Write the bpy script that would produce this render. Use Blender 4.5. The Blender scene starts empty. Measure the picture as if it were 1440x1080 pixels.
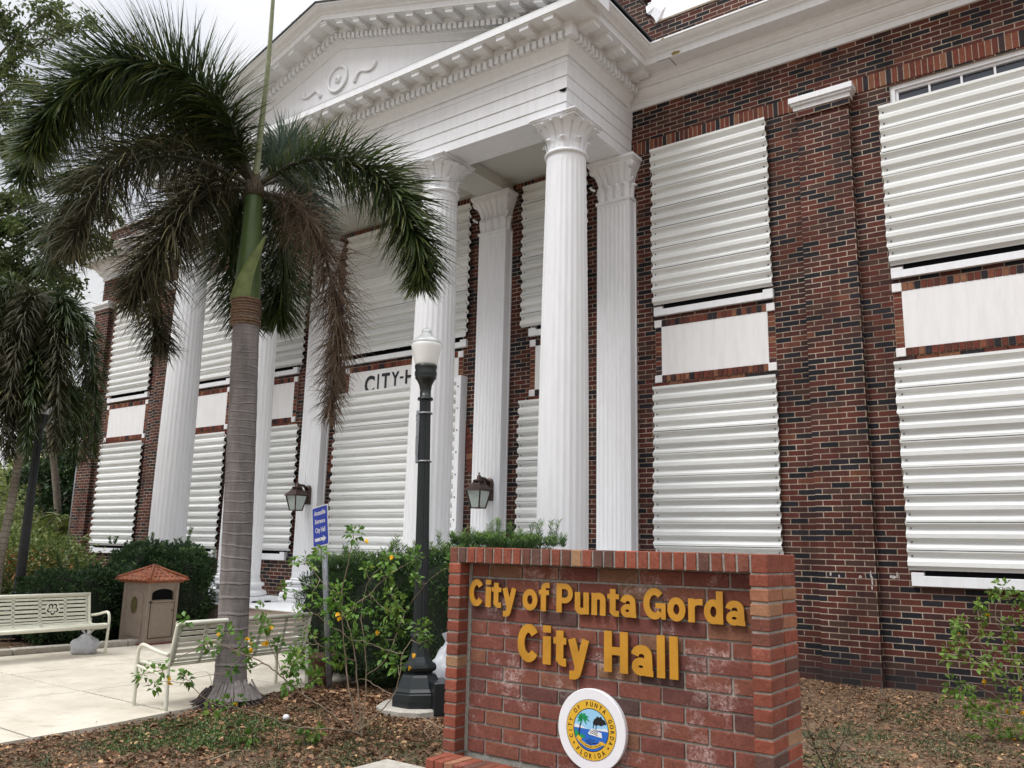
import bpy, math, random
import numpy as np
from mathutils import Vector, Matrix
SC = bpy.context.scene
COL = SC.collection
PI = math.pi
R = math.radians
rng = random.Random(7)
nprng = np.random.RandomState(11)

# ------------------------------------------------------------------ materials
class NT:
    def __init__(s, name, world=False):
        if world:
            s.m = bpy.data.worlds.new(name)
        else:
            s.m = bpy.data.materials.new(name)
        s.m.use_nodes = True
        s.t = s.m.node_tree
        s.t.nodes.clear()
    def n(s, typ, **kw):
        nd = s.t.nodes.new(typ)
        ins = kw.pop('ins', {})
        for k, v in kw.items():
            setattr(nd, k, v)
        for k, v in ins.items():
            if hasattr(v, 'is_linked') or isinstance(v, bpy.types.NodeSocket):
                s.t.links.new(v, nd.inputs[k])
            else:
                nd.inputs[k].default_value = v
        return nd
    def link(s, a, b):
        s.t.links.new(a, b)
    def math(s, op, a, b=None, c=None, clamp=False):
        nd = s.t.nodes.new('ShaderNodeMath'); nd.operation = op; nd.use_clamp = clamp
        for i, v in enumerate((a, b, c)):
            if v is None: continue
            if isinstance(v, bpy.types.NodeSocket): s.t.links.new(v, nd.inputs[i])
            else: nd.inputs[i].default_value = v
        return nd.outputs[0]
    def mix(s, fac, a, b, blend='MIX'):
        nd = s.t.nodes.new('ShaderNodeMix'); nd.data_type = 'RGBA'; nd.blend_type = blend
        for i, v in ((0, fac), (6, a), (7, b)):
            if isinstance(v, bpy.types.NodeSocket): s.t.links.new(v, nd.inputs[i])
            else: nd.inputs[i].default_value = v if i == 0 else (v[0], v[1], v[2], 1)
        return nd.outputs[2]
    def ramp(s, fac, stops, interp='LINEAR'):
        nd = s.t.nodes.new('ShaderNodeValToRGB'); nd.color_ramp.interpolation = interp
        el = nd.color_ramp.elements
        while len(el) < len(stops): el.new(0.5)
        for e, (p, c) in zip(el, stops):
            e.position = p
            e.color = (c[0], c[1], c[2], 1) if not isinstance(c, (int, float)) else (c, c, c, 1)
        s.t.links.new(fac, nd.inputs[0])
        return nd.outputs[0]
    def noise(s, scale, detail=4, rough=0.55, vec=None, dist=0.0):
        nd = s.n('ShaderNodeTexNoise'); nd.inputs['Scale'].default_value = scale
        nd.inputs['Detail'].default_value = detail; nd.inputs['Roughness'].default_value = rough
        nd.inputs['Distortion'].default_value = dist
        if vec is not None: s.t.links.new(vec, nd.inputs['Vector'])
        return nd.outputs[0]
    def pos(s):
        return s.n('ShaderNodeNewGeometry').outputs['Position']
    def out(s, col, rough=0.6, bump=None, bstr=0.3, bdist=0.01, metal=0.0, spec=0.5, trans=None, sub=None):
        b = s.n('ShaderNodeBsdfPrincipled')
        for k, v in (('Base Color', col), ('Roughness', rough), ('Metallic', metal), ('Specular IOR Level', spec)):
            if isinstance(v, bpy.types.NodeSocket): s.t.links.new(v, b.inputs[k])
            else: b.inputs[k].default_value = (v[0], v[1], v[2], 1) if k == 'Base Color' else v
        if bump is not None:
            bp = s.n('ShaderNodeBump'); bp.inputs['Strength'].default_value = bstr; bp.inputs['Distance'].default_value = bdist
            s.t.links.new(bump, bp.inputs['Height']); s.t.links.new(bp.outputs[0], b.inputs['Normal'])
        o = s.n('ShaderNodeOutputMaterial')
        if trans is not None:
            tr = s.n('ShaderNodeBsdfTranslucent')
            if isinstance(col, bpy.types.NodeSocket): s.t.links.new(col, tr.inputs[0])
            else: tr.inputs[0].default_value = (col[0], col[1], col[2], 1)
            mx = s.n('ShaderNodeMixShader'); mx.inputs[0].default_value = trans
            s.t.links.new(b.outputs[0], mx.inputs[1]); s.t.links.new(tr.outputs[0], mx.inputs[2])
            s.t.links.new(mx.outputs[0], o.inputs[0])
        else:
            s.t.links.new(b.outputs[0], o.inputs[0])
        s.bsdf = b
        return s.m

def simple(name, col, rough=0.5, metal=0.0, nscale=8, namt=0.12, bump=0.0, spec=0.5, trans=None):
    t = NT(name)
    n = t.noise(nscale, 5, 0.6, t.pos())
    f = t.ramp(n, [(0.3, 1 - namt), (0.7, 1 + namt * 0.6)])
    c = t.mix(1.0, col, f, 'MULTIPLY')
    return t.out(c, rough, n if bump else None, bump, 0.004, metal, spec, trans)

M = {}
REDS = [(0.0, (0.012, 0.012, 0.016)), (0.15, (0.020, 0.018, 0.023)), (0.24, (0.048, 0.020, 0.018)), (0.36, (0.074, 0.022, 0.017)),
        (0.50, (0.094, 0.025, 0.018)), (0.64, (0.080, 0.027, 0.021)), (0.76, (0.102, 0.029, 0.020)), (0.88, (0.068, 0.034, 0.026)), (0.98, (0.14, 0.048, 0.028))]

def brick_wall_mat(name):
    t = NT(name)
    p = t.pos()
    sp = t.n('ShaderNodeSeparateXYZ', ins={0: p})
    u = t.math('ADD', sp.outputs[0], sp.outputs[1])
    wob = t.math('MULTIPLY', t.math('SUBTRACT', t.noise(18, 3, 0.6, p), 0.5), 0.010)
    uu = t.math('ADD', t.math('ADD', u, 100 * 0.2133), wob)
    zz = t.math('ADD', t.math('ADD', sp.outputs[2], 100 * 0.0677), t.math('MULTIPLY', wob, 0.6))
    v = t.n('ShaderNodeCombineXYZ', ins={0: uu, 1: zz})
    br = t.n('ShaderNodeTexBrick', offset=0.5, offset_frequency=2)
    t.link(v.outputs[0], br.inputs['Vector'])
    br.inputs['Color1'].default_value = (0, 0, 0, 1); br.inputs['Color2'].default_value = (1, 1, 1, 1)
    br.inputs['Mortar'].default_value = (0.5, 0.5, 0.5, 1)
    br.inputs['Scale'].default_value = 1.0; br.inputs['Mortar Size'].default_value = 0.0056
    br.inputs['Mortar Smooth'].default_value = 0.12; br.inputs['Bias'].default_value = 0.0
    br.inputs['Brick Width'].default_value = 0.2133; br.inputs['Row Height'].default_value = 0.0677
    tint = t.ramp(br.outputs['Color'], REDS, 'CONSTANT')
    fine = t.noise(90, 4, 0.7, p)
    tint = t.mix(1.0, tint, t.ramp(fine, [(0.25, 0.72), (0.75, 1.3)]), 'MULTIPLY')
    big = t.noise(0.8, 3, 0.6, p)
    tint = t.mix(1.0, tint, t.ramp(big, [(0.3, 0.62), (0.7, 1.12)]), 'MULTIPLY')
    mps = t.n('ShaderNodeMapping', ins={0: p}); mps.inputs['Scale'].default_value = (2.6, 2.6, 0.28)
    streak = t.ramp(t.noise(1.6, 6, 0.7, mps.outputs[0]), [(0.36, 0.70), (0.56, 1.06)])
    tint = t.mix(1.0, tint, streak, 'MULTIPLY')
    mort = t.mix(t.ramp(t.noise(1.6, 4, 0.6, p), [(0.35, 0), (0.65, 1)]), (0.20, 0.135, 0.095), (0.50, 0.41, 0.32))
    mort = t.mix(1.0, mort, t.ramp(t.noise(45, 3, 0.7, p), [(0.3, 0.6), (0.7, 1.15)]), 'MULTIPLY')
    mort = t.mix(1.0, mort, streak, 'MULTIPLY')
    # darker band near the ground
    low = t.math('ADD', sp.outputs[2], t.math('MULTIPLY', t.noise(2.5, 4, 0.6, p), 0.5))
    mort = t.mix(t.ramp(low, [(0.36, 0.85), (0.62, 0.0)]), mort, (0.035, 0.032, 0.032))
    tint = t.mix(t.ramp(low, [(0.34, 0.5), (0.60, 0.0)]), tint, (0.030, 0.024, 0.024))
    # pale efflorescence specks
    ef = t.math('MULTIPLY', t.ramp(t.noise(9, 6, 0.75, p), [(0.68, 0), (0.76, 0.55)]), t.ramp(t.noise(1.1, 2, 0.5, p), [(0.52, 0), (0.62, 1)]))
    tint = t.mix(ef, tint, (0.30, 0.24, 0.22))
    col = t.mix(br.outputs['Fac'], tint, mort)
    h = t.math('ADD', t.math('MULTIPLY', t.math('SUBTRACT', 1.0, br.outputs['Fac']), 1.0), t.math('MULTIPLY', fine, 0.25))
    return t.out(col, 0.82, h, 0.7, 0.006, spec=0.25)
M['brick'] = brick_wall_mat('weathered_red_brick')

def brick_piece_mat(name, stops, eff=0.0, rough=0.85, sc=60):
    t = NT(name)
    p = t.pos()
    a = t.n('ShaderNodeAttribute', attribute_name='tint')
    tint = t.ramp(a.outputs['Fac'], stops, 'LINEAR')
    fine = t.noise(sc, 5, 0.75, p)
    tint = t.mix(1.0, tint, t.ramp(fine, [(0.25, 0.66), (0.5, 1.0), (0.75, 1.28)]), 'MULTIPLY')
    med = t.noise(13, 3, 0.6, p)
    tint = t.mix(1.0, tint, t.ramp(med, [(0.3, 0.84), (0.7, 1.16)]), 'MULTIPLY')
    if eff:
        e = t.math('MULTIPLY', t.ramp(t.noise(5, 4, 0.65, p), [(0.54, 0), (0.70, 1)]), t.ramp(t.noise(60, 5, 0.8, p), [(0.42, 0), (0.58, eff)]))
        tint = t.mix(e, tint, (0.56, 0.43, 0.40))
    pits = t.ramp(t.noise(150, 2, 0.5, p), [(0.66, 0), (0.72, 0.6)])
    tint = t.mix(pits, tint, (0.03, 0.02, 0.018))
    h = t.math('SUBTRACT', fine, t.math('MULTIPLY', pits, 0.6))
    return t.out(tint, rough, h, 0.6, 0.006, spec=0.2)
M['brickpiece'] = brick_piece_mat('facade_brick_piece', [(0.0, (0.022, 0.02, 0.024)), (0.12, (0.035, 0.028, 0.032)), (0.2, (0.10, 0.035, 0.026)), (0.6, (0.15, 0.042, 0.028)), (0.85, (0.19, 0.07, 0.04)), (1.0, (0.24, 0.12, 0.07))])
M['signface'] = brick_piece_mat('sign_face_brick', [(0.0, (0.085, 0.050, 0.045)), (0.2, (0.145, 0.052, 0.042)), (0.5, (0.185, 0.064, 0.047)), (0.75, (0.205, 0.076, 0.050)), (1.0, (0.19, 0.10, 0.060))], eff=0.8)
M['signpier'] = brick_piece_mat('sign_pier_brick', [(0.0, (0.115, 0.062, 0.048)), (0.25, (0.165, 0.060, 0.040)), (0.5, (0.235, 0.068, 0.042)), (0.8, (0.29, 0.084, 0.050)), (1.0, (0.33, 0.19, 0.105))], eff=0.12)
t = NT('cement_mortar'); p = t.pos()
M['mortar'] = t.out(t.mix(t.ramp(t.noise(40, 5, 0.7, p), [(0.3, 0), (0.7, 1)]), (0.20, 0.19, 0.165), (0.40, 0.375, 0.33)), 0.95, t.noise(120, 3, 0.6, p), 0.6, 0.004, spec=0.1)
t = NT('pale_mortar'); p = t.pos()
M['mortarpale'] = t.out(t.mix(t.ramp(t.noise(30, 5, 0.7, p), [(0.3, 0), (0.7, 1)]), (0.24, 0.19, 0.14), (0.46, 0.38, 0.29)), 0.95, spec=0.1)

def paint(name, col, dirt=(0.42, 0.39, 0.34), amt=0.25, rough=0.5):
    t = NT(name); p = t.pos()
    mp = t.n('ShaderNodeMapping', ins={0: p}); mp.inputs['Scale'].default_value = (6, 6, 0.8)
    st = t.noise(2.0, 5, 0.7, mp.outputs[0])
    sp = t.noise(26, 6, 0.75, p)
    f = t.math('MULTIPLY', t.ramp(st, [(0.42, 0), (0.78, 1)]), amt)
    c = t.mix(f, col, dirt)
    c = t.mix(t.ramp(sp, [(0.70, 0), (0.80, amt * 1.2)]), c, dirt)
    return t.out(c, rough, sp, 0.12, 0.003, spec=0.4)
M['white'] = paint('white_painted_wood', (0.80, 0.805, 0.82), dirt=(0.48, 0.47, 0.45), amt=0.26)
M['whitecorn'] = paint('white_painted_cornice', (0.79, 0.80, 0.81), dirt=(0.44, 0.44, 0.43), amt=0.20)
M['stucco'] = paint('white_stucco_panel', (0.80, 0.79, 0.785), amt=0.24, rough=0.8)
M['ceil'] = paint('painted_porch_ceiling', (0.54, 0.535, 0.49), amt=0.2)
def shutter_mat():
    t = NT('white_corrugated_metal'); p = t.pos()
    mp = t.n('ShaderNodeMapping', ins={0: p}); mp.inputs['Scale'].default_value = (0.7, 1, 9)
    st = t.noise(2.2, 4, 0.6, mp.outputs[0])
    c = t.mix(t.ramp(st, [(0.35, 0), (0.75, 0.5)]), (0.80, 0.81, 0.79), (0.60, 0.60, 0.565))
    oi = t.n('ShaderNodeAttribute', attribute_name='tint')
    c = t.mix(1.0, c, t.ramp(oi.outputs['Fac'], [(0, 0.84), (1, 1.03)]), 'MULTIPLY')
    sp = t.noise(38, 5, 0.8, p)
    c = t.mix(t.ramp(sp, [(0.73, 0), (0.80, 0.5)]), c, (0.22, 0.19, 0.15))
    rust = t.ramp(t.noise(3.1, 6, 0.7, p), [(0.70, 0), (0.80, 0.35)])
    c = t.mix(rust, c, (0.50, 0.44, 0.36))
    return t.out(c, 0.36, t.noise(7, 3, 0.5, p), 0.25, 0.02, spec=0.5)
M['shutter'] = shutter_mat()
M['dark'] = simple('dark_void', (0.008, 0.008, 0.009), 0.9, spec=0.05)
M['black'] = simple('black_painted_iron', (0.012, 0.016, 0.017), 0.35, nscale=20, namt=0.3, bump=0.1)
M['blackbox'] = simple('black_plastic', (0.010, 0.012, 0.015), 0.4)
M['screw'] = simple('steel_screw', (0.06, 0.055, 0.05), 0.5, 0.4)
M['letterdark'] = simple('dark_bronze_letter', (0.012, 0.013, 0.02), 0.5)
M['gold'] = simple('ochre_painted_letter', (0.50, 0.235, 0.018), 0.33, nscale=9, namt=0.16)
M['goldside'] = simple('ochre_letter_edge', (0.22, 0.105, 0.015), 0.5)
M['galv'] = simple('galvanized_steel', (0.30, 0.32, 0.34), 0.45, 0.6, nscale=25, namt=0.3)
M['glass'] = simple('dark_window_glass', (0.035, 0.045, 0.065), 0.08, spec=0.8)
M['slate'] = simple('dark_roofing', (0.045, 0.048, 0.05), 0.8, nscale=30, namt=0.3)
M['bench'] = simple('cream_powder_coated_metal', (0.62, 0.61, 0.50), 0.4, nscale=10, namt=0.1)
M['tan'] = simple('tan_plastic_bin', (0.26, 0.205, 0.16), 0.6, nscale=12, namt=0.12, bump=0.1)
M['tanwall'] = simple('tan_stucco', (0.46, 0.36, 0.31), 0.85, nscale=14, namt=0.12, bump=0.2)
M['clay'] = simple('terracotta_tile', (0.31, 0.092, 0.034), 0.6, nscale=22, namt=0.55, bump=0.2)
M['pot'] = simple('brown_pot', (0.13, 0.055, 0.04), 0.6)
M['bag'] = simple('white_plastic_bag', (0.60, 0.61, 0.64), 0.35, nscale=14, namt=0.2, trans=0.15)
M['bronze'] = simple('aged_bronze', (0.060, 0.032, 0.024), 0.42, 0.35, nscale=30, namt=0.5, bump=0.2)
M['frost'] = simple('frosted_glass', (0.50, 0.56, 0.52), 0.25)
M['blue'] = simple('blue_sign_face', (0.010, 0.045, 0.42), 0.35, namt=0.03)
M['signwhite'] = simple('white_sign_paint', (0.80, 0.80, 0.82), 0.4, namt=0.03)
M['emblem'] = simple('olive_emblem', (0.10, 0.085, 0.03), 0.4, nscale=60, namt=0.6)
M['redwood'] = simple('red_painted_base', (0.17, 0.045, 0.04), 0.6)
M['stone'] = simple('pale_concrete', (0.40, 0.37, 0.32), 0.9, nscale=20, namt=0.25, bump=0.4)
t = NT('globe_glass'); p = t.pos()
m = t.out((0.86, 0.87, 0.85), 0.22, spec=0.6)
t.bsdf.inputs['Subsurface Weight'].default_value = 0.5; t.bsdf.inputs['Subsurface Radius'].default_value = (0.08, 0.08, 0.07)
M['globe'] = m
t = NT('clear_lamp_cap')
m = t.out((0.86, 0.88, 0.88), 0.10, spec=0.8); t.bsdf.inputs['Transmission Weight'].default_value = 0.55
M['capglass'] = m

def concrete_slab():
    t = NT('weathered_concrete_path'); p = t.pos()
    c = t.mix(t.ramp(t.noise(1.7, 6, 0.65, p), [(0.32, 0), (0.68, 1)]), (0.47, 0.42, 0.34), (0.63, 0.58, 0.49))
    c = t.mix(t.ramp(t.noise(5, 6, 0.7, p, 0.6), [(0.56, 0), (0.74, 0.6)]), c, (0.22, 0.18, 0.14))
    c = t.mix(1.0, c, t.ramp(t.noise(160, 3, 0.7, p), [(0.3, 0.84), (0.7, 1.12)]), 'MULTIPLY')
    return t.out(c, 0.9, t.noise(180, 4, 0.7, p), 0.35, 0.003, spec=0.15)
M['path'] = concrete_slab()
def soil_mat():
    t = NT('mulch_and_soil'); p = t.pos()
    vo = t.n('ShaderNodeTexVoronoi', ins={'Vector': p, 'Scale': 42.0, 'Randomness': 1.0})
    chips = t.ramp(vo.outputs['Color'], [(0.0, (0.060, 0.038, 0.024)), (0.35, (0.13, 0.085, 0.055)), (0.62, (0.20, 0.125, 0.075)), (0.82, (0.27, 0.19, 0.12)), (1.0, (0.38, 0.29, 0.20))])
    n1 = t.noise(1.1, 5, 0.6, p); n2 = t.noise(3.0, 5, 0.65, p)
    c = t.mix(t.ramp(n1, [(0.46, 0), (0.68, 0.55)]), chips, t.mix(t.noise(50, 4, 0.7, p), (0.14, 0.115, 0.085), (0.22, 0.18, 0.135)))
    c = t.mix(t.ramp(n2, [(0.56, 0), (0.70, 0.65)]), c, (0.070, 0.095, 0.035))
    c = t.mix(1.0, c, t.ramp(t.noise(120, 4, 0.8, p), [(0.25, 0.5), (0.75, 1.35)]), 'MULTIPLY')
    h = t.math('ADD', t.noise(60, 5, 0.8, p), vo.outputs['Distance'])
    return t.out(c, 0.95, h, 0.9, 0.02, spec=0.1)
M['soil'] = soil_mat()
def leaf_mat(name, c1, c2, c3=None, rough=0.45, trans=0.25, sc=3.0):
    t = NT(name); p = t.pos()
    a = t.n('ShaderNodeAttribute', attribute_name='tint')
    st = [(0.0, c1), (0.75, c2)] + ([(1.0, c3)] if c3 else [])
    c = t.ramp(a.outputs['Fac'], st)
    c = t.mix(1.0, c, t.ramp(t.noise(sc, 3, 0.6, p), [(0.3, 0.7), (0.7, 1.3)]), 'MULTIPLY')
    return t.out(c, rough, spec=0.35, trans=trans)
M['frond'] = leaf_mat('foxtail_frond_green', (0.020, 0.036, 0.012), (0.060, 0.092, 0.024), (0.16, 0.17, 0.045), trans=0.2)
M['frondgrey'] = leaf_mat('foxtail_frond_blue_green', (0.035, 0.060, 0.045), (0.085, 0.125, 0.085), (0.16, 0.18, 0.10), trans=0.2)
M['frondold'] = leaf_mat('foxtail_frond_aging', (0.030, 0.032, 0.014), (0.075, 0.066, 0.032), (0.19, 0.165, 0.07), trans=0.2, rough=0.7)
M['fronddead'] = leaf_mat('dead_frond', (0.095, 0.064, 0.044), (0.21, 0.150, 0.100), (0.33, 0.25, 0.17), trans=0.08, rough=0.8)
M['frondbg'] = leaf_mat('yellow_green_frond', (0.06, 0.09, 0.02), (0.20, 0.24, 0.06), (0.36, 0.32, 0.12))
M['hedge'] = leaf_mat('podocarpus_leaf', (0.018, 0.045, 0.014), (0.055, 0.115, 0.030), (0.22, 0.36, 0.08))
M['hedge2'] = leaf_mat('rounded_hedge_leaf', (0.020, 0.046, 0.016), (0.060, 0.115, 0.040), (0.15, 0.24, 0.08))
M['hib'] = leaf_mat('hibiscus_leaf', (0.05, 0.12, 0.02), (0.13, 0.25, 0.04), (0.28, 0.36, 0.07), trans=0.35)
M['tree'] = leaf_mat('broadleaf_tree_leaf', (0.045, 0.070, 0.022), (0.13, 0.17, 0.055), (0.27, 0.29, 0.10), trans=0.35)
M['bgleaf'] = leaf_mat('pale_garden_leaf', (0.05, 0.09, 0.02), (0.20, 0.25, 0.07), (0.40, 0.38, 0.17), trans=0.3)
M['croton'] = leaf_mat('croton_leaf', (0.03, 0.06, 0.015), (0.14, 0.16, 0.04), (0.45, 0.17, 0.06), trans=0.2)
M['petal'] = leaf_mat('yellow_petal', (0.75, 0.42, 0.02), (0.85, 0.55, 0.03), (0.80, 0.36, 0.10), trans=0.4)
M['litter'] = leaf_mat('dry_leaf_litter', (0.075, 0.042, 0.024), (0.28, 0.155, 0.085), (0.50, 0.32, 0.17), rough=0.8, trans=0.05, sc=1.5)
M['grass'] = leaf_mat('short_grass', (0.04, 0.058, 0.022), (0.085, 0.115, 0.045), (0.16, 0.17, 0.08), trans=0.2)
M['bark'] = simple('grey_bark', (0.17, 0.14, 0.115), 0.9, nscale=30, namt=0.4, bump=0.5)
M['stem'] = simple('pale_stem', (0.27, 0.21, 0.145), 0.8, nscale=30, namt=0.3, bump=0.3)
M['stemdark'] = simple('dark_twig', (0.055, 0.042, 0.032), 0.9, nscale=30, namt=0.3)
def trunk_mat(name, c1, c2, ring, pitch=0.13):
    t = NT(name); p = t.pos()
    sp = t.n('ShaderNodeSeparateXYZ', ins={0: p})
    z = t.math('ADD', sp.outputs[2], t.math('MULTIPLY', t.noise(3, 4, 0.6, p), 0.09))
    # ring spacing shrinks with height
    zz = t.math('ADD', t.math('MULTIPLY', z, 1 / pitch), t.math('MULTIPLY', t.math('MULTIPLY', z, z), 1.5))
    fr = t.math('FRACT', zz)
    scar = t.ramp(fr, [(0.0, 1), (0.07, 0.85), (0.16, 0.0), (0.93, 0.0), (1.0, 1)])
    mp = t.n('ShaderNodeMapping', ins={0: p}); mp.inputs['Scale'].default_value = (1, 1, 0.25)
    n = t.noise(9, 6, 0.7, mp.outputs[0])
    mp2 = t.n('ShaderNodeMapping', ins={0: p}); mp2.inputs['Scale'].default_value = (1, 1, 14)
    n2 = t.noise(6, 4, 0.6, mp2.outputs[0])
    c = t.mix(t.ramp(n, [(0.34, 0), (0.66, 1)]), c1, c2)
    c = t.mix(1.0, c, t.ramp(n2, [(0.3, 0.84), (0.7, 1.12)]), 'MULTIPLY')
    c = t.mix(t.math('MULTIPLY', scar, 0.34), c, ring)
    h = t.math('ADD', t.math('MULTIPLY', scar, 1.0), t.math('MULTIPLY', n2, 0.35))
    return t.out(c, 0.85, h, 0.8, 0.012, spec=0.2)
M['palmtrunk'] = trunk_mat('ringed_grey_palm_trunk', (0.135, 0.120, 0.114), (0.235, 0.210, 0.200), (0.31, 0.285, 0.27), 0.20)
M['palmtrunk2'] = trunk_mat('ringed_thin_palm_trunk', (0.16, 0.14, 0.11), (0.30, 0.27, 0.22), (0.10, 0.085, 0.07), 0.12)
t = NT('green_crownshaft'); p = t.pos()
mp = t.n('ShaderNodeMapping', ins={0: p}); mp.inputs['Scale'].default_value = (14, 14, 0.7)
c = t.mix(t.ramp(t.noise(2, 4, 0.6, mp.outputs[0]), [(0.35, 0), (0.7, 1)]), (0.045, 0.080, 0.020), (0.080, 0.120, 0.038))
c = t.mix(t.ramp(t.noise(6, 5, 0.7, p), [(0.6, 0), (0.75, 0.4)]), c, (0.17, 0.21, 0.14))
M['shaft'] = t.out(c, 0.42, spec=0.4)
M['boot'] = simple('pale_olive_leaf_boot', (0.13, 0.165, 0.05), 0.5, nscale=9, namt=0.3)
M['fibre'] = simple('brown_leaf_scar', (0.17, 0.105, 0.065), 0.9, nscale=40, namt=0.5, bump=0.5)
M['rachis'] = simple('green_brown_rachis', (0.050, 0.046, 0.024), 0.6, nscale=20, namt=0.3)
M['spear'] = simple('pale_green_spear', (0.27, 0.30, 0.17), 0.5, nscale=20, namt=0.3)

M['fleck'] = simple('old_white_paint_flecks', (0.5, 0.45, 0.42), 0.9, nscale=90, namt=0.8)

M['hib3'] = leaf_mat('pale_hibiscus_leaf', (0.08, 0.16, 0.025), (0.19, 0.31, 0.05), (0.36, 0.42, 0.09), trans=0.35)
M['knob'] = simple('dark_leaf_base_fibre', (0.085, 0.065, 0.040), 0.9, nscale=40, namt=0.6, bump=0.5)
M['hib2'] = leaf_mat('creeping_weed_leaf', (0.035, 0.07, 0.02), (0.10, 0.16, 0.045), (0.2, 0.24, 0.08), trans=0.2)

# ------------------------------------------------------------------ geometry helpers
def world_org(o):
    v = Vector((0, 0, 0))
    while o is not None:
        v = v + o.location
        o = o.parent
    return v

class MB:
    def __init__(s):
        s.v = []; s.f = []; s.mi = []; s.t = []; s.sm = []
    def quad(s, a, b, c, d, mi=0, t=0.5):
        n = len(s.v); s.v += [a, b, c, d]; s.f.append((n, n + 1, n + 2, n + 3)); s.mi.append(mi); s.t.append(t); s.sm.append(False)
    def poly(s, pts, mi=0, t=0.5):
        n = len(s.v); s.v += list(pts); s.f.append(tuple(range(n, n + len(pts)))); s.mi.append(mi); s.t.append(t); s.sm.append(False)
    def box(s, x0, x1, y0, y1, z0, z1, mi=0, t=0.5, M_=None, ch=0.0, jit=0.0):
        """box; ch chamfers the edges with a small bevel"""
        if ch <= 0:
            P = [(x0, y0, z0), (x1, y0, z0), (x1, y1, z0), (x0, y1, z0), (x0, y0, z1), (x1, y0, z1), (x1, y1, z1), (x0, y1, z1)]
            F = [(0, 3, 2, 1), (4, 5, 6, 7), (0, 1, 5, 4), (1, 2, 6, 5), (2, 3, 7, 6), (3, 0, 4, 7)]
        else:
            X = ((x0, x0 + ch), (x1, x1 - ch)); Y = ((y0, y0 + ch), (y1, y1 - ch)); Z = ((z0, z0 + ch), (z1, z1 - ch))
            P = []; idx = {}
            for i in (0, 1):
                for j in (0, 1):
                    for k in (0, 1):
                        for ax in (0, 1, 2):
                            q = [X[i][1], Y[j][1], Z[k][1]]
                            q[ax] = (X[i][0], Y[j][0], Z[k][0])[ax]
                            idx[(i, j, k, ax)] = len(P); P.append(tuple(q))
            F = []
            g = lambda i, j, k, a: idx[(i, j, k, a)]
            F += [(g(0,0,0,0), g(0,0,1,0), g(0,1,1,0), g(0,1,0,0)), (g(1,0,0,0), g(1,1,0,0), g(1,1,1,0), g(1,0,1,0)),
                  (g(0,0,0,1), g(1,0,0,1), g(1,0,1,1), g(0,0,1,1)), (g(0,1,0,1), g(0,1,1,1), g(1,1,1,1), g(1,1,0,1)),
                  (g(0,0,0,2), g(0,1,0,2), g(1,1,0,2), g(1,0,0,2)), (g(0,0,1,2), g(1,0,1,2), g(1,1,1,2), g(0,1,1,2))]
            for i in (0, 1):
                for j in (0, 1):
                    for k in (0, 1):
                        F.append((g(i,j,k,0), g(i,j,k,1), g(i,j,k,2)))
            for a, b in ((0, 1), (0, 2), (1, 2)):
                c = 3 - a - b
                for p in (0, 1):
                    for q in (0, 1):
                        k0 = [0, 0, 0]; k0[a] = p; k0[b] = q; k1 = list(k0); k1[c] = 1
                        F.append((g(*k0, a), g(*k1, a), g(*k1, b), g(*k0, b)))
        if jit:
            P = [tuple(c + rng.uniform(-jit, jit) for c in q) for q in P]
        if M_ is not None:
            P = [tuple(M_ @ Vector(q)) for q in P]
        n = len(s.v); s.v += P
        for f in F:
            s.f.append(tuple(n + i for i in f)); s.mi.append(mi); s.t.append(t); s.sm.append(False)
    def rings(s, rs, mi=0, t=0.5, closed=True, cap=True, smooth=True):
        """rs: list of rings (lists of points)"""
        n0 = len(s.v); k = len(rs[0])
        for r in rs: s.v += [tuple(p) for p in r]
        for i in range(len(rs) - 1):
            for j in range(k if closed else k - 1):
                a = n0 + i * k + j; b = n0 + i * k + (j + 1) % k
                s.f.append((a, b, b + k, a + k)); s.mi.append(mi); s.t.append(t); s.sm.append(smooth)
        if cap and closed:
            s.f.append(tuple(n0 + j for j in range(k))[::-1]); s.mi.append(mi); s.t.append(t); s.sm.append(False)
            s.f.append(tuple(n0 + (len(rs) - 1) * k + j for j in range(k))); s.mi.append(mi); s.t.append(t); s.sm.append(False)
    def lathe(s, cx, cy, prof, seg=24, mi=0, smooth=True, rot=0.0, cap=True, sq=False):
        rs = []
        for r, z in prof:
            rs.append([(cx + r * math.cos(rot + 2 * PI * j / seg), cy + r * math.sin(rot + 2 * PI * j / seg), z) for j in range(seg)])
        s.rings(rs, mi, smooth=smooth, cap=cap)
    def tube(s, pts, r, seg=8, mi=0, t=0.5, cap=True):
        pts = [Vector(p) for p in pts]
        if not isinstance(r, (list, tuple)): r = [r] * len(pts)
        rs = []; up = None
        for i, p in enumerate(pts):
            d = (pts[min(i + 1, len(pts) - 1)] - pts[max(i - 1, 0)])
            if d.length < 1e-9: d = Vector((0, 0, 1))
            d.normalize()
            if up is None:
                up = Vector((0, 0, 1)) if abs(d.z) < 0.9 else Vector((1, 0, 0))
            a = d.cross(up)
            if a.length < 1e-6: a = d.orthogonal()
            a.normalize(); b = a.cross(d).normalized(); up = b
            rs.append([p + (a * math.cos(2 * PI * j / seg) + b * math.sin(2 * PI * j / seg)) * r[i] for j in range(seg)])
        s.rings(rs, mi, t, cap=cap)
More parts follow.
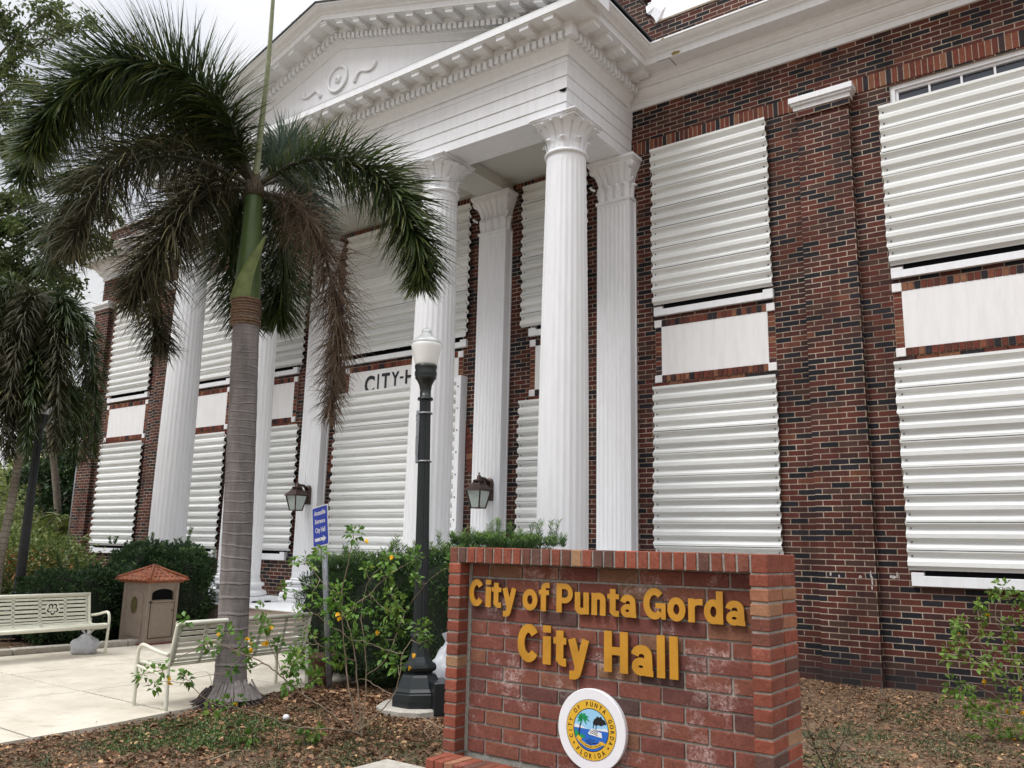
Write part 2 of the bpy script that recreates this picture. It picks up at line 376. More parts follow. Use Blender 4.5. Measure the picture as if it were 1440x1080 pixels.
    def sweep(s, path, prof, mi=0, t=0.5, capends=True):
        """path: 2D polyline, prof: closed list of (out, z); outwards is to the right of travel"""
        P = [Vector((a, b)) for a, b in path]
        secs = []
        for i, p in enumerate(P):
            def nrm(a, b):
                d = (b - a).normalized(); return Vector((d.y, -d.x))
            if i == 0: m = nrm(P[0], P[1])
            elif i == len(P) - 1: m = nrm(P[-2], P[-1])
            else:
                n1 = nrm(P[i - 1], p); n2 = nrm(p, P[i + 1])
                m = (n1 + n2); m = m / (m.dot(n1))
            secs.append([(p.x + m.x * o, p.y + m.y * o, z) for o, z in prof])
        s.rings(secs, mi, t, closed=True, cap=capends, smooth=False)
    def build(s, name, mats, parent=None):
        if not isinstance(mats, (list, tuple)): mats = [mats]
        off = world_org(parent) if parent is not None else Vector((0, 0, 0))
        if len(s.v) and off.length > 0:
            vv = np.array([tuple(p) for p in s.v], dtype=float) - np.array(off)
            vv = vv.tolist()
        else: vv = [tuple(p) for p in s.v]
        me = bpy.data.meshes.new(name)
        me.from_pydata(vv, [], s.f)
        for m in mats: me.materials.append(m)
        me.polygons.foreach_set('material_index', s.mi)
        me.polygons.foreach_set('use_smooth', s.sm)
        a = me.attributes.new('tint', 'FLOAT', 'FACE'); a.data.foreach_set('value', s.t)
        me.update()
        o = bpy.data.objects.new(name, me); COL.objects.link(o)
        if parent is not None: o.parent = parent
        return o

def leafobj(name, mat, V, F, T, parent=None):
    """numpy quads: V (n,3), F (m,4) , T (m)"""
    off = world_org(parent) if parent is not None else Vector((0, 0, 0))
    V = V - np.array(off)
    me = bpy.data.meshes.new(name)
    me.vertices.add(len(V)); me.vertices.foreach_set('co', V.astype(np.float32).ravel())
    m = len(F); me.loops.add(m * 4); me.loops.foreach_set('vertex_index', F.astype(np.int32).ravel())
    me.polygons.add(m); me.polygons.foreach_set('loop_start', np.arange(0, m * 4, 4, dtype=np.int32))
    me.polygons.foreach_set('loop_total', np.full(m, 4, dtype=np.int32))
    me.update(calc_edges=True); me.validate()
    me.materials.append(mat)
    a = me.attributes.new('tint', 'FLOAT', 'FACE'); a.data.foreach_set('value', T.astype(np.float32))
    o = bpy.data.objects.new(name, me); COL.objects.link(o)
    if parent is not None: o.parent = parent
    return o

def leaves(P, D, N, L, W, fold=0.25, droop=0.0):
    """kite-shaped two-quad leaves. P base points, D directions, N normals, L lengths, W widths"""
    n = len(P)
    D = D / np.linalg.norm(D, axis=1, keepdims=True)
    S = np.cross(D, N); S /= (np.linalg.norm(S, axis=1, keepdims=True) + 1e-9)
    Nn = np.cross(S, D)
    L = np.asarray(L).reshape(-1, 1) * np.ones((n, 1)); W = np.asarray(W).reshape(-1, 1) * np.ones((n, 1))
    base = P; mid = P + D * L * 0.5; tip = P + D * L; tip = tip + np.array([[0, 0, -1.0]]) * L * droop
    a = P + D * L * 0.40 + S * W * 0.5 + Nn * W * fold; b = P + D * L * 0.40 - S * W * 0.5 + Nn * W * fold
    c = P + D * L * 0.72 + S * W * 0.36 + Nn * W * fold * 0.6 + np.array([[0, 0, -1.0]]) * L * droop * 0.5
    d = P + D * L * 0.72 - S * W * 0.36 + Nn * W * fold * 0.6 + np.array([[0, 0, -1.0]]) * L * droop * 0.5
    mid = P + D * L * 0.56 + np.array([[0, 0, -1.0]]) * L * droop * 0.25
    V = np.stack([base, a, c, tip, d, b, mid], axis=1).reshape(-1, 3)
    k = (np.arange(n) * 7)[:, None]
    F = np.concatenate([k + np.array([[0, 1, 2, 6]]), k + np.array([[6, 2, 3, 4]]), k + np.array([[0, 6, 4, 5]])], axis=0)
    return V, F

def leafcloud(name, mat, P, D, L, W, T, parent=None, droop=0.0, fold=0.25):
    n = len(P)
    N = nprng.normal(size=(n, 3)) * 0.6 + np.array([[0, 0, 1.0]])
    V, F = leaves(P, D, N, L, W, fold, droop)
    return leafobj(name, mat, V, F, np.tile(T, 3), parent)

def tag(o, label=None, cat=None, group=None, kind=None):
    if label: o['label'] = label
    if cat: o['category'] = cat
    if group: o['group'] = group
    if kind: o['kind'] = kind
    return o
def thing(name, label, cat, loc, group=None, rz=0.0):
    o = bpy.data.objects.new(name, None); COL.objects.link(o)
    o.location = loc; o.rotation_euler = (0, 0, rz); o.empty_display_size = 0.2
    return tag(o, label, cat, group)
def copy_tree(o, parent=None):
    c = o.copy(); COL.objects.link(c)
    if parent is not None: c.parent = parent
    for ch in [x for x in bpy.data.objects if x.parent == o]:
        copy_tree(ch, c)
    return c

def spline(pts, n):
    """Catmull-Rom through pts -> n samples"""
    P = [Vector(p) for p in pts]; P = [P[0] * 2 - P[1]] + P + [P[-1] * 2 - P[-2]]
    m = len(P) - 3; out = []
    for i in range(n):
        u = i / (n - 1) * m; k = min(int(u), m - 1); f = u - k
        a, b, c, d = P[k:k + 4]
        out.append(0.5 * ((2 * b) + (c - a) * f + (2 * a - 5 * b + 4 * c - d) * f * f + (3 * b - a - 3 * c + d) * f ** 3))
    return out

def text_mesh(body, size=1.0, bold=0.0, extrude=0.0):
    """font outline -> (verts, faces) with bounding box"""
    cu = bpy.data.curves.new('glyph', 'FONT'); cu.body = body; cu.size = size; cu.offset = bold; cu.extrude = extrude
    cu.resolution_u = 6
    ob = bpy.data.objects.new('glyph', cu); COL.objects.link(ob)
    bpy.context.view_layer.update()
    dg = bpy.context.evaluated_depsgraph_get()
    me = bpy.data.meshes.new_from_object(ob.evaluated_get(dg))
    V = np.array([tuple(v.co) for v in me.vertices]); F = [tuple(p.vertices) for p in me.polygons]
    Nz = [p.normal.z for p in me.polygons]
    bpy.data.objects.remove(ob); bpy.data.curves.remove(cu); bpy.data.meshes.remove(me)
    return V, F, Nz
def place_glyph(mb, V, F, fn, mi=0, Nz=None, mi_side=None):
    n = len(mb.v); mb.v += [fn(*p) for p in V]
    for i, f in enumerate(F):
        mb.f.append(tuple(n + k for k in f))
        side = (Nz is not None and mi_side is not None and abs(Nz[i]) < 0.5)
        mb.mi.append(mi_side if side else mi); mb.t.append(0.5); mb.sm.append(False)

# --- bold sans letters drawn as strokes: distance field -> contour -> filled 2D curve
def glyph_outline(strokes, boxes, W, H0, H1, N=150):
    pad = 0.02 * (H1 - H0); x = np.arange(-pad * 2, W + pad * 2, (H1 - H0) / N); y = np.arange(H0 - pad * 2, H1 + pad * 2, (H1 - H0) / N)
    X, Y = np.meshgrid(x, y, indexing='ij'); S = np.full(X.shape, 9.0)
    for pts, w, flat in strokes:
        s = np.full(X.shape, 9.0)
        for (ax, ay), (bx, by) in zip(pts, pts[1:]):
            dx, dy = bx - ax, by - ay; t = np.clip(((X - ax) * dx + (Y - ay) * dy) / (dx * dx + dy * dy + 1e-12), 0, 1)
            s = np.minimum(s, np.hypot(X - ax - t * dx, Y - ay - t * dy) - w / 2)
        for e, q in ((pts[0], pts[1]), (pts[-1], pts[-2])):
            if flat:
                d = np.array([e[0] - q[0], e[1] - q[1]]); d = d / np.linalg.norm(d); pr = (X - e[0]) * d[0] + (Y - e[1]) * d[1]
                near = np.hypot(X - e[0], Y - e[1]) < w * .75
                s = np.where(near, np.maximum(s, pr), s)
        S = np.minimum(S, s)
    for x0, x1, y0, y1 in boxes:
        S = np.minimum(S, np.maximum(np.maximum(x0 - X, X - x1), np.maximum(y0 - Y, Y - y1)))
    nx, ny = S.shape; seg = {}
    def P(i, j, k):
        if k == 0: a, b = S[i, j], S[i + 1, j]; t = a / (a - b); return (x[i] + t * (x[i + 1] - x[i]), y[j])
        a, b = S[i, j], S[i, j + 1]; t = a / (a - b); return (x[i], y[j] + t * (y[j + 1] - y[j]))
    for i in range(nx - 1):
        for j in range(ny - 1):
            c = (S[i, j] < 0) + 2 * (S[i + 1, j] < 0) + 4 * (S[i + 1, j + 1] < 0) + 8 * (S[i, j + 1] < 0)
            if c in (0, 15): continue
            b, r, t, l = (i, j, 0), (i + 1, j, 1), (i, j + 1, 0), (i, j, 1)
            for u, v in {1: [(l, b)], 2: [(b, r)], 3: [(l, r)], 4: [(r, t)], 5: [(l, t), (r, b)], 6: [(b, t)], 7: [(l, t)], 8: [(t, l)], 9: [(t, b)], 10: [(t, r), (b, l)], 11: [(t, r)], 12: [(r, l)], 13: [(r, b)], 14: [(b, l)]}[c]: seg[u] = v
    loops = []
    while seg:
        k, v = seg.popitem(); L = [k]
        while v != L[0]: L.append(v); v = seg.pop(v)
        if len(L) > 8: loops.append([P(*q) for q in L])
    return loops
def bold_glyph(ch, W, H, XH, DS, s):
    arc = lambda cx, cy, rx, ry, a0, a1, n=26: [(cx + rx * math.cos(R(a0 + (a1 - a0) * i / n)), cy + ry * math.sin(R(a0 + (a1 - a0) * i / n))) for i in range(n + 1)]
    h = s / 2; q = s * .86; z = q / 2
    S = []; B = []; H0, H1 = 0, H
    if ch == 'C': S.append((arc(W / 2, H / 2, W / 2 - h, H / 2 - h, 38, 322), s, True))
    elif ch == 'G':
        S.append((arc(W / 2, H / 2, W / 2 - h, H / 2 - h, 44, 318), s, True)); B += [(W * .55, W, H * .36, H * .36 + q * .9), (W - s * .72, W, H * .02, H * .5)]
    elif ch == 'o': S.append((arc(W / 2, XH / 2, W / 2 - h, XH / 2 - z, 0, 360, 40), s * .95, False)); 
    elif ch == 'i': B += [(0, W, 0, XH), (0, W, H - s * .72, H)]
    elif ch == 'l': B.append((0, W, 0, H))
    elif ch == 'H': B += [(0, s, 0, H), (W - s, W, 0, H), (0, W, H / 2 - z + .02 * H, H / 2 + z + .02 * H)]
    elif ch == 'P':
        B.append((0, s, 0, H)); r = (H - .40 * H) / 2
        S.append(([(h, H - z)] + arc(W - h - r * .72, H - z - (r - z * .6), r * .78, r - z * .6, 90, -90) + [(h, .40 * H + z * .2)], q, False)); B.append((0, s, H - q, H))
    elif ch == 't':
        x0 = W * .22; B += [(x0, x0 + s, XH * .25, H * .90), (0, W, XH - q * .85, XH)]; S.append(([(x0 + h, XH * .4)] + arc(x0 + h + s * .55, z + s * .35, s * .55, s * .35, 180, 270) + [(W, z)], q, True)); B.append((x0, x0 + s, s * .5, XH * .5))
    elif ch == 'f':
        x0 = W * .20; B += [(x0, x0 + s, 0, H * .76), (0, W * .94, XH - q * .85, XH)]; S.append(([(x0 + h, H * .5)] + arc(x0 + h + s * .55, H - z - s * .5, s * .55, s * .5, 180, 90) + [(W, H - z)], q, True))
    elif ch == 'y':
        H0 = -DS; S.append(([(h * 1.02, XH), (W * .50, s * .10)], s, True)); S.append(([(W - h * 1.02, XH), (W * .50 + s * .02, s * .0), (W * .44, -DS * .45)] + arc(W * .25, -DS * .40, W * .19, DS * .60 - z, 0, -90, 10) + [(W * .08, -DS + z)], s * .94, True)); B.append((0, 0.0001, 0, .0001))
    elif ch == 'u':
        r = W / 2 - h; S.append(([(h, XH)] + arc(W / 2, z + r * .75, r, r * .75, 180, 360) + [(W - h, XH)], s, True)); B.append((W - s, W, 0, XH)) 
    elif ch == 'n':
        r = W / 2 - h; S.append(([(h, 0)] + arc(W / 2, XH - z - r * .75, r, r * .75, 180, 0) + [(W - h, 0)], s, True)); B.append((0, s, 0, XH))
    elif ch == 'r':
        B.append((0, s, 0, XH)); S.append(([(h, XH * .45)] + arc(W * .74, XH - z - XH * .30, W * .74 - h, XH * .30, 180, 96) + [(W, XH - z)], q, True))
    elif ch == 'd':
        S.append((arc(W / 2, XH / 2, W / 2 - h, XH / 2 - z, 0, 360, 40), s * .95, False)); B.append((W - s, W, 0, H))
    elif ch == 'a':
        S.append(([(s * .42, XH * .66)] + arc(W * .47, XH * .66, W * .47 - s * .45, XH * .34 - z, 165, 0) + [(W - h * 1.1, XH * .3), (W - h * 1.1, 0)], s * .93, True))
        S.append((arc(W * .44, XH * .295, W * .44 - h * .95, XH * .295 - z * .9, 0, 360, 36), q * .92, False)); B.append((W - s * .9, W, 0, XH * .18))
    return glyph_outline(S, B, W, H0, H1)
_G = {}
def letter_mesh(loops, extrude):
    cu = bpy.data.curves.new('g', 'CURVE'); cu.dimensions = '2D'; cu.fill_mode = 'BOTH'; cu.extrude = extrude
    for L in loops:
        sp = cu.splines.new('POLY'); sp.points.add(len(L) - 1); sp.use_cyclic_u = True
        for p, (a, b) in zip(sp.points, L): p.co = (a, b, 0, 1)
    ob = bpy.data.objects.new('g', cu); COL.objects.link(ob); bpy.context.view_layer.update()
    me = bpy.data.meshes.new_from_object(ob.evaluated_get(bpy.context.evaluated_depsgraph_get()))
    V = [tuple(v.co) for v in me.vertices]; F = [tuple(p.vertices) for p in me.polygons]; Nz = [p.normal.z for p in me.polygons]
    bpy.data.objects.remove(ob); bpy.data.curves.remove(cu); bpy.data.meshes.remove(me)
    return V, F, Nz

# --- a pinnate, plumose palm frond along a path of points
def frond(name, path, parent, mat, nodes=120, per=4, ll=0.60, width=0.024, droop=0.35, fwd=0.45, flat=0.0, seed=1, t0=0.10, rach=0.018, tipl=0.45, curl=0.0, seg=4, rmat=None, stub=0.5, tmean=0.45, rlabel=None):
    rs = np.random.RandomState(seed)
    pts = spline(path, 60)
    mb = MB(); mb.tube(pts, [rach * (1.5 - 1.25 * i / 59) for i in range(60)], 6)
    root = mb.build(name, rmat or M['rachis'], parent)
    A = np.array([tuple(p) for p in pts])
    u = np.linspace(t0, 0.995, nodes)
    idx = u * 59; k = np.minimum(idx.astype(int), 58); f = (idx - k)[:, None]
    P = A[k] * (1 - f) + A[k + 1] * f
    T = A[np.minimum(k + 2, 59)] - A[np.maximum(k - 1, 0)]; T /= np.linalg.norm(T, axis=1, keepdims=True)
    up = np.array([0, 0, 1.0])
    S = np.cross(T, up); S /= (np.linalg.norm(S, axis=1, keepdims=True) + 1e-6); U = np.cross(S, T)
    Vs = []; Fs = []; Ts = []; base = 0
    lprof = np.clip(np.minimum((u - t0 + 0.03) / 0.16, 1.0), 0.35, 1) * (1 - (1 - tipl) * np.clip((u - 0.60) / 0.40, 0, 1))
    for q in range(per):
        n = nodes
        if flat > 0:
            side = 1 if q % 2 == 0 else -1
            ang = rs.normal(0.15, 0.25, n) * (1 - flat * 0.5)
            rad = S * side * np.cos(ang)[:, None] + U * np.sin(ang)[:, None]
        else:
            ang = 2 * PI * (q / per) + rs.uniform(-0.9, 0.9, n) + np.arange(n) * 2.4
            rad = S * np.cos(ang)[:, None] + U * np.sin(ang)[:, None]
        fw = fwd + 0.28 * u + rs.normal(0, 0.12, n)
        D = rad + T * fw[:, None]; D /= np.linalg.norm(D, axis=1, keepdims=True)
        D += rs.normal(0, 0.07, (n, 3))
        L = ll * lprof * rs.uniform(0.75, 1.12, n)
        keep = rs.rand(n) > 0.03
        W = width * rs.uniform(0.7, 1.2, n)
        wdir = np.cross(D, T + rs.normal(0, 0.35, (n, 3))); wdir /= (np.linalg.norm(wdir, axis=1, keepdims=True) + 1e-6)
        cur = P + rs.normal(0, 0.004, (n, 3)); d = D.copy(); rows = []
        wp = [0.45, 1.0, 0.85, 0.5, 0.06] if seg == 4 else [0.5, 1.0, 0.6, 0.06]
        cu = rs.normal(0, curl, (n, 3))
        for sgi in range(seg + 1):
            w = (W * wp[sgi] * 0.5)[:, None]
            rows.append(np.stack([cur - wdir * w, cur + wdir * w], axis=1))
            d = d + np.array([[0, 0, -1.0]]) * (droop * (sgi + 0.6) / seg) + cu
            dn = d / np.linalg.norm(d, axis=1, keepdims=True)
            cur = cur + dn * (L / seg)[:, None]
        V = np.stack(rows, axis=1)  # n, seg+1, 2, 3
        V = V[keep]; n2 = len(V)
        Vs.append(V.reshape(-1, 3))
        kk = (np.arange(n2) * (seg + 1) * 2)[:, None] + base
        tv = np.clip(rs.normal(tmean, 0.22, n2), 0, 1)
        for sgi in range(seg):
            o = sgi * 2
            Fs.append(kk + np.array([[o, o + 1, o + 3, o + 2]])); Ts.append(np.clip(tv + 0.10 * (sgi - 1.2), 0, 1))
        base += n2 * (seg + 1) * 2
    leafobj('leaflets', mat, np.concatenate(Vs), np.concatenate(Fs), np.concatenate(Ts), root)
    return root

# ------------------------------------------------------------------ the city hall
XC = -7.54; XR = 3.06; XL = 2 * XC - XR           # portico centre, building ends
PX = -3.058; PXL = 2 * XC - PX; PY = -1.786       # portico entablature faces
FX = [2 * XC + 3.277, 2 * XC + 5.506, -5.506, -3.277]   # columns, left to right
FY = -1.45
C = 0.0677
hall = thing('city_hall', 'red brick two-storey hall with a white columned portico and corrugated storm shutters over every window', 'building', (XC, 0, 0))

# windows: name, sheet x0,x1 (upper), sill x0,x1, panel
def mir(a, b): return (2 * XC - b, 2 * XC - a)
WIN = [  # (sheet range, sill range, panel outer range, kind)
    dict(sh=(0.335, 2.12), sil=(0.350, 2.11), pan=(0.348, 2.11), top=6.775),
    dict(sh=(-2.735, -1.055), sil=(-2.719, -1.049), pan=(-2.719, -1.049), top=7.065),
    dict(sh=(-4.99, -3.80), sil=(-4.845, -3.95), pan=(-4.83, -3.96), top=7.06),
    dict(sh=(-9.02, -6.06), sil=(-9.00, -6.08), pan=(-8.92, -6.16), top=7.04, mid=True),
    dict(sh=mir(-4.99, -3.80), sil=mir(-4.845, -3.95), pan=mir(-4.83, -3.96), top=7.06),
    dict(sh=mir(-2.735, -1.055), sil=mir(-2.719, -1.049), pan=mir(-2.719, -1.049), top=7.06),
    dict(sh=mir(0.335, 2.12), sil=mir(0.350, 2.11), pan=mir(0.348, 2.11), top=7.04),
]
SILT, SILB = 4.711, 4.586
# brick wall with window openings
holes = []
for w in WIN:
    a, b = w['sh'][0] + 0.125, w['sh'][1] - 0.11
    holes.append((a, b, SILT - 0.05, 7.045))
    holes.append((a, b, 1.16 if not w.get('mid') else 0.46, 3.45))
wall = MB()
def holed(mb, x0, x1, z0, z1, y, holes, dep):
    xs = sorted({x0, x1} | {h[0] for h in holes} | {h[1] for h in holes}); zs = sorted({z0, z1} | {h[2] for h in holes} | {h[3] for h in holes})
    for i in range(len(xs) - 1):
        for j in range(len(zs) - 1):
            cx = (xs[i] + xs[i + 1]) / 2; cz = (zs[j] + zs[j + 1]) / 2
            if any(h[0] < cx < h[1] and h[2] < cz < h[3] for h in holes): continue
            mb.quad((xs[i], y, zs[j]), (xs[i + 1], y, zs[j]), (xs[i + 1], y, zs[j + 1]), (xs[i], y, zs[j + 1]))
    for a, b, c, d in holes:
        mb.quad((a, y, c), (a, y, d), (a, y + dep, d), (a, y + dep, c)); mb.quad((b, y, d), (b, y, c), (b, y + dep, c), (b, y + dep, d))
        mb.quad((a, y, c), (a, y + dep, c), (b, y + dep, c), (b, y, c)); mb.quad((a, y, d), (b, y, d), (b, y + dep, d), (a, y + dep, d))
holed(wall, XL + 0.06, XR - 0.06, -0.3, 8.30, 0.0, holes, 0.16)
for x in (XL + 0.06, XR - 0.06):
    s = 1 if x > XC else -1
    q = [(x, 0, -0.3), (x, 12, -0.3), (x, 12, 8.3), (x, 0, 8.3)]
    wall.quad(*(q if s > 0 else q[::-1]))
wall.quad((XR - .06, 12, -0.3), (XL + .06, 12, -0.3), (XL + .06, 12, 8.3), (XR - .06, 12, 8.3))
wall.build('brick_wall', M['brick'], hall)
# rendered dark interior behind the openings
for w in WIN:
    a, b = w['sh'][0] + 0.125, w['sh'][1] - 0.11
    for z0, z1 in ((SILT - 0.05, 7.045), (1.16 if not w.get('mid') else 0.46, 3.45)):
        m = MB(); fr = 0.055
        m.box(a, a + fr, 0.03, 0.11, z0, z1); m.box(b - fr, b, 0.03, 0.11, z0, z1)
        m.box(a + fr, b - fr, 0.03, 0.11, z1 - fr, z1); m.box(a + fr, b - fr, 0.03, 0.11, z0, z0 + fr)
        # stepped inner sash
        g = 0.035
        m.box(a + fr, a + fr + g, 0.055, 0.10, z0 + fr, z1 - fr); m.box(b - fr - g, b - fr, 0.055, 0.10, z0 + fr, z1 - fr)
        m.box(a + fr + g, b - fr - g, 0.055, 0.10, z1 - fr - g, z1 - fr)
        n = max(2, round((b - a) / 0.40)); wd = (b - a - 2 * fr - 2 * g)
        for k in range(1, n):
            x = a + fr + g + wd * k / n; m.box(x - 0.012, x + 0.012, 0.062, 0.09, z0 + fr, z1 - fr - g)
        f = m.build('window', M['white'], hall)
        m = MB(); m.quad((a + fr, 0.095, z0 + fr), (b - fr, 0.095, z0 + fr), (b - fr, 0.095, z1 - fr), (a + fr, 0.095, z1 - fr))
        m.build('pane', M['glass'], f)

# bricks laid on edge: bands of single bricks
def band(mb, x0, x1, z0, z1, y, pitch=C, proud=0.0, vert=True, joint=0.0095):
    """soldier/rowlock band: bricks side by side along x (vert) or stacked along z"""
    if vert:
        n = max(1, round((x1 - x0) / pitch)); p = (x1 - x0) / n
        for i in range(n):
            mb.box(x0 + i * p + joint / 2, x0 + (i + 1) * p - joint / 2, y - 0.006 - proud, y + 0.05, z0 + 0.004, z1 - 0.004, 0, rng.random() ** 1.0, ch=0.0015, jit=0.0006)
    else:
        n = max(1, round((z1 - z0) / pitch)); p = (z1 - z0) / n
        for i in range(n):
            mb.box(x0 + 0.003, x1 - 0.003, y - 0.006 - proud, y + 0.05, z0 + i * p + joint / 2, z0 + (i + 1) * p - joint / 2, 0, rng.random(), ch=0.0015, jit=0.0006)
sold = MB()
segs = [(XL + 0.06, -15.08 - 0.05), (-14.45 + 0.05, PXL - 0.012), (PX + 0.012, -0.70), (0.03, XR - 0.08)]
segs += [(-12.0, -9.86), (-9.28, -5.80), (-5.22, -3.10)]
for a, b in segs:
    sold.box(a, b, -0.003, 0.02, 7.068, 7.264, 1)
    band(sold, a, b, 7.064, 7.268, 0.0)
sold.build('soldier_course', [M['brickpiece'], M['mortarpale']], hall)

for w in WIN:
    # spandrel: brick frame with white corner blocks round a stucco panel
    x0, x1 = w['pan']; z0, z1 = 3.655, 4.528; k = 0.098
    fr = MB()
    fr.box(x0, x1, -0.0035, 0.02, z0 - 0.004, z1 + 0.004, 1)
    band(fr, x0 + k, x1 - k, z1 - k, z1, 0, proud=0.012); band(fr, x0 + k, x1 - k, z0, z0 + k, 0, proud=0.016)
    band(fr, x0, x0 + k, z0 + k, z1 - k, 0, vert=False); band(fr, x1 - k, x1, z0 + k, z1 - k, 0, vert=False)
    # projecting stretcher course under the frame
    n = round((x1 - x0 + 0.05) / 0.2133); p = (x1 - x0 + 0.05) / n
    for i in range(n):
        fr.box(x0 - .025 + i * p + .005, x0 - .025 + (i + 1) * p - .005, -0.010, 0.03, z0 - 0.066, z0 - 0.008, 0, rng.random(), ch=0.0015)
    s = fr.build('spandrel', [M['brickpiece'], M['mortarpale']], hall)
    m = MB(); m.box(x0 + k - .004, x1 - k + .004, -0.012, 0.03, z0 + k - .004, z1 - k + .004, ch=0.003); m.build('stucco_panel', M['stucco'], s)
    for a in (x0, x1 - k):
        for b in (z0, z1 - k):
            m = MB(); m.box(a - 0.006, a + k + 0.003, -0.026, 0.03, b - 0.003, b + k + 0.003, ch=0.006)
            m.build('corner_block', M['stucco'], s)
    # sills
    x0, x1 = w['sil']
    for zb, zt in ((SILB, SILT), (1.092, 1.238)):
        if w.get('mid') and zb < 2: continue
        m = MB()
        m.box(x0, x1, -0.055, 0.10, zb, zt - 0.035, ch=0.004)
        m.box(x0, x0 + 0.13, -0.055, 0.10, zt - 0.038, zt, ch=0.004); m.box(x1 - 0.13, x1, -0.055, 0.10, zt - 0.038, zt, ch=0.004)
        m.build('window_sill', M['white'], hall)
        g = MB(); g.box(x0 + 0.13, x1 - 0.13, 0.0, 0.10, zt - 0.036, zt + (0.05 if zb > 2 else 0.02)); g.build('shadow_gap', M['dark'], hall)  # dark filler box standing in for shade in the slot above the sill

# corrugated storm shutters
def shutter(x0, x1, z0, z1, yb=-0.030, name='storm_shutter', depth=0.047, pitch=0.150, skew=0.0):
    m = MB(); H = z1 - z0
    prof = [(0.0, 1.0), (0.22, 1.0), (0.38, 0.15), (0.42, 0.0), (0.62, 0.0), (0.66, 0.10), (0.86, 0.92), (0.90, 1.0)]   # fraction from the top downwards, outward fraction
    n = int(H / pitch) + 1
    pts = []
    for i in range(n):
        for f, o in prof:
            z = z1 - (i + f) * pitch
            if z < z0: break
            pts.append((yb - 0.006 - o * depth, z))
    pts.append((pts[-1][0], z0))
    # each sheet is two corrugations high; the lap leaves a fine dark line
    tt = 0.5; e = 0.0
    for i in range(len(pts) - 1):
        j = int((z1 - pts[i][1] + 1e-6) / (pitch * 2)); 
        if i == 0 or int((z1 - pts[i - 1][1] + 1e-6) / (pitch * 2)) != j: tt = rng.random(); e = rng.uniform(-0.011, 0.011)
        a, b = pts[i], pts[i + 1]
        xa, xb = x0 + e, x1 + e * 0.7
        m.quad((xa, a[0], a[1]), (xa, b[0], b[1]), (xb, b[0], b[1]), (xb, a[0], a[1]), 0, tt)
        m.quad((xa, a[0] + .002, a[1]), (xb, a[0] + .002, a[1]), (xb, b[0] + .002, b[1]), (xa, b[0] + .002, b[1]), 0, tt)
    for j in range(1, int(H / (pitch * 2)) + 1):
        z = z1 - j * pitch * 2 - 0.012
        if z > z0 + 0.03:
            hgt = 0.003 if rng.random() < 0.6 else 0.0065
            m.box(x0 + 0.02, x1 - 0.01, yb - depth - 0.0085, yb - depth - 0.005, z - hgt, z, 1)
            m.box(x0, x1, yb - depth - 0.0105, yb - depth - 0.0075, z, z + 0.010, 0, rng.random())
    # fixing screws down both edges
    for i in range(n):
        z = z1 - (i + 0.52) * pitch
        if z < z0 + 0.02: break
        for x in (x0 + 0.045, x1 - 0.045):
            x += rng.uniform(-.006, .006)
            m.box(x - 0.0075, x + 0.0075, yb - 0.014, yb - 0.004, z - 0.0075, z + 0.0075, 2)
            
    return m.build(name, [M['shutter'], M['dark'], M['screw']], hall)
for w in WIN:
    a, b = w['sh']
    shutter(a, b, SILT + 0.035, w['top'])
    if w.get('mid'):
        shutter(-9.02, -6.15, 0.50, 4.045, yb=-0.085)
        m = MB(); m.box(-6.155, -6.065, -0.165, -0.155, 0.9, 4.09); m.box(-6.072, -6.062, -0.155, -0.002, 0.9, 4.09)
        m.box(-6.22, -6.155, -0.160, -0.150, 3.99, 4.06)
        for i in range(9): m.box(-6.125, -6.105, -0.171, -0.165, 1.1 + i * .35, 1.12 + i * .35, 1)
        m.build('shutter_channel', [M['white'], M['screw']], hall)
    else:
        bt = 1.262
        shutter(a - 0.005, b + 0.005, bt, 3.592)

# brick arch ring seen beside the centre shutter, and the header row over the door
m = MB()
for i in range(46):
    an = PI * (i + 0.5) / 46; r0, r1 = 1.52, 1.72
    cx, cz = XC, 2.55
    ca, sa = math.cos(an), math.sin(an)
    Mx = Matrix.Translation((cx + ca * (r0 + r1) / 2, 0, cz + sa * (r0 + r1) / 2 * 0.93)) @ Matrix.Rotation(-an, 4, 'Y')
    m.box(-0.095, 0.095, -0.010, 0.03, -0.046, 0.046, 0, rng.random(), M_=Mx, ch=0.002)
m.build('door_arch', M['brickpiece'], hall)

# CITY-HALL letters on the centre panel (lower parts sink behind the shutter like the photo)
lett = [('C', -8.405, -8.165, 4.02, 4.335), ('I', -8.095, -8.062, 4.035, 4.345), ('T', -7.99, -7.80, 4.065, 4.345), ('Y', -7.755, -7.575, 4.10, 4.345), ('-', -7.555, -7.475, 4.215, 4.245),
        ('H', -7.425, -7.235, 4.11, 4.350), ('A', -7.20, -6.99, 4.095, 4.345), ('L', -6.93, -6.80, 4.065, 4.345), ('L', -6.74, -6.61, 4.03, 4.345)]
for ch, x0, x1, z0, z1 in lett:
    V, F, Nz = text_mesh(ch, 1.0, 0.022, 0.004)
    mn, mx = V.min(0), V.max(0)
    mb = MB(); place_glyph(mb, V, F, lambda a, b, c: (x0 + (a - mn[0]) / (mx[0] - mn[0]) * (x1 - x0), -0.018 - c, z0 + (b - mn[1]) / (mx[1] - mn[1]) * (z1 - z0)))
    mb.build('letter', M['letterdark'], hall)

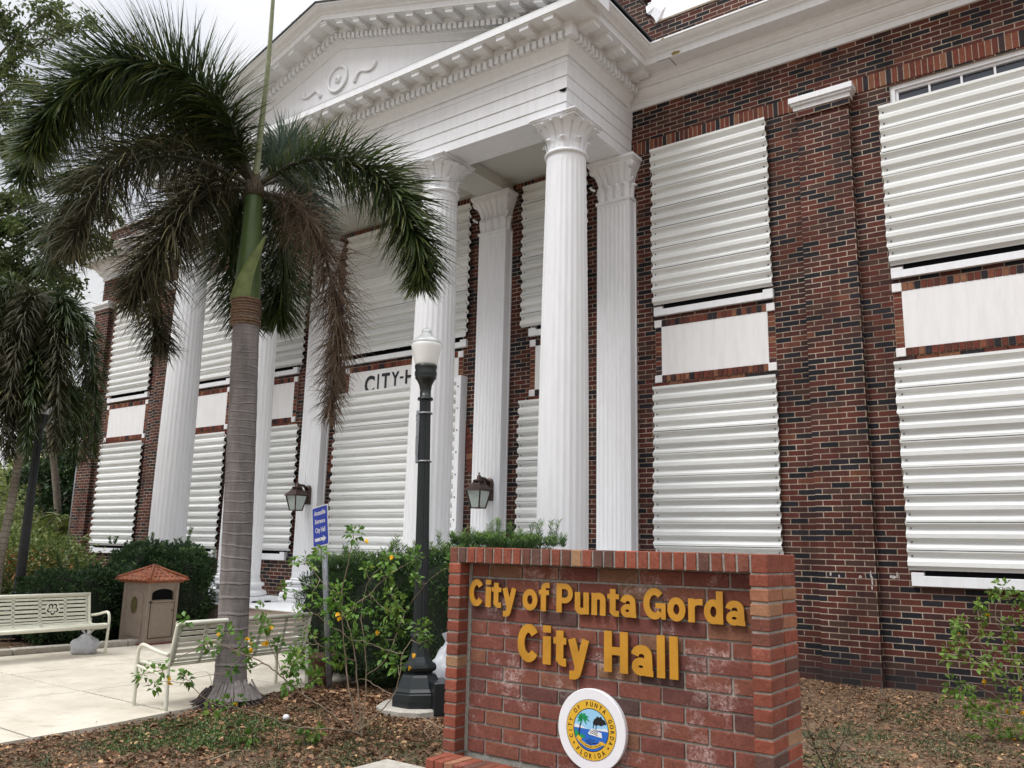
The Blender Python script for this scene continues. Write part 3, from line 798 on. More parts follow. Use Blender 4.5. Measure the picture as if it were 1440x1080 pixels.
# brick pilasters with white caps
def brick_pilaster(x0, x1, y1=0.0):
    m = MB()
    m.box(x0, x1, -0.10, y1, -0.3, 6.90); p = m.build('brick_pilaster', M['brick'], hall)
    m = MB(); m.box(x0 - 0.025, x1 + 0.025, -0.128, y1, 6.90, 6.985); 
    c0 = m.build('corbel', M['brick'], p)
    m = MB()
    m.box(x0 - 0.035, x1 + 0.035, -0.140, y1 - 0.001, 6.986, 7.045, ch=0.004); m.box(x0 - 0.060, x1 + 0.060, -0.172, y1 - 0.002, 7.046, 7.075, ch=0.004)
    m.box(x0 - 0.078, x1 + 0.078, -0.195, y1 - 0.003, 7.076, 7.155, ch=0.006)
    m.build('pilaster_cap', M['white'], p)
for a, b in ((-0.631, 0.0), mir(-0.631, 0.0)): brick_pilaster(a, b)
brick_pilaster(2.41, XR, 0.65); brick_pilaster(XL, XL + 0.65, 0.65)

# ---- portico platform
m = MB()
m.box(-10.08, -5.0, -2.03, 0.0, -0.2, 0.425); p = m.build('portico_platform', M['tanwall'], hall)
m = MB(); m.box(-10.16, -4.92, -2.055, -0.002, 0.426, 0.449, ch=0.005); m.build('platform_slab', M['white'], p)
for a, b in ((PXL - 0.55, -10.161), (-4.919, PX + 0.55)):
    m = MB(); m.box(a + .1, b - .002, -1.90, 0.0, -0.2, 0.395); m.build('platform_wing', M['stone'], p)
    m = MB(); m.box(a, b, -2.0, -0.002, 0.398, 0.444, ch=0.006); m.build('platform_slab', M['white'], p)

# ---- columns
def shaft(m, cx, cy, z0, z1, r0, r1, nf=24, sub=8):
    K = nf * sub; rs = []
    H = z1 - z0
    zs = [(0, 0), (0.010, 0), (0.022, 1)] + [(k / 12.0, 1) for k in range(1, 12)] + [(0.978, 1), (0.988, 0), (1.0, 0)]
    for u, fl in zs:
        r = r0 + (r1 - r0) * max(0, (u - 0.25) / 0.75) ** 1.5
        ring = []
        for j in range(K):
            q = (j % sub) / sub
            d = math.sin(PI * min(1, max(0, (q - 0.26) / 0.74))) if q > 0.26 else 0
            rr = r * (1 - 0.019 * (d ** 0.6) * fl)
            a = 2 * PI * j / K
            ring.append((cx + rr * math.cos(a), cy + rr * math.sin(a), z0 + H * u))
        rs.append(ring)
    m.rings(rs, smooth=False)

def leaf_tongue(m, base, out, up, w, h, curl, nv=7, thick=0.0, waist=0.9):
    """an acanthus-like leaf that grows up a bell and curls over at its tip. base point, out & side directions"""
    side = Vector((-out.y, out.x, 0))
    rows = []
    for i in range(nv + 1):
        u = i / nv
        z = h * (u if u < 0.82 else 0.82 + 0.18 * math.sin((u - 0.82) / 0.18 * PI * 0.9) * 0.5)
        o = 0.012 + curl * (u ** 3.2)
        if u > 0.9: z -= h * 0.10 * (u - 0.9) / 0.1
        ww = w * (0.5 * (0.72 + 0.28 * math.sin(u * PI * 1.1)) if u < 0.85 else 0.5 * (0.72 - (u - 0.85) * 2.6)) * (1 + 0.10 * math.cos(u * 26))
        row = []
        for s, lift in ((-1, -0.012), (-0.5, 0.004), (0, 0.014), (0.5, 0.004), (1, -0.012)):
            p = base + out * (o + lift) + side * (s * ww) + Vector((0, 0, z))
            row.append(p)
        rows.append(row)
    for i in range(nv):
        for j in range(4):
            m.quad(rows[i][j], rows[i][j + 1], rows[i + 1][j + 1], rows[i + 1][j])
            if i >= nv - 3:
                dz = Vector((0, 0, -0.010))
                m.quad(rows[i][j] + dz, rows[i + 1][j] + dz, rows[i + 1][j + 1] + dz, rows[i][j + 1] + dz)

def column(cx, cy):
    m = MB(); shaft(m, cx, cy, 0.80, 6.50, 0.318, 0.262)
    o = m.build('column', M['white'], hall)
    m = MB()
    m.box(cx - .45, cx + .45, cy - .45, cy + .45, 0.45, 0.545, ch=0.006)
    m.lathe(cx, cy, [(0.40, 0.545), (0.43, 0.555), (0.445, 0.585), (0.43, 0.62), (0.39, 0.64), (0.365, 0.65), (0.352, 0.675), (0.36, 0.70), (0.39, 0.705), (0.398, 0.73), (0.385, 0.755), (0.345, 0.765), (0.33, 0.79), (0.321, 0.83), (0.316, 0.84)], 40)
    for a in (-0.24, 0.0, 0.24):
        m.box(cx + a - .06, cx + a + .06, cy - .455, cy - .449, 0.455, 0.478, 1)
        m.box(cx + .449, cx + .455, cy + a - .06, cy + a + .06, 0.455, 0.478, 1)
    m.build('column_base', [M['white'], M['dark']], o)
    # capital: bell with ribbed upper leaves, a lower row of curled acanthus leaves, square abacus
    m = MB()
    m.lathe(cx, cy, [(0.262, 6.495), (0.288, 6.505), (0.294, 6.522), (0.286, 6.540), (0.264, 6.548)], 40)
    rs = []; K = 128
    for u in [0, .1, .25, .4, .55, .68, .8, .9, .96, 1.0]:
        z = 6.546 + 0.375 * u; r = 0.248 + 0.018 * u + 0.125 * max(0, (u - 0.30) / 0.70) ** 2.3
        ring = []
        for j in range(K):
            a = 2 * PI * j / K; q = abs(((j % 8) / 8.0) * 2 - 1)
            dd = max(0, (q - 0.75) / 0.25)
            rr = r * (1 - 0.075 * dd * min(1, u * 2.5)) + (0.012 * (1 - q) if u > 0.9 else 0)
            ring.append((cx + rr * math.cos(a), cy + rr * math.sin(a), z))
        rs.append(ring)
    m.rings(rs, smooth=False)
    for k in range(8):
        a = 2 * PI * (k + 0.5) / 8; o2 = Vector((math.cos(a), math.sin(a), 0))
        leaf_tongue(m, Vector((cx, cy, 6.548)) + o2 * 0.243, o2, None, 0.150, 0.190, 0.062)
    for k in range(16):
        a = 2 * PI * k / 16; o2 = Vector((math.cos(a), math.sin(a), 0)); sd = Vector((-o2.y, o2.x, 0))
        m.tube([Vector((cx, cy, 6.885)) + o2 * 0.345, Vector((cx, cy, 6.912)) + o2 * 0.372, Vector((cx, cy, 6.900)) + o2 * 0.392, Vector((cx, cy, 6.882)) + o2 * 0.385], [0.022, 0.022, 0.013, 0.006], 6)
    m.box(cx - .300, cx + .300, cy - .300, cy + .300, 6.915, 6.945)
    m.box(cx - .330, cx + .330, cy - .330, cy + .330, 6.938, 6.968, ch=0.003)
    m.box(cx - .352, cx + .352, cy - .352, cy + .352, 6.9685, 6.985, ch=0.003); m.box(cx - .368, cx + .368, cy - .368, cy + .368, 6.9855, 7.009, ch=0.004)
    m.build('capital', M['white'], o)
for x in FX: column(x, FY)

def wall_pilaster(cx):
    w = 0.268; d = 0.17
    m = MB()
    # fluted face
    nf = 7; ft = 0.045; fw = (2 * w - 2 * 0.03) / nf
    xs = [(-w, 0)]
    for i in range(nf):
        a = -w + 0.03 + i * fw
        xs += [(a + 0.008, 0), (a + 0.014, 0.006), (a + fw / 2, 0.009), (a + fw - 0.014, 0.006), (a + fw - 0.008, 0)]
    xs += [(w, 0)]
    rs = []
    for z, fl in ((0.80, 0), (0.86, 0), (0.89, 1), (6.28, 1), (6.31, 0), (6.355, 0)):
        rs.append([(cx + x, -d + y * fl, z) for x, y in xs])
    m.rings(rs, closed=False, smooth=False)
    m.box(cx - w + .0005, cx + w - .0005, -d + 0.016, 0.0, 0.80, 6.355)
    for s in (-1, 1):
        m.box(cx + s * w - (0.017 if s > 0 else 0), cx + s * w + (0.017 if s < 0 else 0), -d + .0005, -d + 0.02, 0.80, 6.355)
        m.box(cx + s * (w - .005) , cx + s * (w + 0.016), -0.022, 0.0, 0.80, 6.36) if s > 0 else m.box(cx - w - .016, cx - w + .005, -0.022, 0.0, 0.80, 6.36)
    o = m.build('wall_pilaster', M['white'], hall)
    m = MB()
    for (a, z0, z1) in ((0.15, 0.45, 0.55), (0.11, 0.551, 0.64), (0.06, 0.641, 0.70), (0.085, 0.701, 0.755), (0.025, 0.756, 0.799)):
        m.box(cx - w - a, cx + w + a, -d - a, -0.001, z0, z1, ch=min(0.028, (z1 - z0) * 0.42))
    m.build('pilaster_base', M['white'], o)
    m = MB()
    m.box(cx - w - .022, cx + w + .022, -d - .022, -0.001, 6.356, 6.40, ch=0.008)
    rs = []
    for u in [0, .12, .3, .5, .65, .78, .88, .95, 1]:
        z = 6.40 + 0.50 * u; e = 0.100 * max(0, (u - 0.35) / 0.65) ** 2.0 - 0.012
        ring = []
        n = 36
        for j in range(n + 1):
            x = -1 + 2 * j / n; q = abs(((j % 6) / 6.0) * 2 - 1); dd = 0.022 * max(0, (q - 0.66) / 0.34) * min(1, u * 3)
            ring.append((cx + x * (w + e), -(d + e) + dd, z))
        ring = [(cx - (w + e), -0.002, z)] + ring + [(cx + (w + e), -0.002, z)]
        rs.append(ring)
    m.rings(rs, closed=True, smooth=False)
    for k in range(4):
        x = cx - w + (k + 0.5) * 2 * w / 4
        leaf_tongue(m, Vector((x, -d + 0.006, 6.40)), Vector((0, -1, 0)), None, 0.13, 0.24, 0.060)
    for s in (-1, 1):
        leaf_tongue(m, Vector((cx + s * (w - .006), -d / 2, 6.40)), Vector((s, 0, 0)), None, 0.13, 0.24, 0.055)
        for zc, rr in ((6.86, 0.03), (6.62, 0.018)):
            m.tube([(cx + s * (w + .02), -d - .03, zc - .03), (cx + s * (w + .07), -d - .06, zc), (cx + s * (w + .085), -d - .07, zc + .02), (cx + s * (w + .06), -d - .05, zc + .035)], [rr, rr, rr * .8, rr * .4], 6)
    m.box(cx - w - .085, cx + w + .085, -d - .085, -0.001, 6.895, 6.93); m.box(cx - w - .10, cx + w + .10, -d - .10, -0.0015, 6.9305, 6.955, ch=0.003)
    m.box(cx - w - .118, cx + w + .118, -d - .118, -0.002, 6.9555, 7.009, ch=0.005)
    m.build('capital', M['white'], o)
for x in (-3.29, -5.506, 2 * XC + 5.506, 2 * XC + 3.29): wall_pilaster(x)

# ---- entablature, cornices, pediment
TOP = 7.783
path = [(PXL, 0.0), (PXL, PY), (PX, PY), (PX, 0.0)]
fas = [(-0.56, 7.20), (-0.56, 7.012), (-0.034, 7.012), (-0.034, 7.143), (-0.040, 7.148), (-0.022, 7.153), (-0.022, 7.325), (-0.030, 7.330), (-0.011, 7.336), (-0.011, 7.503), (-0.020, 7.508), (0.0, 7.513), (0.0, 7.700),
       (0.008, 7.704), (0.008, 7.722), (0.0, 7.726), (0.0, 7.79), (0.0, 8.20), (-0.3, 8.20), (-0.3, 7.20)]
m = MB(); m.sweep(path, fas)
# torn opening at the corner of the lower fascia
ent = m.build('entablature', M['white'], hall)
m = MB(); m.poly([(PX - .14, PY + 0.0095, 7.335), (PX - .11, PY + 0.0095, 7.305), (PX - .06, PY + 0.0095, 7.285), (PX - .02, PY + 0.0095, 7.295), (PX - 0.013, PY + 0.0095, 7.335)])
m.build('torn_hole', M['dark'], ent)
m = MB()
m.box(PXL + .30, PX - .30, PY + .30, -0.12, 7.195, 7.23)
m.box(PXL + .5, PX - .5, -0.121, -0.004, 7.166, 7.22)
m.build('portico_ceiling', M['ceil'], hall)
for x in (FX[1], FX[2]):
    m = MB(); m.box(x - .275, x + .275, PY + .561, -0.004, 7.012, 7.194, ch=0.003); m.build('ceiling_beam', M['ceil'], hall)
bed = [(-0.05, 7.783), (0.026, 7.784), (0.030, 7.80), (0.045, 7.835), (0.075, 7.875), (0.098, 7.90), (0.105, 7.922), (0.122, 7.926), (0.122, 8.045), (0.150, 8.050), (0.160, 8.062), (0.160, 8.19), (-0.05, 8.19)]
m = MB(); m.sweep([(PXL, -0.17), (PXL, PY), (PX, PY), (PX, -0.17)], bed)
def dent_mod(m, p0, p1, nrm, n0=0.06, dn=0.104, mn0=0.22, mdn=0.395):
    p0 = Vector(p0); p1 = Vector(p1); d = (p1 - p0); L = d.length; d.normalize(); n = Vector(nrm)
    nd = int(round(L / dn))
    for i in range(nd):
        c = p0 + d * ((i + 0.5) * L / nd); hw = 0.033
        X = Matrix(((d.x, n.x, 0, c.x), (d.y, n.y, 0, c.y), (0, 0, 1, 0), (0, 0, 0, 1)))
        m.box(-hw, hw, 0.118, 0.188, 7.936, 8.036, M_=X)
    k = int(round(L / mdn))
    for i in range(k):
        c = p0 + d * ((i + 0.5) * L / k); hw = 0.072
        X = Matrix(((d.x, n.x, 0, c.x), (d.y, n.y, 0, c.y), (0, 0, 1, 0), (0, 0, 0, 1)))
        m.box(-hw, hw, 0.158, 0.415, 8.085, 8.165, M_=X); m.box(-hw - .012, hw + .012, 0.158, 0.43, 8.140, 8.166, M_=X)
        m.box(-hw, hw, 0.158, 0.26, 8.066, 8.086, M_=X)
dent_mod(m, (PX + .12, PY - .12), (PX + .12, -0.15), (1, 0)) if False else None
dent_mod(m, (PXL - .16, PY), (PX + .16, PY), (0, -1))
dent_mod(m, (PX, PY - .12), (PX, -0.16), (1, 0), mdn=0.375)
dent_mod(m, (PXL, -0.16), (PXL, PY - .12), (-1, 0), mdn=0.375)
m.box(PX + .10, PX + .195, PY - .195, PY - .10, 7.93, 8.04)
m.build('dentil_cornice', M['whitecorn'], ent)
wb = [(-0.05, 7.786), (0.03, 7.787), (0.03, 7.865), (0.045, 7.87), (0.045, 7.895), (0.062, 7.90), (0.10, 7.935), (0.132, 7.985), (0.14, 8.02), (0.165, 8.024), (0.165, 8.045), (0.20, 8.075), (0.215, 8.10), (0.215, 8.19), (-0.05, 8.19)]
for pth in ([(PX + 0.0, 0), (XR - .06, 0), (XR - .06, 6)], [(XL + .06, 6), (XL + .06, 0), (PXL, 0)]):
    m = MB(); m.sweep(pth, wb); m.build('cornice_moulding', M['whitecorn'], hall)
allp = [(XL + .06, 6), (XL + .06, 0), (PXL, 0), (PXL, PY), (PX, PY), (PX, 0), (XR - .06, 0), (XR - .06, 6)]
m = MB(); m.sweep(allp, [(-0.02, 8.160), (0.45, 8.160), (0.45, 8.250), (-0.02, 8.250)])
m.build('corona', M['whitecorn'], hall)
cy = [(0.30, 8.2505), (0.452, 8.2505), (0.456, 8.262), (0.478, 8.266), (0.484, 8.290), (0.510, 8.305), (0.545, 8.315), (0.570, 8.335), (0.582, 8.360), (0.602, 8.364), (0.602, 8.388), (0.30, 8.392)]
for pth in ([(PX, PY - .44), (PX, 0), (XR - .06, 0), (XR - .06, 6)], [(XL + .06, 6), (XL + .06, 0), (PXL, 0), (PXL, PY - .44)]):
    m = MB(); m.sweep(pth, cy); m.build('crown_moulding', M['whitecorn'], hall)
# raking parts (plumb-cut profile sheared along the slope)
SL = 0.31; ZA = 9.494
def rake(m, prof, xe, mi=0, t=0.5):
    secs = []
    for x in (XC - xe, XC, XC + xe):
        secs.append([(x, PY - o, ZA + h - SL * abs(x - XC)) for o, h in prof])
    m.rings(secs, mi, t, closed=True, cap=True, smooth=False)
m = MB()
rake(m, [(-0.05, 0.0), (0.026, 0.0), (0.045, 0.035), (0.075, 0.065), (0.098, 0.080), (0.105, 0.098), (0.122, 0.10), (0.122, 0.205), (0.15, 0.21), (0.16, 0.22), (0.16, 0.33), (-0.05, 0.33)], 4.45)
rake(m, [(-0.05, 0.30), (0.45, 0.30), (0.45, 0.385), (0.456, 0.395), (0.478, 0.40), (0.484, 0.42), (0.510, 0.435), (0.545, 0.445), (0.570, 0.465), (0.582, 0.485), (0.602, 0.49), (0.602, 0.515), (-0.05, 0.52)], 5.082)
n = 43
for i in range(-n, n):
    xa = XC + (i + 0.5) * 0.104; sgn = 1 if xa > XC else -1
    z = ZA - SL * abs(xa - XC)
    if abs(xa - XC) > 4.3: continue
    dz = -SL * sgn
    P = []
    for hz in (0.108, 0.198):
        for yy in (0.118, 0.188):
            for dx in (-0.033, 0.033):
                P.append((xa + dx, PY - yy, z + hz + dz * dx))
    k = len(m.v); m.v += P
    for f in ((0, 1, 3, 2), (4, 6, 7, 5), (2, 3, 7, 6), (0, 2, 6, 4), (1, 5, 7, 3)):
        m.f.append(tuple(k + q for q in f)); m.mi.append(0); m.t.append(.5); m.sm.append(False)
for i in range(-12, 13):
    xa = XC + i * 0.39 + (0.0)
    if abs(i) > 11: continue
    z = ZA - SL * abs(xa - XC); sgn = 0 if i == 0 else (1 if i > 0 else -1); dz = -SL * sgn
    for hw, o1, h0, h1 in ((0.072, 0.415, 0.232, 0.303), (0.084, 0.43, 0.280, 0.3045), (0.072, 0.26, 0.216, 0.233)):
        P = []
        for hz in (h0, h1):
            for yy in (0.158, o1):
                for dx in (-hw, hw):
                    zz = z + hz + (dz * dx if sgn else -SL * hw)
                    P.append((xa + dx, PY - yy, zz))
        k = len(m.v); m.v += P
        for f in ((0, 1, 3, 2), (4, 6, 7, 5), (2, 3, 7, 6), (0, 2, 6, 4), (1, 5, 7, 3)):
            m.f.append(tuple(k + q for q in f)); m.mi.append(0); m.t.append(.5); m.sm.append(False)
ped = m.build('pediment', M['whitecorn'], hall)
m = MB()
m.poly([(XC - 4.45, PY - .012, 8.245), (XC + 4.45, PY - .012, 8.245), (XC + 4.1, PY - .012, ZA - SL * 4.1 + .05), (XC, PY - .012, ZA + 0.05), (XC - 4.1, PY - .012, ZA - SL * 4.1 + .05)])
m.box(PXL - .44, PX + .44, PY - .452, PY + .1, 8.2505, 8.262)
m.build('tympanum', M['white'], ped)
# medallion and scrolls
m = MB(); cx, cz = -7.56, 8.955
for rr, th in ((0.222, 0.026),):
    pts = [(cx + rr * math.cos(2 * PI * i / 40), PY - .025, cz + rr * math.sin(2 * PI * i / 40)) for i in range(41)]
    m.tube(pts, th, 8, cap=False)
rs = [[(cx + r * math.cos(2 * PI * j / 28), PY - y, cz + r * math.sin(2 * PI * j / 28)) for j in range(28)] for r, y in ((0.075, 0.01), (0.07, 0.035), (0.04, 0.05), (0.02, 0.052))]
m.rings(rs, cap=True)
rs = [[(cx + r * math.cos(2 * PI * j / 28), PY - y, cz + r * math.sin(2 * PI * j / 28)) for j in range(28)] for r, y in ((0.020, 0.05), (0.018, 0.066), (0.006, 0.07))]
m.rings(rs, cap=True)
m.build('medallion', M['white'], ped)
for s in (-1, 1):
    m = MB(); x = cx + s * 0.42
    pts = [(0, -.085), (.03, -.04), (.06, 0.0), (.12, .028), (.19, .018), (.27, -.012), (.35, -.022), (.42, .0), (.46, .035), (.45, .07)]
    m.tube(spline([(x + s * a, PY - .022, 8.88 + b) for a, b in pts], 30), [0.034 - 0.012 * math.sin(PI * i / 29) for i in range(30)], 8)
    for a, b, r in ((0.0, -.09, .042), (.44, .06, .052)):
        rs = [[(x + s * a + rr * math.cos(2 * PI * j / 16), PY - y, 8.88 + b + rr * math.sin(2 * PI * j / 16)) for j in range(16)] for rr, y in ((r, .01), (r, .03), (r * .5, .045))]
        m.rings(rs, cap=True)
    m.build('scroll_ornament', M['white'], ped)
# portico roof
m = MB()
prof = [(0.62, 0.518), (0.62, 0.545), (-1.9, 0.552), (-1.9, 0.518)]
rake(m, prof, 5.105)
for i in range(24):   # curled shingle edges show as an uneven top line on the left slope
    u = rng.uniform(0.2, 4.9); m.box(XC - u - .12, XC - u + .12, PY - .58, PY - .30, ZA + 0.545 - SL * u, ZA + .572 - SL * u + rng.uniform(0, .012), M_=None)
m.box(PXL - .60, PX + .60, PY - .3, -0.01, 8.39, 8.40)
m.build('portico_roof', M['slate'], hall)
# parapets
m = MB()
m.box(PX + 0.39, XR - .08, 0.0, 0.30, 8.301, 9.095); m.box(PX + 0.38, XR - .05, -0.02, 0.32, 9.096, 9.12, 1)
m.box(XL + .08, PXL - .39, 0.0, 0.30, 8.301, 9.095); m.box(XL + .05, PXL - .38, -0.02, 0.32, 9.096, 9.12, 1)
# raised centre, its right end broken in steps
m.box(PXL - .388, PX + 0.02, 0.001, 0.34, 8.30, 11.2)
for i, (a, b) in enumerate(((0.39, 9.13), (0.32, 9.27), (0.24, 9.34), (0.30, 9.41), (0.22, 9.48), (0.14, 9.62), (0.10, 9.76), (0.16, 9.84), (0.08, 10.0))):
    z0 = 8.30 if i == 0 else prev
    m.box(PX + .0201, PX + a, 0.001, 0.34, z0, b); prev = b
pa = m.build('parapet', [M['brick'], M['mortarpale']], hall)
m = MB()   # torn white flashing on the broken corner
pts = [(PX + .25, 9.42), (PX + .32, 9.46), (PX + .40, 9.36), (PX + .47, 9.35), (PX + .56, 9.30), (PX + .53, 9.24), (PX + .50, 9.14), (PX + .42, 9.09), (PX + .385, 9.18), (PX + .33, 9.26), (PX + .27, 9.30)]
m.poly([(a, -0.028 + 0.012 * math.sin(i * 2.3), z) for i, (a, z) in enumerate(pts)]); m.poly([(a, 0.01, z) for a, z in pts][::-1])
for i in range(len(pts)):
    a, b = pts[i], pts[(i + 1) % len(pts)]
    m.quad((a[0], -.028, a[1]), (b[0], -.028, b[1]), (b[0], .01, b[1]), (a[0], .01, a[1]))
m.build('torn_flashing', M['signwhite'], pa)
m = MB(); m.box(XL + .1, XR - .1, 0.3, 11.9, 8.32, 8.36); m.build('flat_roof', M['slate'], hall)
# broken-off piece and stain on the corona beside the portico
m = MB()
m.poly([(-2.21, -0.4525, 8.20), (-2.17, -0.4525, 8.225), (-2.10, -0.4525, 8.215), (-2.06, -0.4525, 8.19), (-2.10, -0.4525, 8.168), (-2.18, -0.4525, 8.166)])
m.poly([(-2.30, -.6035, 8.37), (-2.25, -.6035, 8.385), (-2.235, -.6035, 8.368), (-2.28, -.6035, 8.364)])
m.build('cornice_damage', simple('exposed_wood', (0.34, 0.25, 0.10), 0.9, nscale=60, namt=0.6), hall)
m = MB(); m.box(-2.245, -2.238, -0.4515, -0.16, 8.1570, 8.1595); m.box(-2.43, -2.24, -0.449, -0.440, 8.1570, 8.1595); m.build('cornice_crack', M['dark'], hall)

# wall lanterns
def lantern(cx):
    z = 2.30; y = -0.17
    m = MB()
    # arched back plate
    pts = [(-0.055, -.16), (0.055, -.16), (0.055, .05), (0.04, .085), (0.0, .10), (-0.04, .085), (-.055, .05)]
    rs = [[(cx + a * s, y - o, z + b * s) for a, b in pts] for s, o in ((1, 0.0), (1, .025), (.8, .04))]
    m.rings(rs, smooth=False)
    m.tube([(cx, y - .03, z + .03), (cx, y - .09, z + .085), (cx, y - .17, z + .09), (cx, y - .20, z + .075)], [.022, .018, .016, .02], 8)
    yc = y - 0.20
    m.lathe(cx, yc, [(0.0, z + .150), (0.012, z + .145), (0.006, z + .125), (0.022, z + .11), (0.024, z + .075), (0.07, z + .060), (0.072, z + .048), (0.03, z + .044)], 12)
    rs = [[(cx + sx * h, yc + sy * h, zz) for sx, sy in ((-1, -1), (1, -1), (1, 1), (-1, 1))] for h, zz in ((0.045, z + .05), (0.065, z + .01), (0.115, z - .045), (0.120, z - .058), (0.10, z - .060))]
    m.rings(rs, smooth=False)
    h0, h1, z0, z1 = 0.098, 0.058, z - .060, z - .245
    for sx, sy in ((-1, -1), (1, -1), (1, 1), (-1, 1)):
        m.tube([(cx + sx * h0, yc + sy * h0, z0), (cx + sx * h1, yc + sy * h1, z1)], 0.009, 6)
    m.box(cx - .064, cx + .064, yc - .064, yc + .064, z1 - .010, z1)
    SC_ = lambda q: (cx + (q[0] - cx) * 1.32, y + (q[1] - y) * 1.32, z + (q[2] - z) * 1.32)
    m.v = [SC_(q) for q in m.v]; o = m.build('wall_lantern', M['bronze'], hall)
    m = MB(); e = 0.94
    m.rings([[(cx + sx * h * e, yc + sy * h * e, zz) for sx, sy in ((-1, -1), (1, -1), (1, 1), (-1, 1))] for h, zz in ((h0, z0), (h1, z1))], smooth=False)
    m.v = [SC_(q) for q in m.v]; m.build('lantern_glass', M['frost'], o)
lantern(-5.42); lantern(-9.53)
# electrical box low beside the centre shutter
m = MB(); m.box(-6.12, -5.98, -.12, -.002, 1.33, 1.50, ch=0.008); m.tube([(-6.05, -.05, 1.33), (-6.05, -.05, .45)], .012, 6); m.build('meter_box', M['blackbox'], hall)
m = MB(); m.tube([(XL - .05, -.05, -0.1), (XL - .05, -.05, 5.2)], .05, 10); m.build('downpipe', M['galv'], hall)
# white paint spots on the right pilaster
for y_, lst in ((-0.1035, ((-0.49, 1.19, .012, .03), (-0.40, 1.17, .012, .02), (-0.17, 1.17, .02, .02), (-.055, 1.20, .010, .05), (-.045, 1.14, .012, .06), (-.05, 1.06, .010, .03))), (-0.0035, ((0.15, 1.18, .05, .02), (0.20, 1.20, .012, .04)))):
    for x, z, w_, h_ in lst:
        m = MB(); m.poly([(x + w_ * math.cos(k * 1.05) * rng.uniform(.6, 1.2), y_, z + h_ * math.sin(k * 1.05) * rng.uniform(.6, 1.2)) for k in range(6)])
        m.build('paint_spot', M['fleck'], hall)

# ------------------------------------------------------------------ setting
def sheet(name, mat, pts, z, kind='structure', sub=0):
    m = MB(); m.poly([(x, y, z) for x, y in pts]); o = m.build(name, mat); tag(o, kind=kind); return o
# ground: one gently uneven sheet, fine near the sign and coarse towards the horizon
def gh(x, y):
    d = max(0.0, 1 - math.hypot(x, y + 5) / 14)
    return (0.016 * math.sin(x * 2.1 + 0.6) * math.sin(y * 1.7) + 0.010 * math.sin(x * 5.3 + y * 3.1)) * d - 0.006
xs = [-900, -300, -120, -60, -35, -25, -18] + [-14 + 0.5 * i for i in range(0, 17)] + [-5.75 + 0.25 * i for i in range(0, 38)] + [4, 6, 9, 14, 25, 60, 200, 900]
ys = [-900, -200, -60, -25, -14, -11] + [-10 + 0.25 * i for i in range(0, 43)] + [1, 3, 8, 20, 60, 200, 900]
m = MB()
n = len(m.v)
def onpath(x, y): return -8.9 < x < -4.0 and y < 0.5
for y in ys:
    for x in xs:
        z = gh(x, y)
        if onpath(x, y): z = -0.05
        m.v.append((x, y, z))
for j in range(len(ys) - 1):
    for i in range(len(xs) - 1):
        a = j * len(xs) + i; m.f.append((a, a + 1, a + 1 + len(xs), a + len(xs))); m.mi.append(0); m.t.append(.5); m.sm.append(True)
tag(m.build('ground', M['soil']), kind='structure')
# concrete path, slightly proud of the soil, cast in slabs with open joints
m = MB()
edge = [(-3.98, -9.6), (-4.02, -7.55), (-4.08, -6.6), (-4.20, -5.9), (-4.33, -5.2), (-4.36, -4.3), (-4.45, -3.6), (-4.60, -2.06)]
def ex(y):
    for (x0, y0), (x1, y1) in zip(edge, edge[1:]):
        if y0 <= y <= y1: return x0 + (x1 - x0) * (y - y0) / (y1 - y0)
    return -4.0
jy = [-9.6, -8.6, -7.12, -5.95, -4.45, -3.15, -2.06]
jx = [-8.56, -7.1, -5.65]
for a, b in zip(jy, jy[1:]):
    for k in range(3):
        x0 = jx[k]; g = 0.010
        if k < 2:
            m.box(x0 + g, jx[k + 1] - g, a + g, b - g, -0.08, 0.012, ch=0.004)
        else:
            st = 4
            for q in range(st):
                y0 = a + (b - a) * q / st + (g if q == 0 else 0); y1 = a + (b - a) * (q + 1) / st - (g if q == st - 1 else 0)
                P = [(x0 + g, y0), (ex(y0), y0), (ex(y1), y1), (x0 + g, y1)]
                m.poly([(x, y, 0.012) for x, y in P]); m.quad((P[1][0], P[1][1], -.08), (P[2][0], P[2][1], -.08), (P[2][0], P[2][1], .012), (P[1][0], P[1][1], .012))
                m.quad((P[0][0], P[0][1], -.08), (P[1][0], P[1][1], -.08), (P[1][0], P[1][1], .012), (P[0][0], P[0][1], .012))
tag(m.build('path', M['path']), kind='structure')
m = MB(); m.box(-60, 12, -22, -13, -.2, 0.010)
tag(m.build('pavement', M['path']), kind='structure')
m = MB()
for i in range(9): m.box(-8.72, -8.575, -9.6 + i * .72, -8.89 + i * .72, -.1, 0.085, ch=0.012, jit=.003)
o = m.build('path_kerb', M['stone']); tag(o, kind='structure')
m = MB(); m.box(-1.72, -1.31, -6.9, -5.93, -.1, 0.028, ch=0.008, M_=None); o = m.build('concrete_edging', M['stone']); tag(o, 'strip of pale concrete edging running out from the left foot of the brick name sign', 'edging')

# ------------------------------------------------------------------ brick name sign
sx0, sy0, sL, sD = -1.362, -5.798, 2.18, 0.445
ZL, ZS, ZT = 0.106, 1.298, 1.399
sign = thing('monument_sign', 'low red brick wall sign with raised ochre letters and a round city seal', 'sign', (sx0 + sL / 2, sy0 + sD / 2, 0))
cp = 0.0745; j = 0.0062
m = MB()
yp = sy0 + 0.095          # recessed face
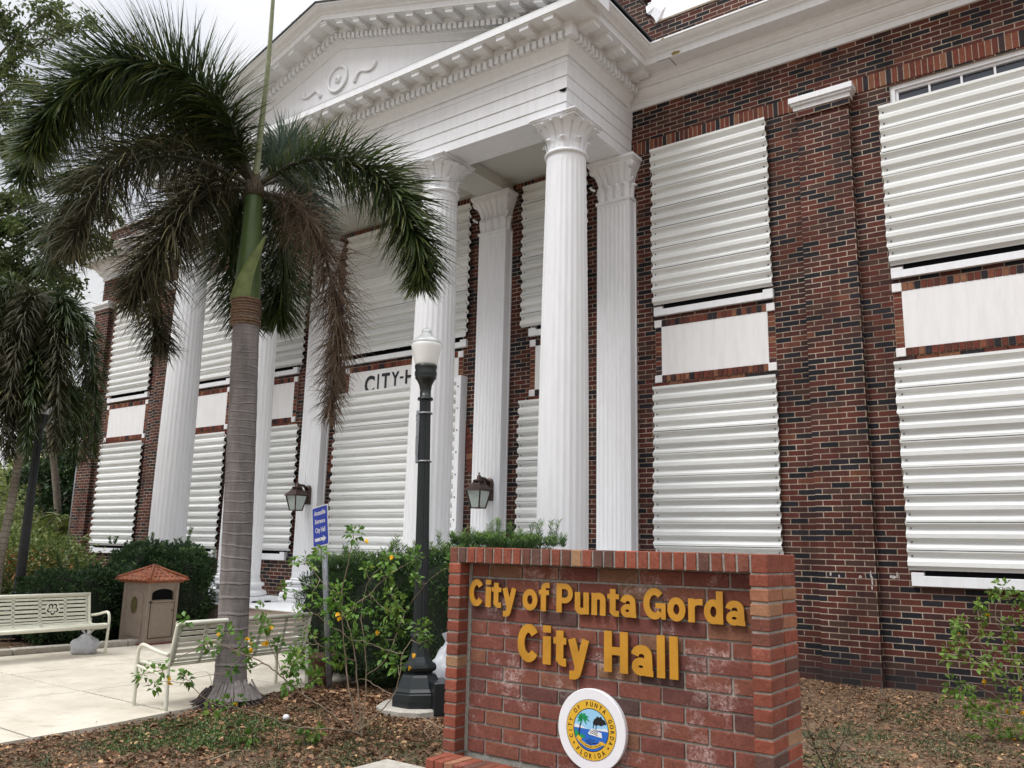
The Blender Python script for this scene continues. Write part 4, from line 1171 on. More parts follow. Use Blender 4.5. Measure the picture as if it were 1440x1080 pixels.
# mortar core
m.box(sx0 + .012, sx0 + sL - .012, yp + .010, sy0 + sD - .010, -.1, ZS + .02, 1)
rows = 13; rh = (ZS - ZL) / rows
x0, x1 = sx0 + 0.128, sx0 + sL - 0.108; bl = (x1 - x0) / 7.0
for r in range(rows):
    xx = x0 - (bl / 2 if r % 2 == 0 else 0)
    while xx < x1 - 0.01:
        a = max(xx, x0); b = min(xx + bl, x1)
        if b - a > 0.03:
            t_ = min(1, max(0, rng.gauss(0.5, 0.26)))
            dy = rng.uniform(-.002, .002)
            m.box(a + j, b - j, yp + dy, yp + .04, ZL + r * rh + j, ZL + (r + 1) * rh - j, 0, t_, ch=0.0035, jit=0.0012)
        xx += bl
# back face
for r in range(16):
    xx = sx0 + (0.11 if r % 2 else 0)
    while xx < sx0 + sL - .02:
        b = min(xx + .222, sx0 + sL); m.box(xx + j, b - j, sy0 + sD - .04, sy0 + sD, ZL + r * cp + j, ZL + (r + 1) * cp - j, 0, rng.random(), ch=.003); xx += .222
# mortar fillets beside the left pier
m.box(sx0 + .100, sx0 + .127, yp + .003, yp + .03, ZL, ZS, 1)
m.build('brick_face', [M['signface'], M['mortar']], sign)
def pier(xa, xb, name='brick_pier'):
    m = MB(); m.box(xa + .006, xb - .006, sy0 + .007, sy0 + sD - .007, -.1, ZS + .01, 1)
    right = xb > sx0 + 1
    for r in range(-1, 16):
        z0 = ZL + r * cp
        for k, (ya, yb) in enumerate(((0, .2225), (.2225, .445))):
            t_ = min(1, max(0, rng.gauss(0.5, 0.25)))
            if right and rng.random() < .22: t_ = rng.uniform(.85, 1)
            m.box(xa, xb, sy0 + ya + (j if k else 0), sy0 + yb - (0 if k else j) - (0.0), z0 + j, z0 + cp - j, 0, t_, ch=0.004, jit=0.0018)
    m.build(name, [M['signpier'], M['mortar']], sign)
pier(sx0, sx0 + .10); pier(sx0 + sL - .10, sx0 + sL)
m = MB(); m.box(sx0 + .005, sx0 + sL - .005, sy0 + .008, sy0 + sD - .008, ZS + .004, ZT - .004, 1)
x = sx0
while x < sx0 + sL - .15:
    t_ = min(1, max(0, rng.gauss(0.42, 0.3)))
    m.box(x + j, x + cp - j, sy0, sy0 + .2225 - j, ZS + .003, ZT, 0, t_, ch=.004, jit=.0018); m.box(x + j, x + cp - j, sy0 + .2225 + j, sy0 + sD, ZS + .003, ZT, 0, rng.random(), ch=.004, jit=.0015); x += cp
m.box(x + j, sx0 + sL, sy0, sy0 + .2225 - j, ZS + .003, ZT, 0, .45, ch=.004, jit=.001); m.box(x + j, sx0 + sL, sy0 + .2225 + j, sy0 + sD, ZS + .003, ZT, 0, .5, ch=.004)
m.build('brick_coping', [M['signpier'], M['mortar']], sign)
m = MB(); m.box(sx0 + .055, sx0 + sL + .09, sy0 - .21, sy0 + .006, -.1, ZL - .006, 1)
x = sx0 + .05
while x < sx0 + sL + .08:
    m.box(x + j * .6, x + cp - j * .6, sy0 - .220, sy0 - .002, -.02, ZL, 0, min(1, max(0, rng.gauss(.42, .3))), ch=.004, jit=.002); x += cp
m.build('brick_ledge', [M['signpier'], M['mortar']], sign)

def put_letters(items, base, cap, xh, desc, stem, yface, depth):
    for ch, xa, xb in items:
        V, F, Nz = letter_mesh(bold_glyph(ch, xb - xa, cap - base, xh - base, desc, min(stem, (xb - xa)) if ch not in 'il' else xb - xa), depth / 2)
        mb = MB(); place_glyph(mb, V, F, lambda a, b, c: (xa + a, yface + depth / 2 - c, base + b), 0, Nz, 1)
        mb.build('letter', [M['gold'], M['goldside']], sign)
L1 = [('C', -1.232, -1.108), ('i', -1.093, -1.050), ('t', -1.044, -0.966), ('y', -0.957, -0.844), ('o', -0.797, -0.680), ('f', -0.671, -0.590), ('P', -0.538, -0.42), ('u', -0.405, -0.305), ('n', -0.287, -0.19), ('t', -0.178, -0.100), ('a', -0.09, 0.014),
      ('G', 0.060, 0.200), ('o', 0.210, 0.322), ('r', 0.338, 0.424), ('d', 0.430, 0.541), ('a', 0.556, 0.664)]
put_letters(L1, 1.020, 1.194, 1.148, .050, .0385, sy0 + .066, .013)
L2 = [('C', -0.827, -0.660), ('i', -0.634, -0.576), ('t', -0.557, -0.464), ('y', -0.452, -0.300), ('H', -0.200, -0.042), ('a', -0.020, 0.119), ('l', 0.142, 0.192), ('l', 0.220, 0.272)]
put_letters(L2, .706, .936, .872, .066, .0525, sy0 + .066, .014)

# round seal
scx, scz, sy = -0.283, 0.372, sy0 + .060
m = MB(); 
m.rings([[(scx + r * math.cos(2 * PI * k / 72), y, scz + r * math.sin(2 * PI * k / 72)) for k in range(72)] for r, y in ((.226, yp), (.229, sy + .004), (.226, sy))], smooth=False)
seal = m.build('seal_board', M['signwhite'], sign)
def disc(name, r0, r1, y, mat, par=None, n=72, f=None):
    m = MB()
    for k in range(n):
        a, b = 2 * PI * k / n, 2 * PI * (k + 1) / n
        if r0 <= 0: m.poly([(scx, y, scz), (scx + r1 * math.cos(a), y, scz + r1 * math.sin(a)), (scx + r1 * math.cos(b), y, scz + r1 * math.sin(b))])
        else: m.quad((scx + r0 * math.cos(a), y, scz + r0 * math.sin(a)), (scx + r1 * math.cos(a), y, scz + r1 * math.sin(a)), (scx + r1 * math.cos(b), y, scz + r1 * math.sin(b)), (scx + r0 * math.cos(b), y, scz + r0 * math.sin(b)))
    return m.build(name, mat, par or seal)
SM = lambda n, c: simple(n, c, 0.4, namt=0.02)
mk, my = SM('seal_black', (0.012, 0.012, 0.012)), SM('seal_yellow', (0.72, 0.42, 0.03))
mblue, msky, mgreen, mcr = SM('seal_blue', (0.02, 0.13, 0.50)), SM('seal_sky', (0.30, 0.58, 0.80)), SM('seal_green', (0.01, 0.28, 0.09)), SM('seal_white', (0.75, 0.76, 0.78))
m = MB()   # rope edge: short twisted dashes
for k in range(96):
    a = 2 * PI * k / 96; b = a + 2 * PI / 96 * .62
    m.quad(*[(scx + r * math.cos(q), sy - .0010, scz + r * math.sin(q)) for r, q in ((.1655, a), (.1655, b), (.170, b + .014), (.170, a + .014))])
m.build('rope_edge', mk, seal)
disc('yellow_ring', .1195, .1655, sy - .0012, my); disc('inner_line', .115, .1195, sy - .0014, mk)
disc('sky_field', 0, .115, sy - .0012, msky)
def flat(name, pts, mat, y):
    m = MB(); m.poly([(scx + a * .115, sy - y, scz + b * .115) for a, b in pts]); return m.build(name, mat, seal)
def circ(y0, y1, n=24):   # part of the disc between two heights
    a0 = math.asin(max(-1, y0)); a1 = math.asin(min(1, y1))
    R_ = [(math.cos(a0 + (a1 - a0) * i / n), math.sin(a0 + (a1 - a0) * i / n)) for i in range(n + 1)]
    return R_ + [(-x, y) for x, y in R_[::-1]]
flat('sea', circ(-1, .02), mblue, .0016)
flat('cloud_bank', [(-.99, .03), (-.98, .16), (-.85, .20), (-.7, .14), (-.55, .15), (-.35, .06), (-.1, .03)], mcr, .0018)
flat('cloud_bank', [(.2, .03), (.4, .12), (.6, .10), (.8, .17), (.97, .12), (.99, .03)], mcr, .0018)
flat('shore', [(-.97, -.25), (-.9, -.02), (-.85, -.10), (-.72, -.22), (-.5, -.28), (-.35, -.30), (-.35, -.40), (-.55, -.48), (-.8, -.55)], mgreen, .0020)
m = MB()
def strip(m, pts, w, y):
    for (a, b), (c, d) in zip(pts, pts[1:]):
        dx, dz = c - a, d - b; L = math.hypot(dx, dz); nx, nz = -dz / L * w, dx / L * w
        m.poly([(scx + p * .115, sy - y, scz + q * .115) for p, q in ((a + nx, b + nz), (a - nx, b - nz), (c - nx, d - nz), (c + nx, d + nz))])
strip(m, [(-.72, -.42), (-.68, -.1), (-.62, .2), (-.52, .48)], .035, .0022)
m.build('palm_stem', mk, seal)
m = MB()
for an, L in ((200, .34), (165, .34), (135, .36), (100, .36), (60, .40), (25, .44), (-5, .46), (-40, .34), (235, .26)):
    a = R(an); c, s = math.cos(a), math.sin(a); bx, bz = -.50, .52
    P = [(bx, bz), (bx + c * L * .5 - s * .09, bz + s * L * .5 + c * .09), (bx + c * L, bz + s * L - .10), (bx + c * L * .5 + s * .05, bz + s * L * .5 - c * .05)]
    m.poly([(scx + p * .115, sy - .0024, scz + q * .115) for p, q in P])
m.build('palm_leaves', mgreen, seal)
flat('smoke', [(.15, .22), (.12, .38), (.20, .55), (.30, .60), (.36, .70), (.52, .66), (.60, .72), (.66, .60), (.80, .56), (.88, .44), (.90, .36), (.74, .34), (.60, .26), (.44, .30), (.32, .24), (.24, .28)], mk, .0024)
m = MB(); strip(m, [(.14, -.02), (.14, .24)], .02, .0025); strip(m, [(.30, -.02), (.31, .26)], .02, .0025); strip(m, [(-.30, -.52), (.15, -.62), (.4, -.56)], .018, .0025); strip(m, [(-.2, -.62), (.05, -.70)], .016, .0025); strip(m, [(-.1, -.44), (.25, -.5)], .014, .0025)
m.build('funnels_and_waves', mk, seal)
flat('steamer', [(-.16, -.16), (-.02, .02), (.10, .10), (.40, -.02), (.62, -.06), (.66, -.30), (.45, -.28), (.1, -.24), (-.1, -.22)], mcr, .0026)
m = MB(); strip(m, [(-.02, -.03), (.40, -.14)], .018, .0028); strip(m, [(-.06, -.11), (.40, -.22)], .016, .0028); strip(m, [(.10, .03), (.42, -.07)], .018, .0028); m.build('steamer_decks', mk, seal)
m = MB()
rb = [(-.82, -.42), (-.62, -.60), (-.3, -.76), (0, -.82), (.3, -.76), (.56, -.62), (.74, -.52)]
strip(m, rb, .075, .0030); strip(m, [(-.78, -.36), (-.55, -.50)], .06, .0028); strip(m, [(.5, -.52), (.85, -.60)], .06, .0028)
m.build('ribbon', my, seal)
m = MB()
for i in range(26):   # tiny motto strokes
    u = i / 25; k = 1 + u * 4; q = int(k); q = min(q, 4); f = k - q
    a = rb[q][0] * (1 - f) + rb[q + 1][0] * f; b = rb[q][1] * (1 - f) + rb[q + 1][1] * f
    if i in (15, 18): continue
    m.poly([(scx + p * .115, sy - .0034, scz + r_ * .115) for p, r_ in ((a - .012, b - .03), (a + .010, b - .03), (a + .012, b + .03), (a - .008, b + .03))])
m.build('motto', mk, seal)
def ring_text(s, rad, a0, a1, size, flip=False):
    m = MB(); n = len(s)
    for i, ch in enumerate(s):
        if ch == ' ': continue
        V, F, Nz = text_mesh(ch, 1.0, 0.030, 0.0)
        mn, mx = V.min(0), V.max(0); w = (mx[0] - mn[0]) * size * .78; h = size * .73
        an = R(a0 + (a1 - a0) * i / (n - 1))
        rx, rz = math.cos(an), math.sin(an)
        def fn(a, b, c):
            p = ((a - mn[0]) / (mx[0] - mn[0]) - .5) * w; q = ((b - mn[1]) / (mx[1] - mn[1]) - .5) * h
            if not flip: return (scx + rx * (rad + q) + rz * p, sy - .0016, scz + rz * (rad + q) - rx * p)
            return (scx + rx * (rad - q) - rz * p, sy - .0016, scz + rz * (rad - q) + rx * p)
        place_glyph(m, V, F, fn)
    m.build('ring_lettering', mk, seal)
ring_text('CITY OF PUNTA GORDA', .1425, 200, -23, .036)
ring_text('FLORIDA', .1425, 232, 306, .036, True)
for an in (216, 324):
    m = MB(); c = (scx + .1425 * math.cos(R(an)), scz + .1425 * math.sin(R(an)))
    m.poly([(c[0] + (.0095 if k % 2 == 0 else .004) * math.sin(k * PI / 5), sy - .0018, c[1] + (.0095 if k % 2 == 0 else .004) * math.cos(k * PI / 5)) for k in range(10)])
    m.build('star', mk, seal)

# ------------------------------------------------------------------ street lamps
def lamp_post(loc, label, near=True):
    o = thing('street_lamp', label, 'street lamp', loc, 'black street lamps with glass globes')
    bx, by, bz = loc
    m = MB()
    m.lathe(bx, by, [(.250, .05), (.250, .10), (.245, .155), (.232, .165), (.235, .175), (.205, .20), (.165, .29), (.150, .31), (.125, .315), (.118, .325), (.150, .345), (.158, .37), (.150, .395), (.118, .41), (.095, .46), (.078, .53), (.068, .60), (.066, .62)], 8, smooth=False, rot=PI / 8)
    m.lathe(bx, by, [(.066, .62), (.084, .625), (.090, .64), (.084, .655), (.066, .66)], 16)
    m.build('lamp_base', M['black'], o)
    m = MB()
    K = 64; rs = []
    for z, r in ((.655, .066), (2.85, .052)):
        rs.append([(bx + (r - .005 * (k % 4 in (1, 2))) * math.cos(2 * PI * k / K), by + (r - .005 * (k % 4 in (1, 2))) * math.sin(2 * PI * k / K), z) for k in range(K)])
    m.rings(rs, smooth=False); m.build('post', M['black'], o)
    m = MB()
    m.lathe(bx, by, [(.052, 2.80), (.070, 2.803), (.074, 2.815), (.070, 2.828), (.052, 2.832), (.052, 2.90), (.060, 2.95), (.082, 2.995), (.102, 3.02), (.098, 3.03), (.104, 3.045), (.106, 3.075), (.098, 3.10), (.104, 3.115), (.106, 3.125), (.106, 3.145)], 24)
    m.build('lamp_collar', M['black'], o)
    m = MB()
    m.lathe(bx, by, [(.098, 3.145), (.104, 3.16), (.116, 3.21), (.128, 3.265), (.139, 3.315), (.144, 3.340), (.142, 3.355), (.134, 3.364)], 32); m.build('globe', M['globe'], o)
    m = MB()
    m.lathe(bx, by, [(.142, 3.356), (.146, 3.366), (.138, 3.384), (.121, 3.398), (.119, 3.404), (.101, 3.416), (.076, 3.432), (.058, 3.448), (.048, 3.46), (.050, 3.470), (.046, 3.49), (.036, 3.508), (.016, 3.522), (.0, 3.526)], 32); m.build('globe_cap', M['capglass'], o)
    if near:
        m = MB()
        d = Vector((-.72, -.69, 0)).normalized(); s = Vector((-d.y, d.x, 0)); c = Vector((bx, by, 0)) + d * .068
        X = Matrix(((s.x, d.x, 0, c.x), (s.y, d.y, 0, c.y), (0, 0, 1, 0), (0, 0, 0, 1)))
        m.box(-.028, .028, -.012, .012, 2.20, 2.70, M_=X, ch=.004)
        m.box(-.020, .020, .0125, .014, 2.28, 2.45, 1, M_=X); m.box(-.016, .016, .0125, .014, 2.60, 2.62, 1, M_=X); m.box(-.016, .016, .0125, .014, 2.64, 2.66, 1, M_=X)
        for z in (2.215, 2.675):
            m.lathe(bx, by, [(.060, z - .008), (.072, z - .006), (.072, z + .006), (.060, z + .008)], 20)
            m.tube([(bx + .06, by - .02, z), (bx + .095, by - .03, z)], .007, 6)
        m.build('bracket', [M['galv'], M['dark']], o)
    return o
lp = lamp_post((-2.802, -4.448, 0), 'black iron street lamp with a white acorn globe rising beside the brick name sign')
lp.rotation_euler = (R(0), R(-1.6), 0); lp.scale = (1, 1, .979)
slab = MB()
pts = [(-3.16, -4.52), (-3.05, -4.72), (-2.90, -4.80), (-2.72, -4.79), (-2.56, -4.70), (-2.47, -4.35), (-2.6, -4.12), (-2.9, -4.06), (-3.12, -4.2), (-3.19, -4.38)]
slab.rings([[(x, y, z) for x, y in pts] for z in (-.1, .035)] + [[(-2.86 + (x + 2.86) * .95, -4.45 + (y + 4.45) * .95, .048) for x, y in pts]], smooth=False)
tag(slab.build('lamp_footing', M['stone']), 'rough pale concrete pad under the foot of the near street lamp', 'footing')
lamp_post((-10.25, -4.58, 0), 'black street lamp half lost in palm fronds behind the left hand bench', near=False)

m = MB(); X = Matrix.Translation((-2.60, -4.42, 0)) @ Matrix.Rotation(R(-30), 4, 'Z')
m.box(-.145, .145, -.09, .09, .0, .265, M_=X, ch=.008); m.box(-.06, -.054, -.093, -.088, .02, .262, 1, M_=X)
bx_ = thing('utility_box', 'small black box standing between the lamp foot and the brick sign', 'box', (-2.60, -4.42, 0))
m.build('box_shell', [M['blackbox'], M['galv']], bx_)
def bag(name, c, r, h, label, seed):
    rr = random.Random(seed); rs = []
    K = 22
    for u in [0, .08, .22, .38, .52, .64, .74, .82, .90, .96, 1.0]:
        pr = math.sin(min(1, .25 + u * .75) * PI) ** .6 if u < .72 else .55 * (1 - (u - .72) / .28) ** .7 + .04
        rs.append([(c[0] + r * pr * (1 + .10 * math.sin(3 * a + u * 9) + rr.uniform(-.07, .07)) * math.cos(a), c[1] + r * pr * (1 + .10 * math.cos(4 * a - u * 7) + rr.uniform(-.07, .07)) * math.sin(a), c[2] + h * u + (rr.uniform(-.015, .015) if 0 < u < 1 else 0)) for a in [2 * PI * k / K for k in range(K)]])
    m = MB(); m.rings(rs, smooth=True)
    m.quad((c[0] - .02, c[1], c[2] + h * .92), (c[0] - .07, c[1] - .03, c[2] + h * 1.12), (c[0] - .01, c[1] - .02, c[2] + h * 1.16), (c[0] + .03, c[1], c[2] + h * .93))
    m.quad((c[0] + .01, c[1], c[2] + h * .92), (c[0] + .08, c[1] + .02, c[2] + h * 1.10), (c[0] + .04, c[1] + .03, c[2] + h * 1.15), (c[0] - .01, c[1], c[2] + h * .95))
    tag(m.build(name, M['bag']), label, 'plastic bag')
bag('plastic_bag', (-8.22, -4.62, .012), .16, .24, 'full white plastic bag on the path under the end of the left hand bench', 3)
bag('plastic_bag', (-2.86, -4.0, .0), .22, .54, 'crumpled white covering standing behind the lamp foot and black box', 9)

# small white ball in the litter
m = MB(); m.lathe(-3.28, -5.50, [(.0, .0), (.02, .004), (.027, .022), (.02, .042), (.0, .048)], 12); tag(m.build('white_ball', M['signwhite']), 'small white ball lying in the leaf litter right of the palm foot', 'ball')

# blue direction sign on a leaning pipe
sg = thing('direction_sign', 'blue accessible entrance sign with white arrow on a leaning grey pipe', 'sign', (-4.135, -4.274, 0))
lean = Vector((-4.345, -4.274, 1.40)) - Vector((-4.135, -4.274, 0)); lean.normalize()
m = MB(); b0 = Vector((-4.135, -4.274, -.05)); m.tube([b0, b0 + lean * 1.86], .030, 12); m.build('sign_post', M['galv'], sg)
zz = lean; n = Vector((-.16, -.987, 0)); n = (n - zz * n.dot(zz)).normalized(); s = zz.cross(n) * 1.0; s = Vector((.987, -.16, 0)); s = (s - zz * s.dot(zz) - n * s.dot(n)).normalized()
c = b0 + lean * (1.65) + n * .040
Xs = Matrix(((s.x, -n.x, zz.x, c.x), (s.y, -n.y, zz.y, c.y), (s.z, -n.z, zz.z, c.z), (0, 0, 0, 1)))
W2, H2 = .150, .208
def rrect(w, h, r, y, k=5):
    P = []
    for cx, cz, a0 in ((w - r, h - r, 0), (-w + r, h - r, 90), (-w + r, -h + r, 180), (w - r, -h + r, 270)):
        for i in range(k + 1):
            a = R(a0 + 90 * i / k); P.append((cx + r * math.cos(a), y, cz + r * math.sin(a)))
    return P
m = MB(); m.rings([[Xs @ Vector(p) for p in rrect(W2, H2, .02, y)] for y in (0.004, 0.0)], smooth=False)
pl = m.build('sign_plate', M['signwhite'], sg)
m = MB(); m.poly([Xs @ Vector(p) for p in rrect(W2 - .012, H2 - .012, .014, -.0012)]); m.build('blue_field', M['blue'], pl)
m = MB()
for txt, zc, w, h in (('Accessible', .140, .21, .050), ('Entrance', .052, .185, .046), ('City Hall', -.038, .185, .052)):
    V, F, Nz = text_mesh(txt, 1.0, 0.028, 0.0); mn, mx = V.min(0), V.max(0)
    dsc = .014 if 'y' in txt else 0
    place_glyph(m, V, F, lambda a, b, c_: tuple(Xs @ Vector(((a - mn[0]) / (mx[0] - mn[0]) * w - w / 2, -.0024, zc - dsc + (b - mn[1]) / (mx[1] - mn[1]) * (h + dsc) - h / 2))))
m.poly([Xs @ Vector((a, -.0024, b)) for a, b in ((-.105, -.118), (-.105, -.150), (.060, -.150), (.060, -.118))])
m.poly([Xs @ Vector((a, -.0024, b)) for a, b in ((.045, -.095), (.060, -.118), (.060, -.150), (.045, -.173), (.105, -.134))])
m.build('sign_lettering', M['signwhite'], pl)
m = MB(); 
for b in (-.134, .185): m.lathe(0, 0, [(0, 0)], 3) if False else m.rings([[Xs @ Vector((.006 * math.cos(k * PI / 4), y, b + .006 * math.sin(k * PI / 4))) for k in range(8)] for y in (-.003, -.007)])
m.build('bolt', M['screw'], pl)
# brown pot beside the hedge
m = MB(); m.lathe(-4.42, -4.16, [(.11, .012), (.13, .10), (.145, .25), (.160, .27), (.160, .30), (.13, .30), (.125, .24)], 20); tag(m.build('plant_pot', M['pot']), 'plain brown pot at the path edge left of the blue sign post', 'pot')

# ------------------------------------------------------------------ benches
def make_bench(name, label, flower):
    """seat along local x, front towards -y"""
    o = thing(name, label, 'bench', (0, 0, 0), 'cream metal benches on the path')
    Lh = 0.80
    prof = [(-.235, .352), (-.228, .366), (-.20, .372), (-.10, .362), (0, .352), (.09, .350), (.135, .362), (.160, .392), (.178, .45), (.196, .53), (.212, .61), (.226, .68), (.232, .705)]
    P = spline([(0, a, b) for a, b in prof], 61)
    def strip(m, xa, xb, i0, i1, th=.004):
        for i in range(i0, i1):
            a, b = P[i], P[i + 1]; d = (b - a).normalized(); n = Vector((0, -d.z, d.y)) * th
            q = [Vector((xa, a.y, a.z)), Vector((xb, a.y, a.z)), Vector((xb, b.y, b.z)), Vector((xa, b.y, b.z))]
            m.quad(*[v + n for v in q]); m.quad(*[v - n for v in q[::-1]])
            m.quad(q[0] - n, q[0] + n, q[3] + n, q[3] - n); m.quad(q[1] + n, q[1] - n, q[2] - n, q[2] + n)
            m.quad(q[0] - n, q[1] - n, q[1] + n, q[0] + n); m.quad(q[3] + n, q[2] + n, q[2] - n, q[3] - n)
    xr = [-Lh + .05, -Lh + .10, -.33, 0, .33, Lh - .10, Lh - .05]
    m = MB()
    for k, x in enumerate((-Lh + .06, -.46, -.155, .155, .46, Lh - .06)): strip(m, x - .017, x + .017, 2, 59)
    # slats: the sheet is slotted every 45 mm
    i = 2
    while i < 58:
        strip(m, -Lh + .05, Lh - .05, i, min(i + 2, 59)); i += 3
    strip(m, -Lh + .05, Lh - .05, 24, 26)
    s_ = m.build('slatted_seat', M['bench'], o)
    m = MB(); m.tube([(-Lh + .02, .236, .712), (Lh - .02, .236, .712)], .021, 10); m.tube([(-Lh + .02, -.238, .350), (Lh - .02, -.238, .350)], .024, 10); m.build('rail', M['bench'], o)
    for s in (-1, 1):
        x = s * (Lh - .03)
        m = MB()
        m.tube([(x, p.y + .002, p.z) for p in P[::4]] , .016, 8)
        m.build('side_frame', M['bench'], o)
        xl = s * (Lh - .005)
        m = MB(); m.tube(spline([(xl, -.215, .012), (xl, -.225, .20), (xl, -.232, .36), (xl, -.225, .46), (xl, -.195, .505), (xl, -.14, .512), (xl, .02, .478), (xl, .188, .455)], 26), .0165, 8)
        m.build('armrest', M['bench'], o)
        m = MB(); m.tube(spline([(xl, .215, .012), (xl, .205, .16), (xl, .195, .30), (xl, .186, .42)], 12), .0175, 8); m.tube(spline([(xl, -.225, .34), (xl, -.08, .315), (xl, .08, .29), (xl, .205, .20)], 14), .013, 8)
        m.box(xl - .03, xl + .03, .185, .245, .012, .018); m.build('leg', M['bench'], o)
        m = MB(); m.box(xl - .03, xl + .03, -.245, -.185, .012, .018); m.build('foot', M['bench'], o)
    if flower:
        m = MB(); d = Vector((0, .16, .985)).normalized(); n = Vector((0, -.985, .16)); cx = .30; c = Vector((cx, .196, .55)) + n * .006
        U = Vector((1, 0, 0))
        K = 28
        m.rings([[c + n * q + U * (.088 * math.cos(2 * PI * k / K)) + d * (.088 * math.sin(2 * PI * k / K)) for k in range(K)] for q in (0, .006)], smooth=False)
        pd_ = m.build('bench_medallion', M['bench'], s_)
        m = MB()
        for k in range(5):
            a0 = 2 * PI * k / 5 + .31 + PI
            for rr0, rr1, th0, th1 in ((.040, .055, -.50, .50),):
                for q in range(6):
                    ta = a0 + th0 + (th1 - th0) * q / 6; tb = a0 + th0 + (th1 - th0) * (q + 1) / 6
                    def pt(rad, an, bul): return c + n * .0075 + U * ((rad + bul) * math.cos(an)) + d * ((rad + bul) * math.sin(an))
                    ba, bb = .014 * math.cos((q / 6 - .5) * PI), .014 * math.cos(((q + 1) / 6 - .5) * PI)
                    m.quad(pt(rr0, ta, ba), pt(rr1, ta, ba * 1.1), pt(rr1, tb, bb * 1.1), pt(rr0, tb, bb))
            e = a0 + .60
            m.quad(*[c + n * .0075 + U * (r_ * math.cos(e + w)) + d * (r_ * math.sin(e + w)) for r_, w in ((.018, -.10), (.048, -.10), (.048, .10), (.018, .10))])
        m.tube([c + n * .008, c + n * .008 + U * -.01 + d * .062], .004, 5)
        m.build('flower_cutout', M['dark'], pd_)
    return o
bA = make_bench('park_bench', 'cream slatted metal bench with a cut-out flower in its back, facing the camera', True)
bA.location = (-8.14, -5.30, 0); bA.rotation_euler = (0, 0, R(90 + 2))
bB = make_bench('park_bench', 'cream slatted metal bench seen from behind, its back crossed by the palm trunk', False)
bB.location = (-4.50, -5.20, 0); bB.rotation_euler = (0, 0, R(-90 + 4.5))

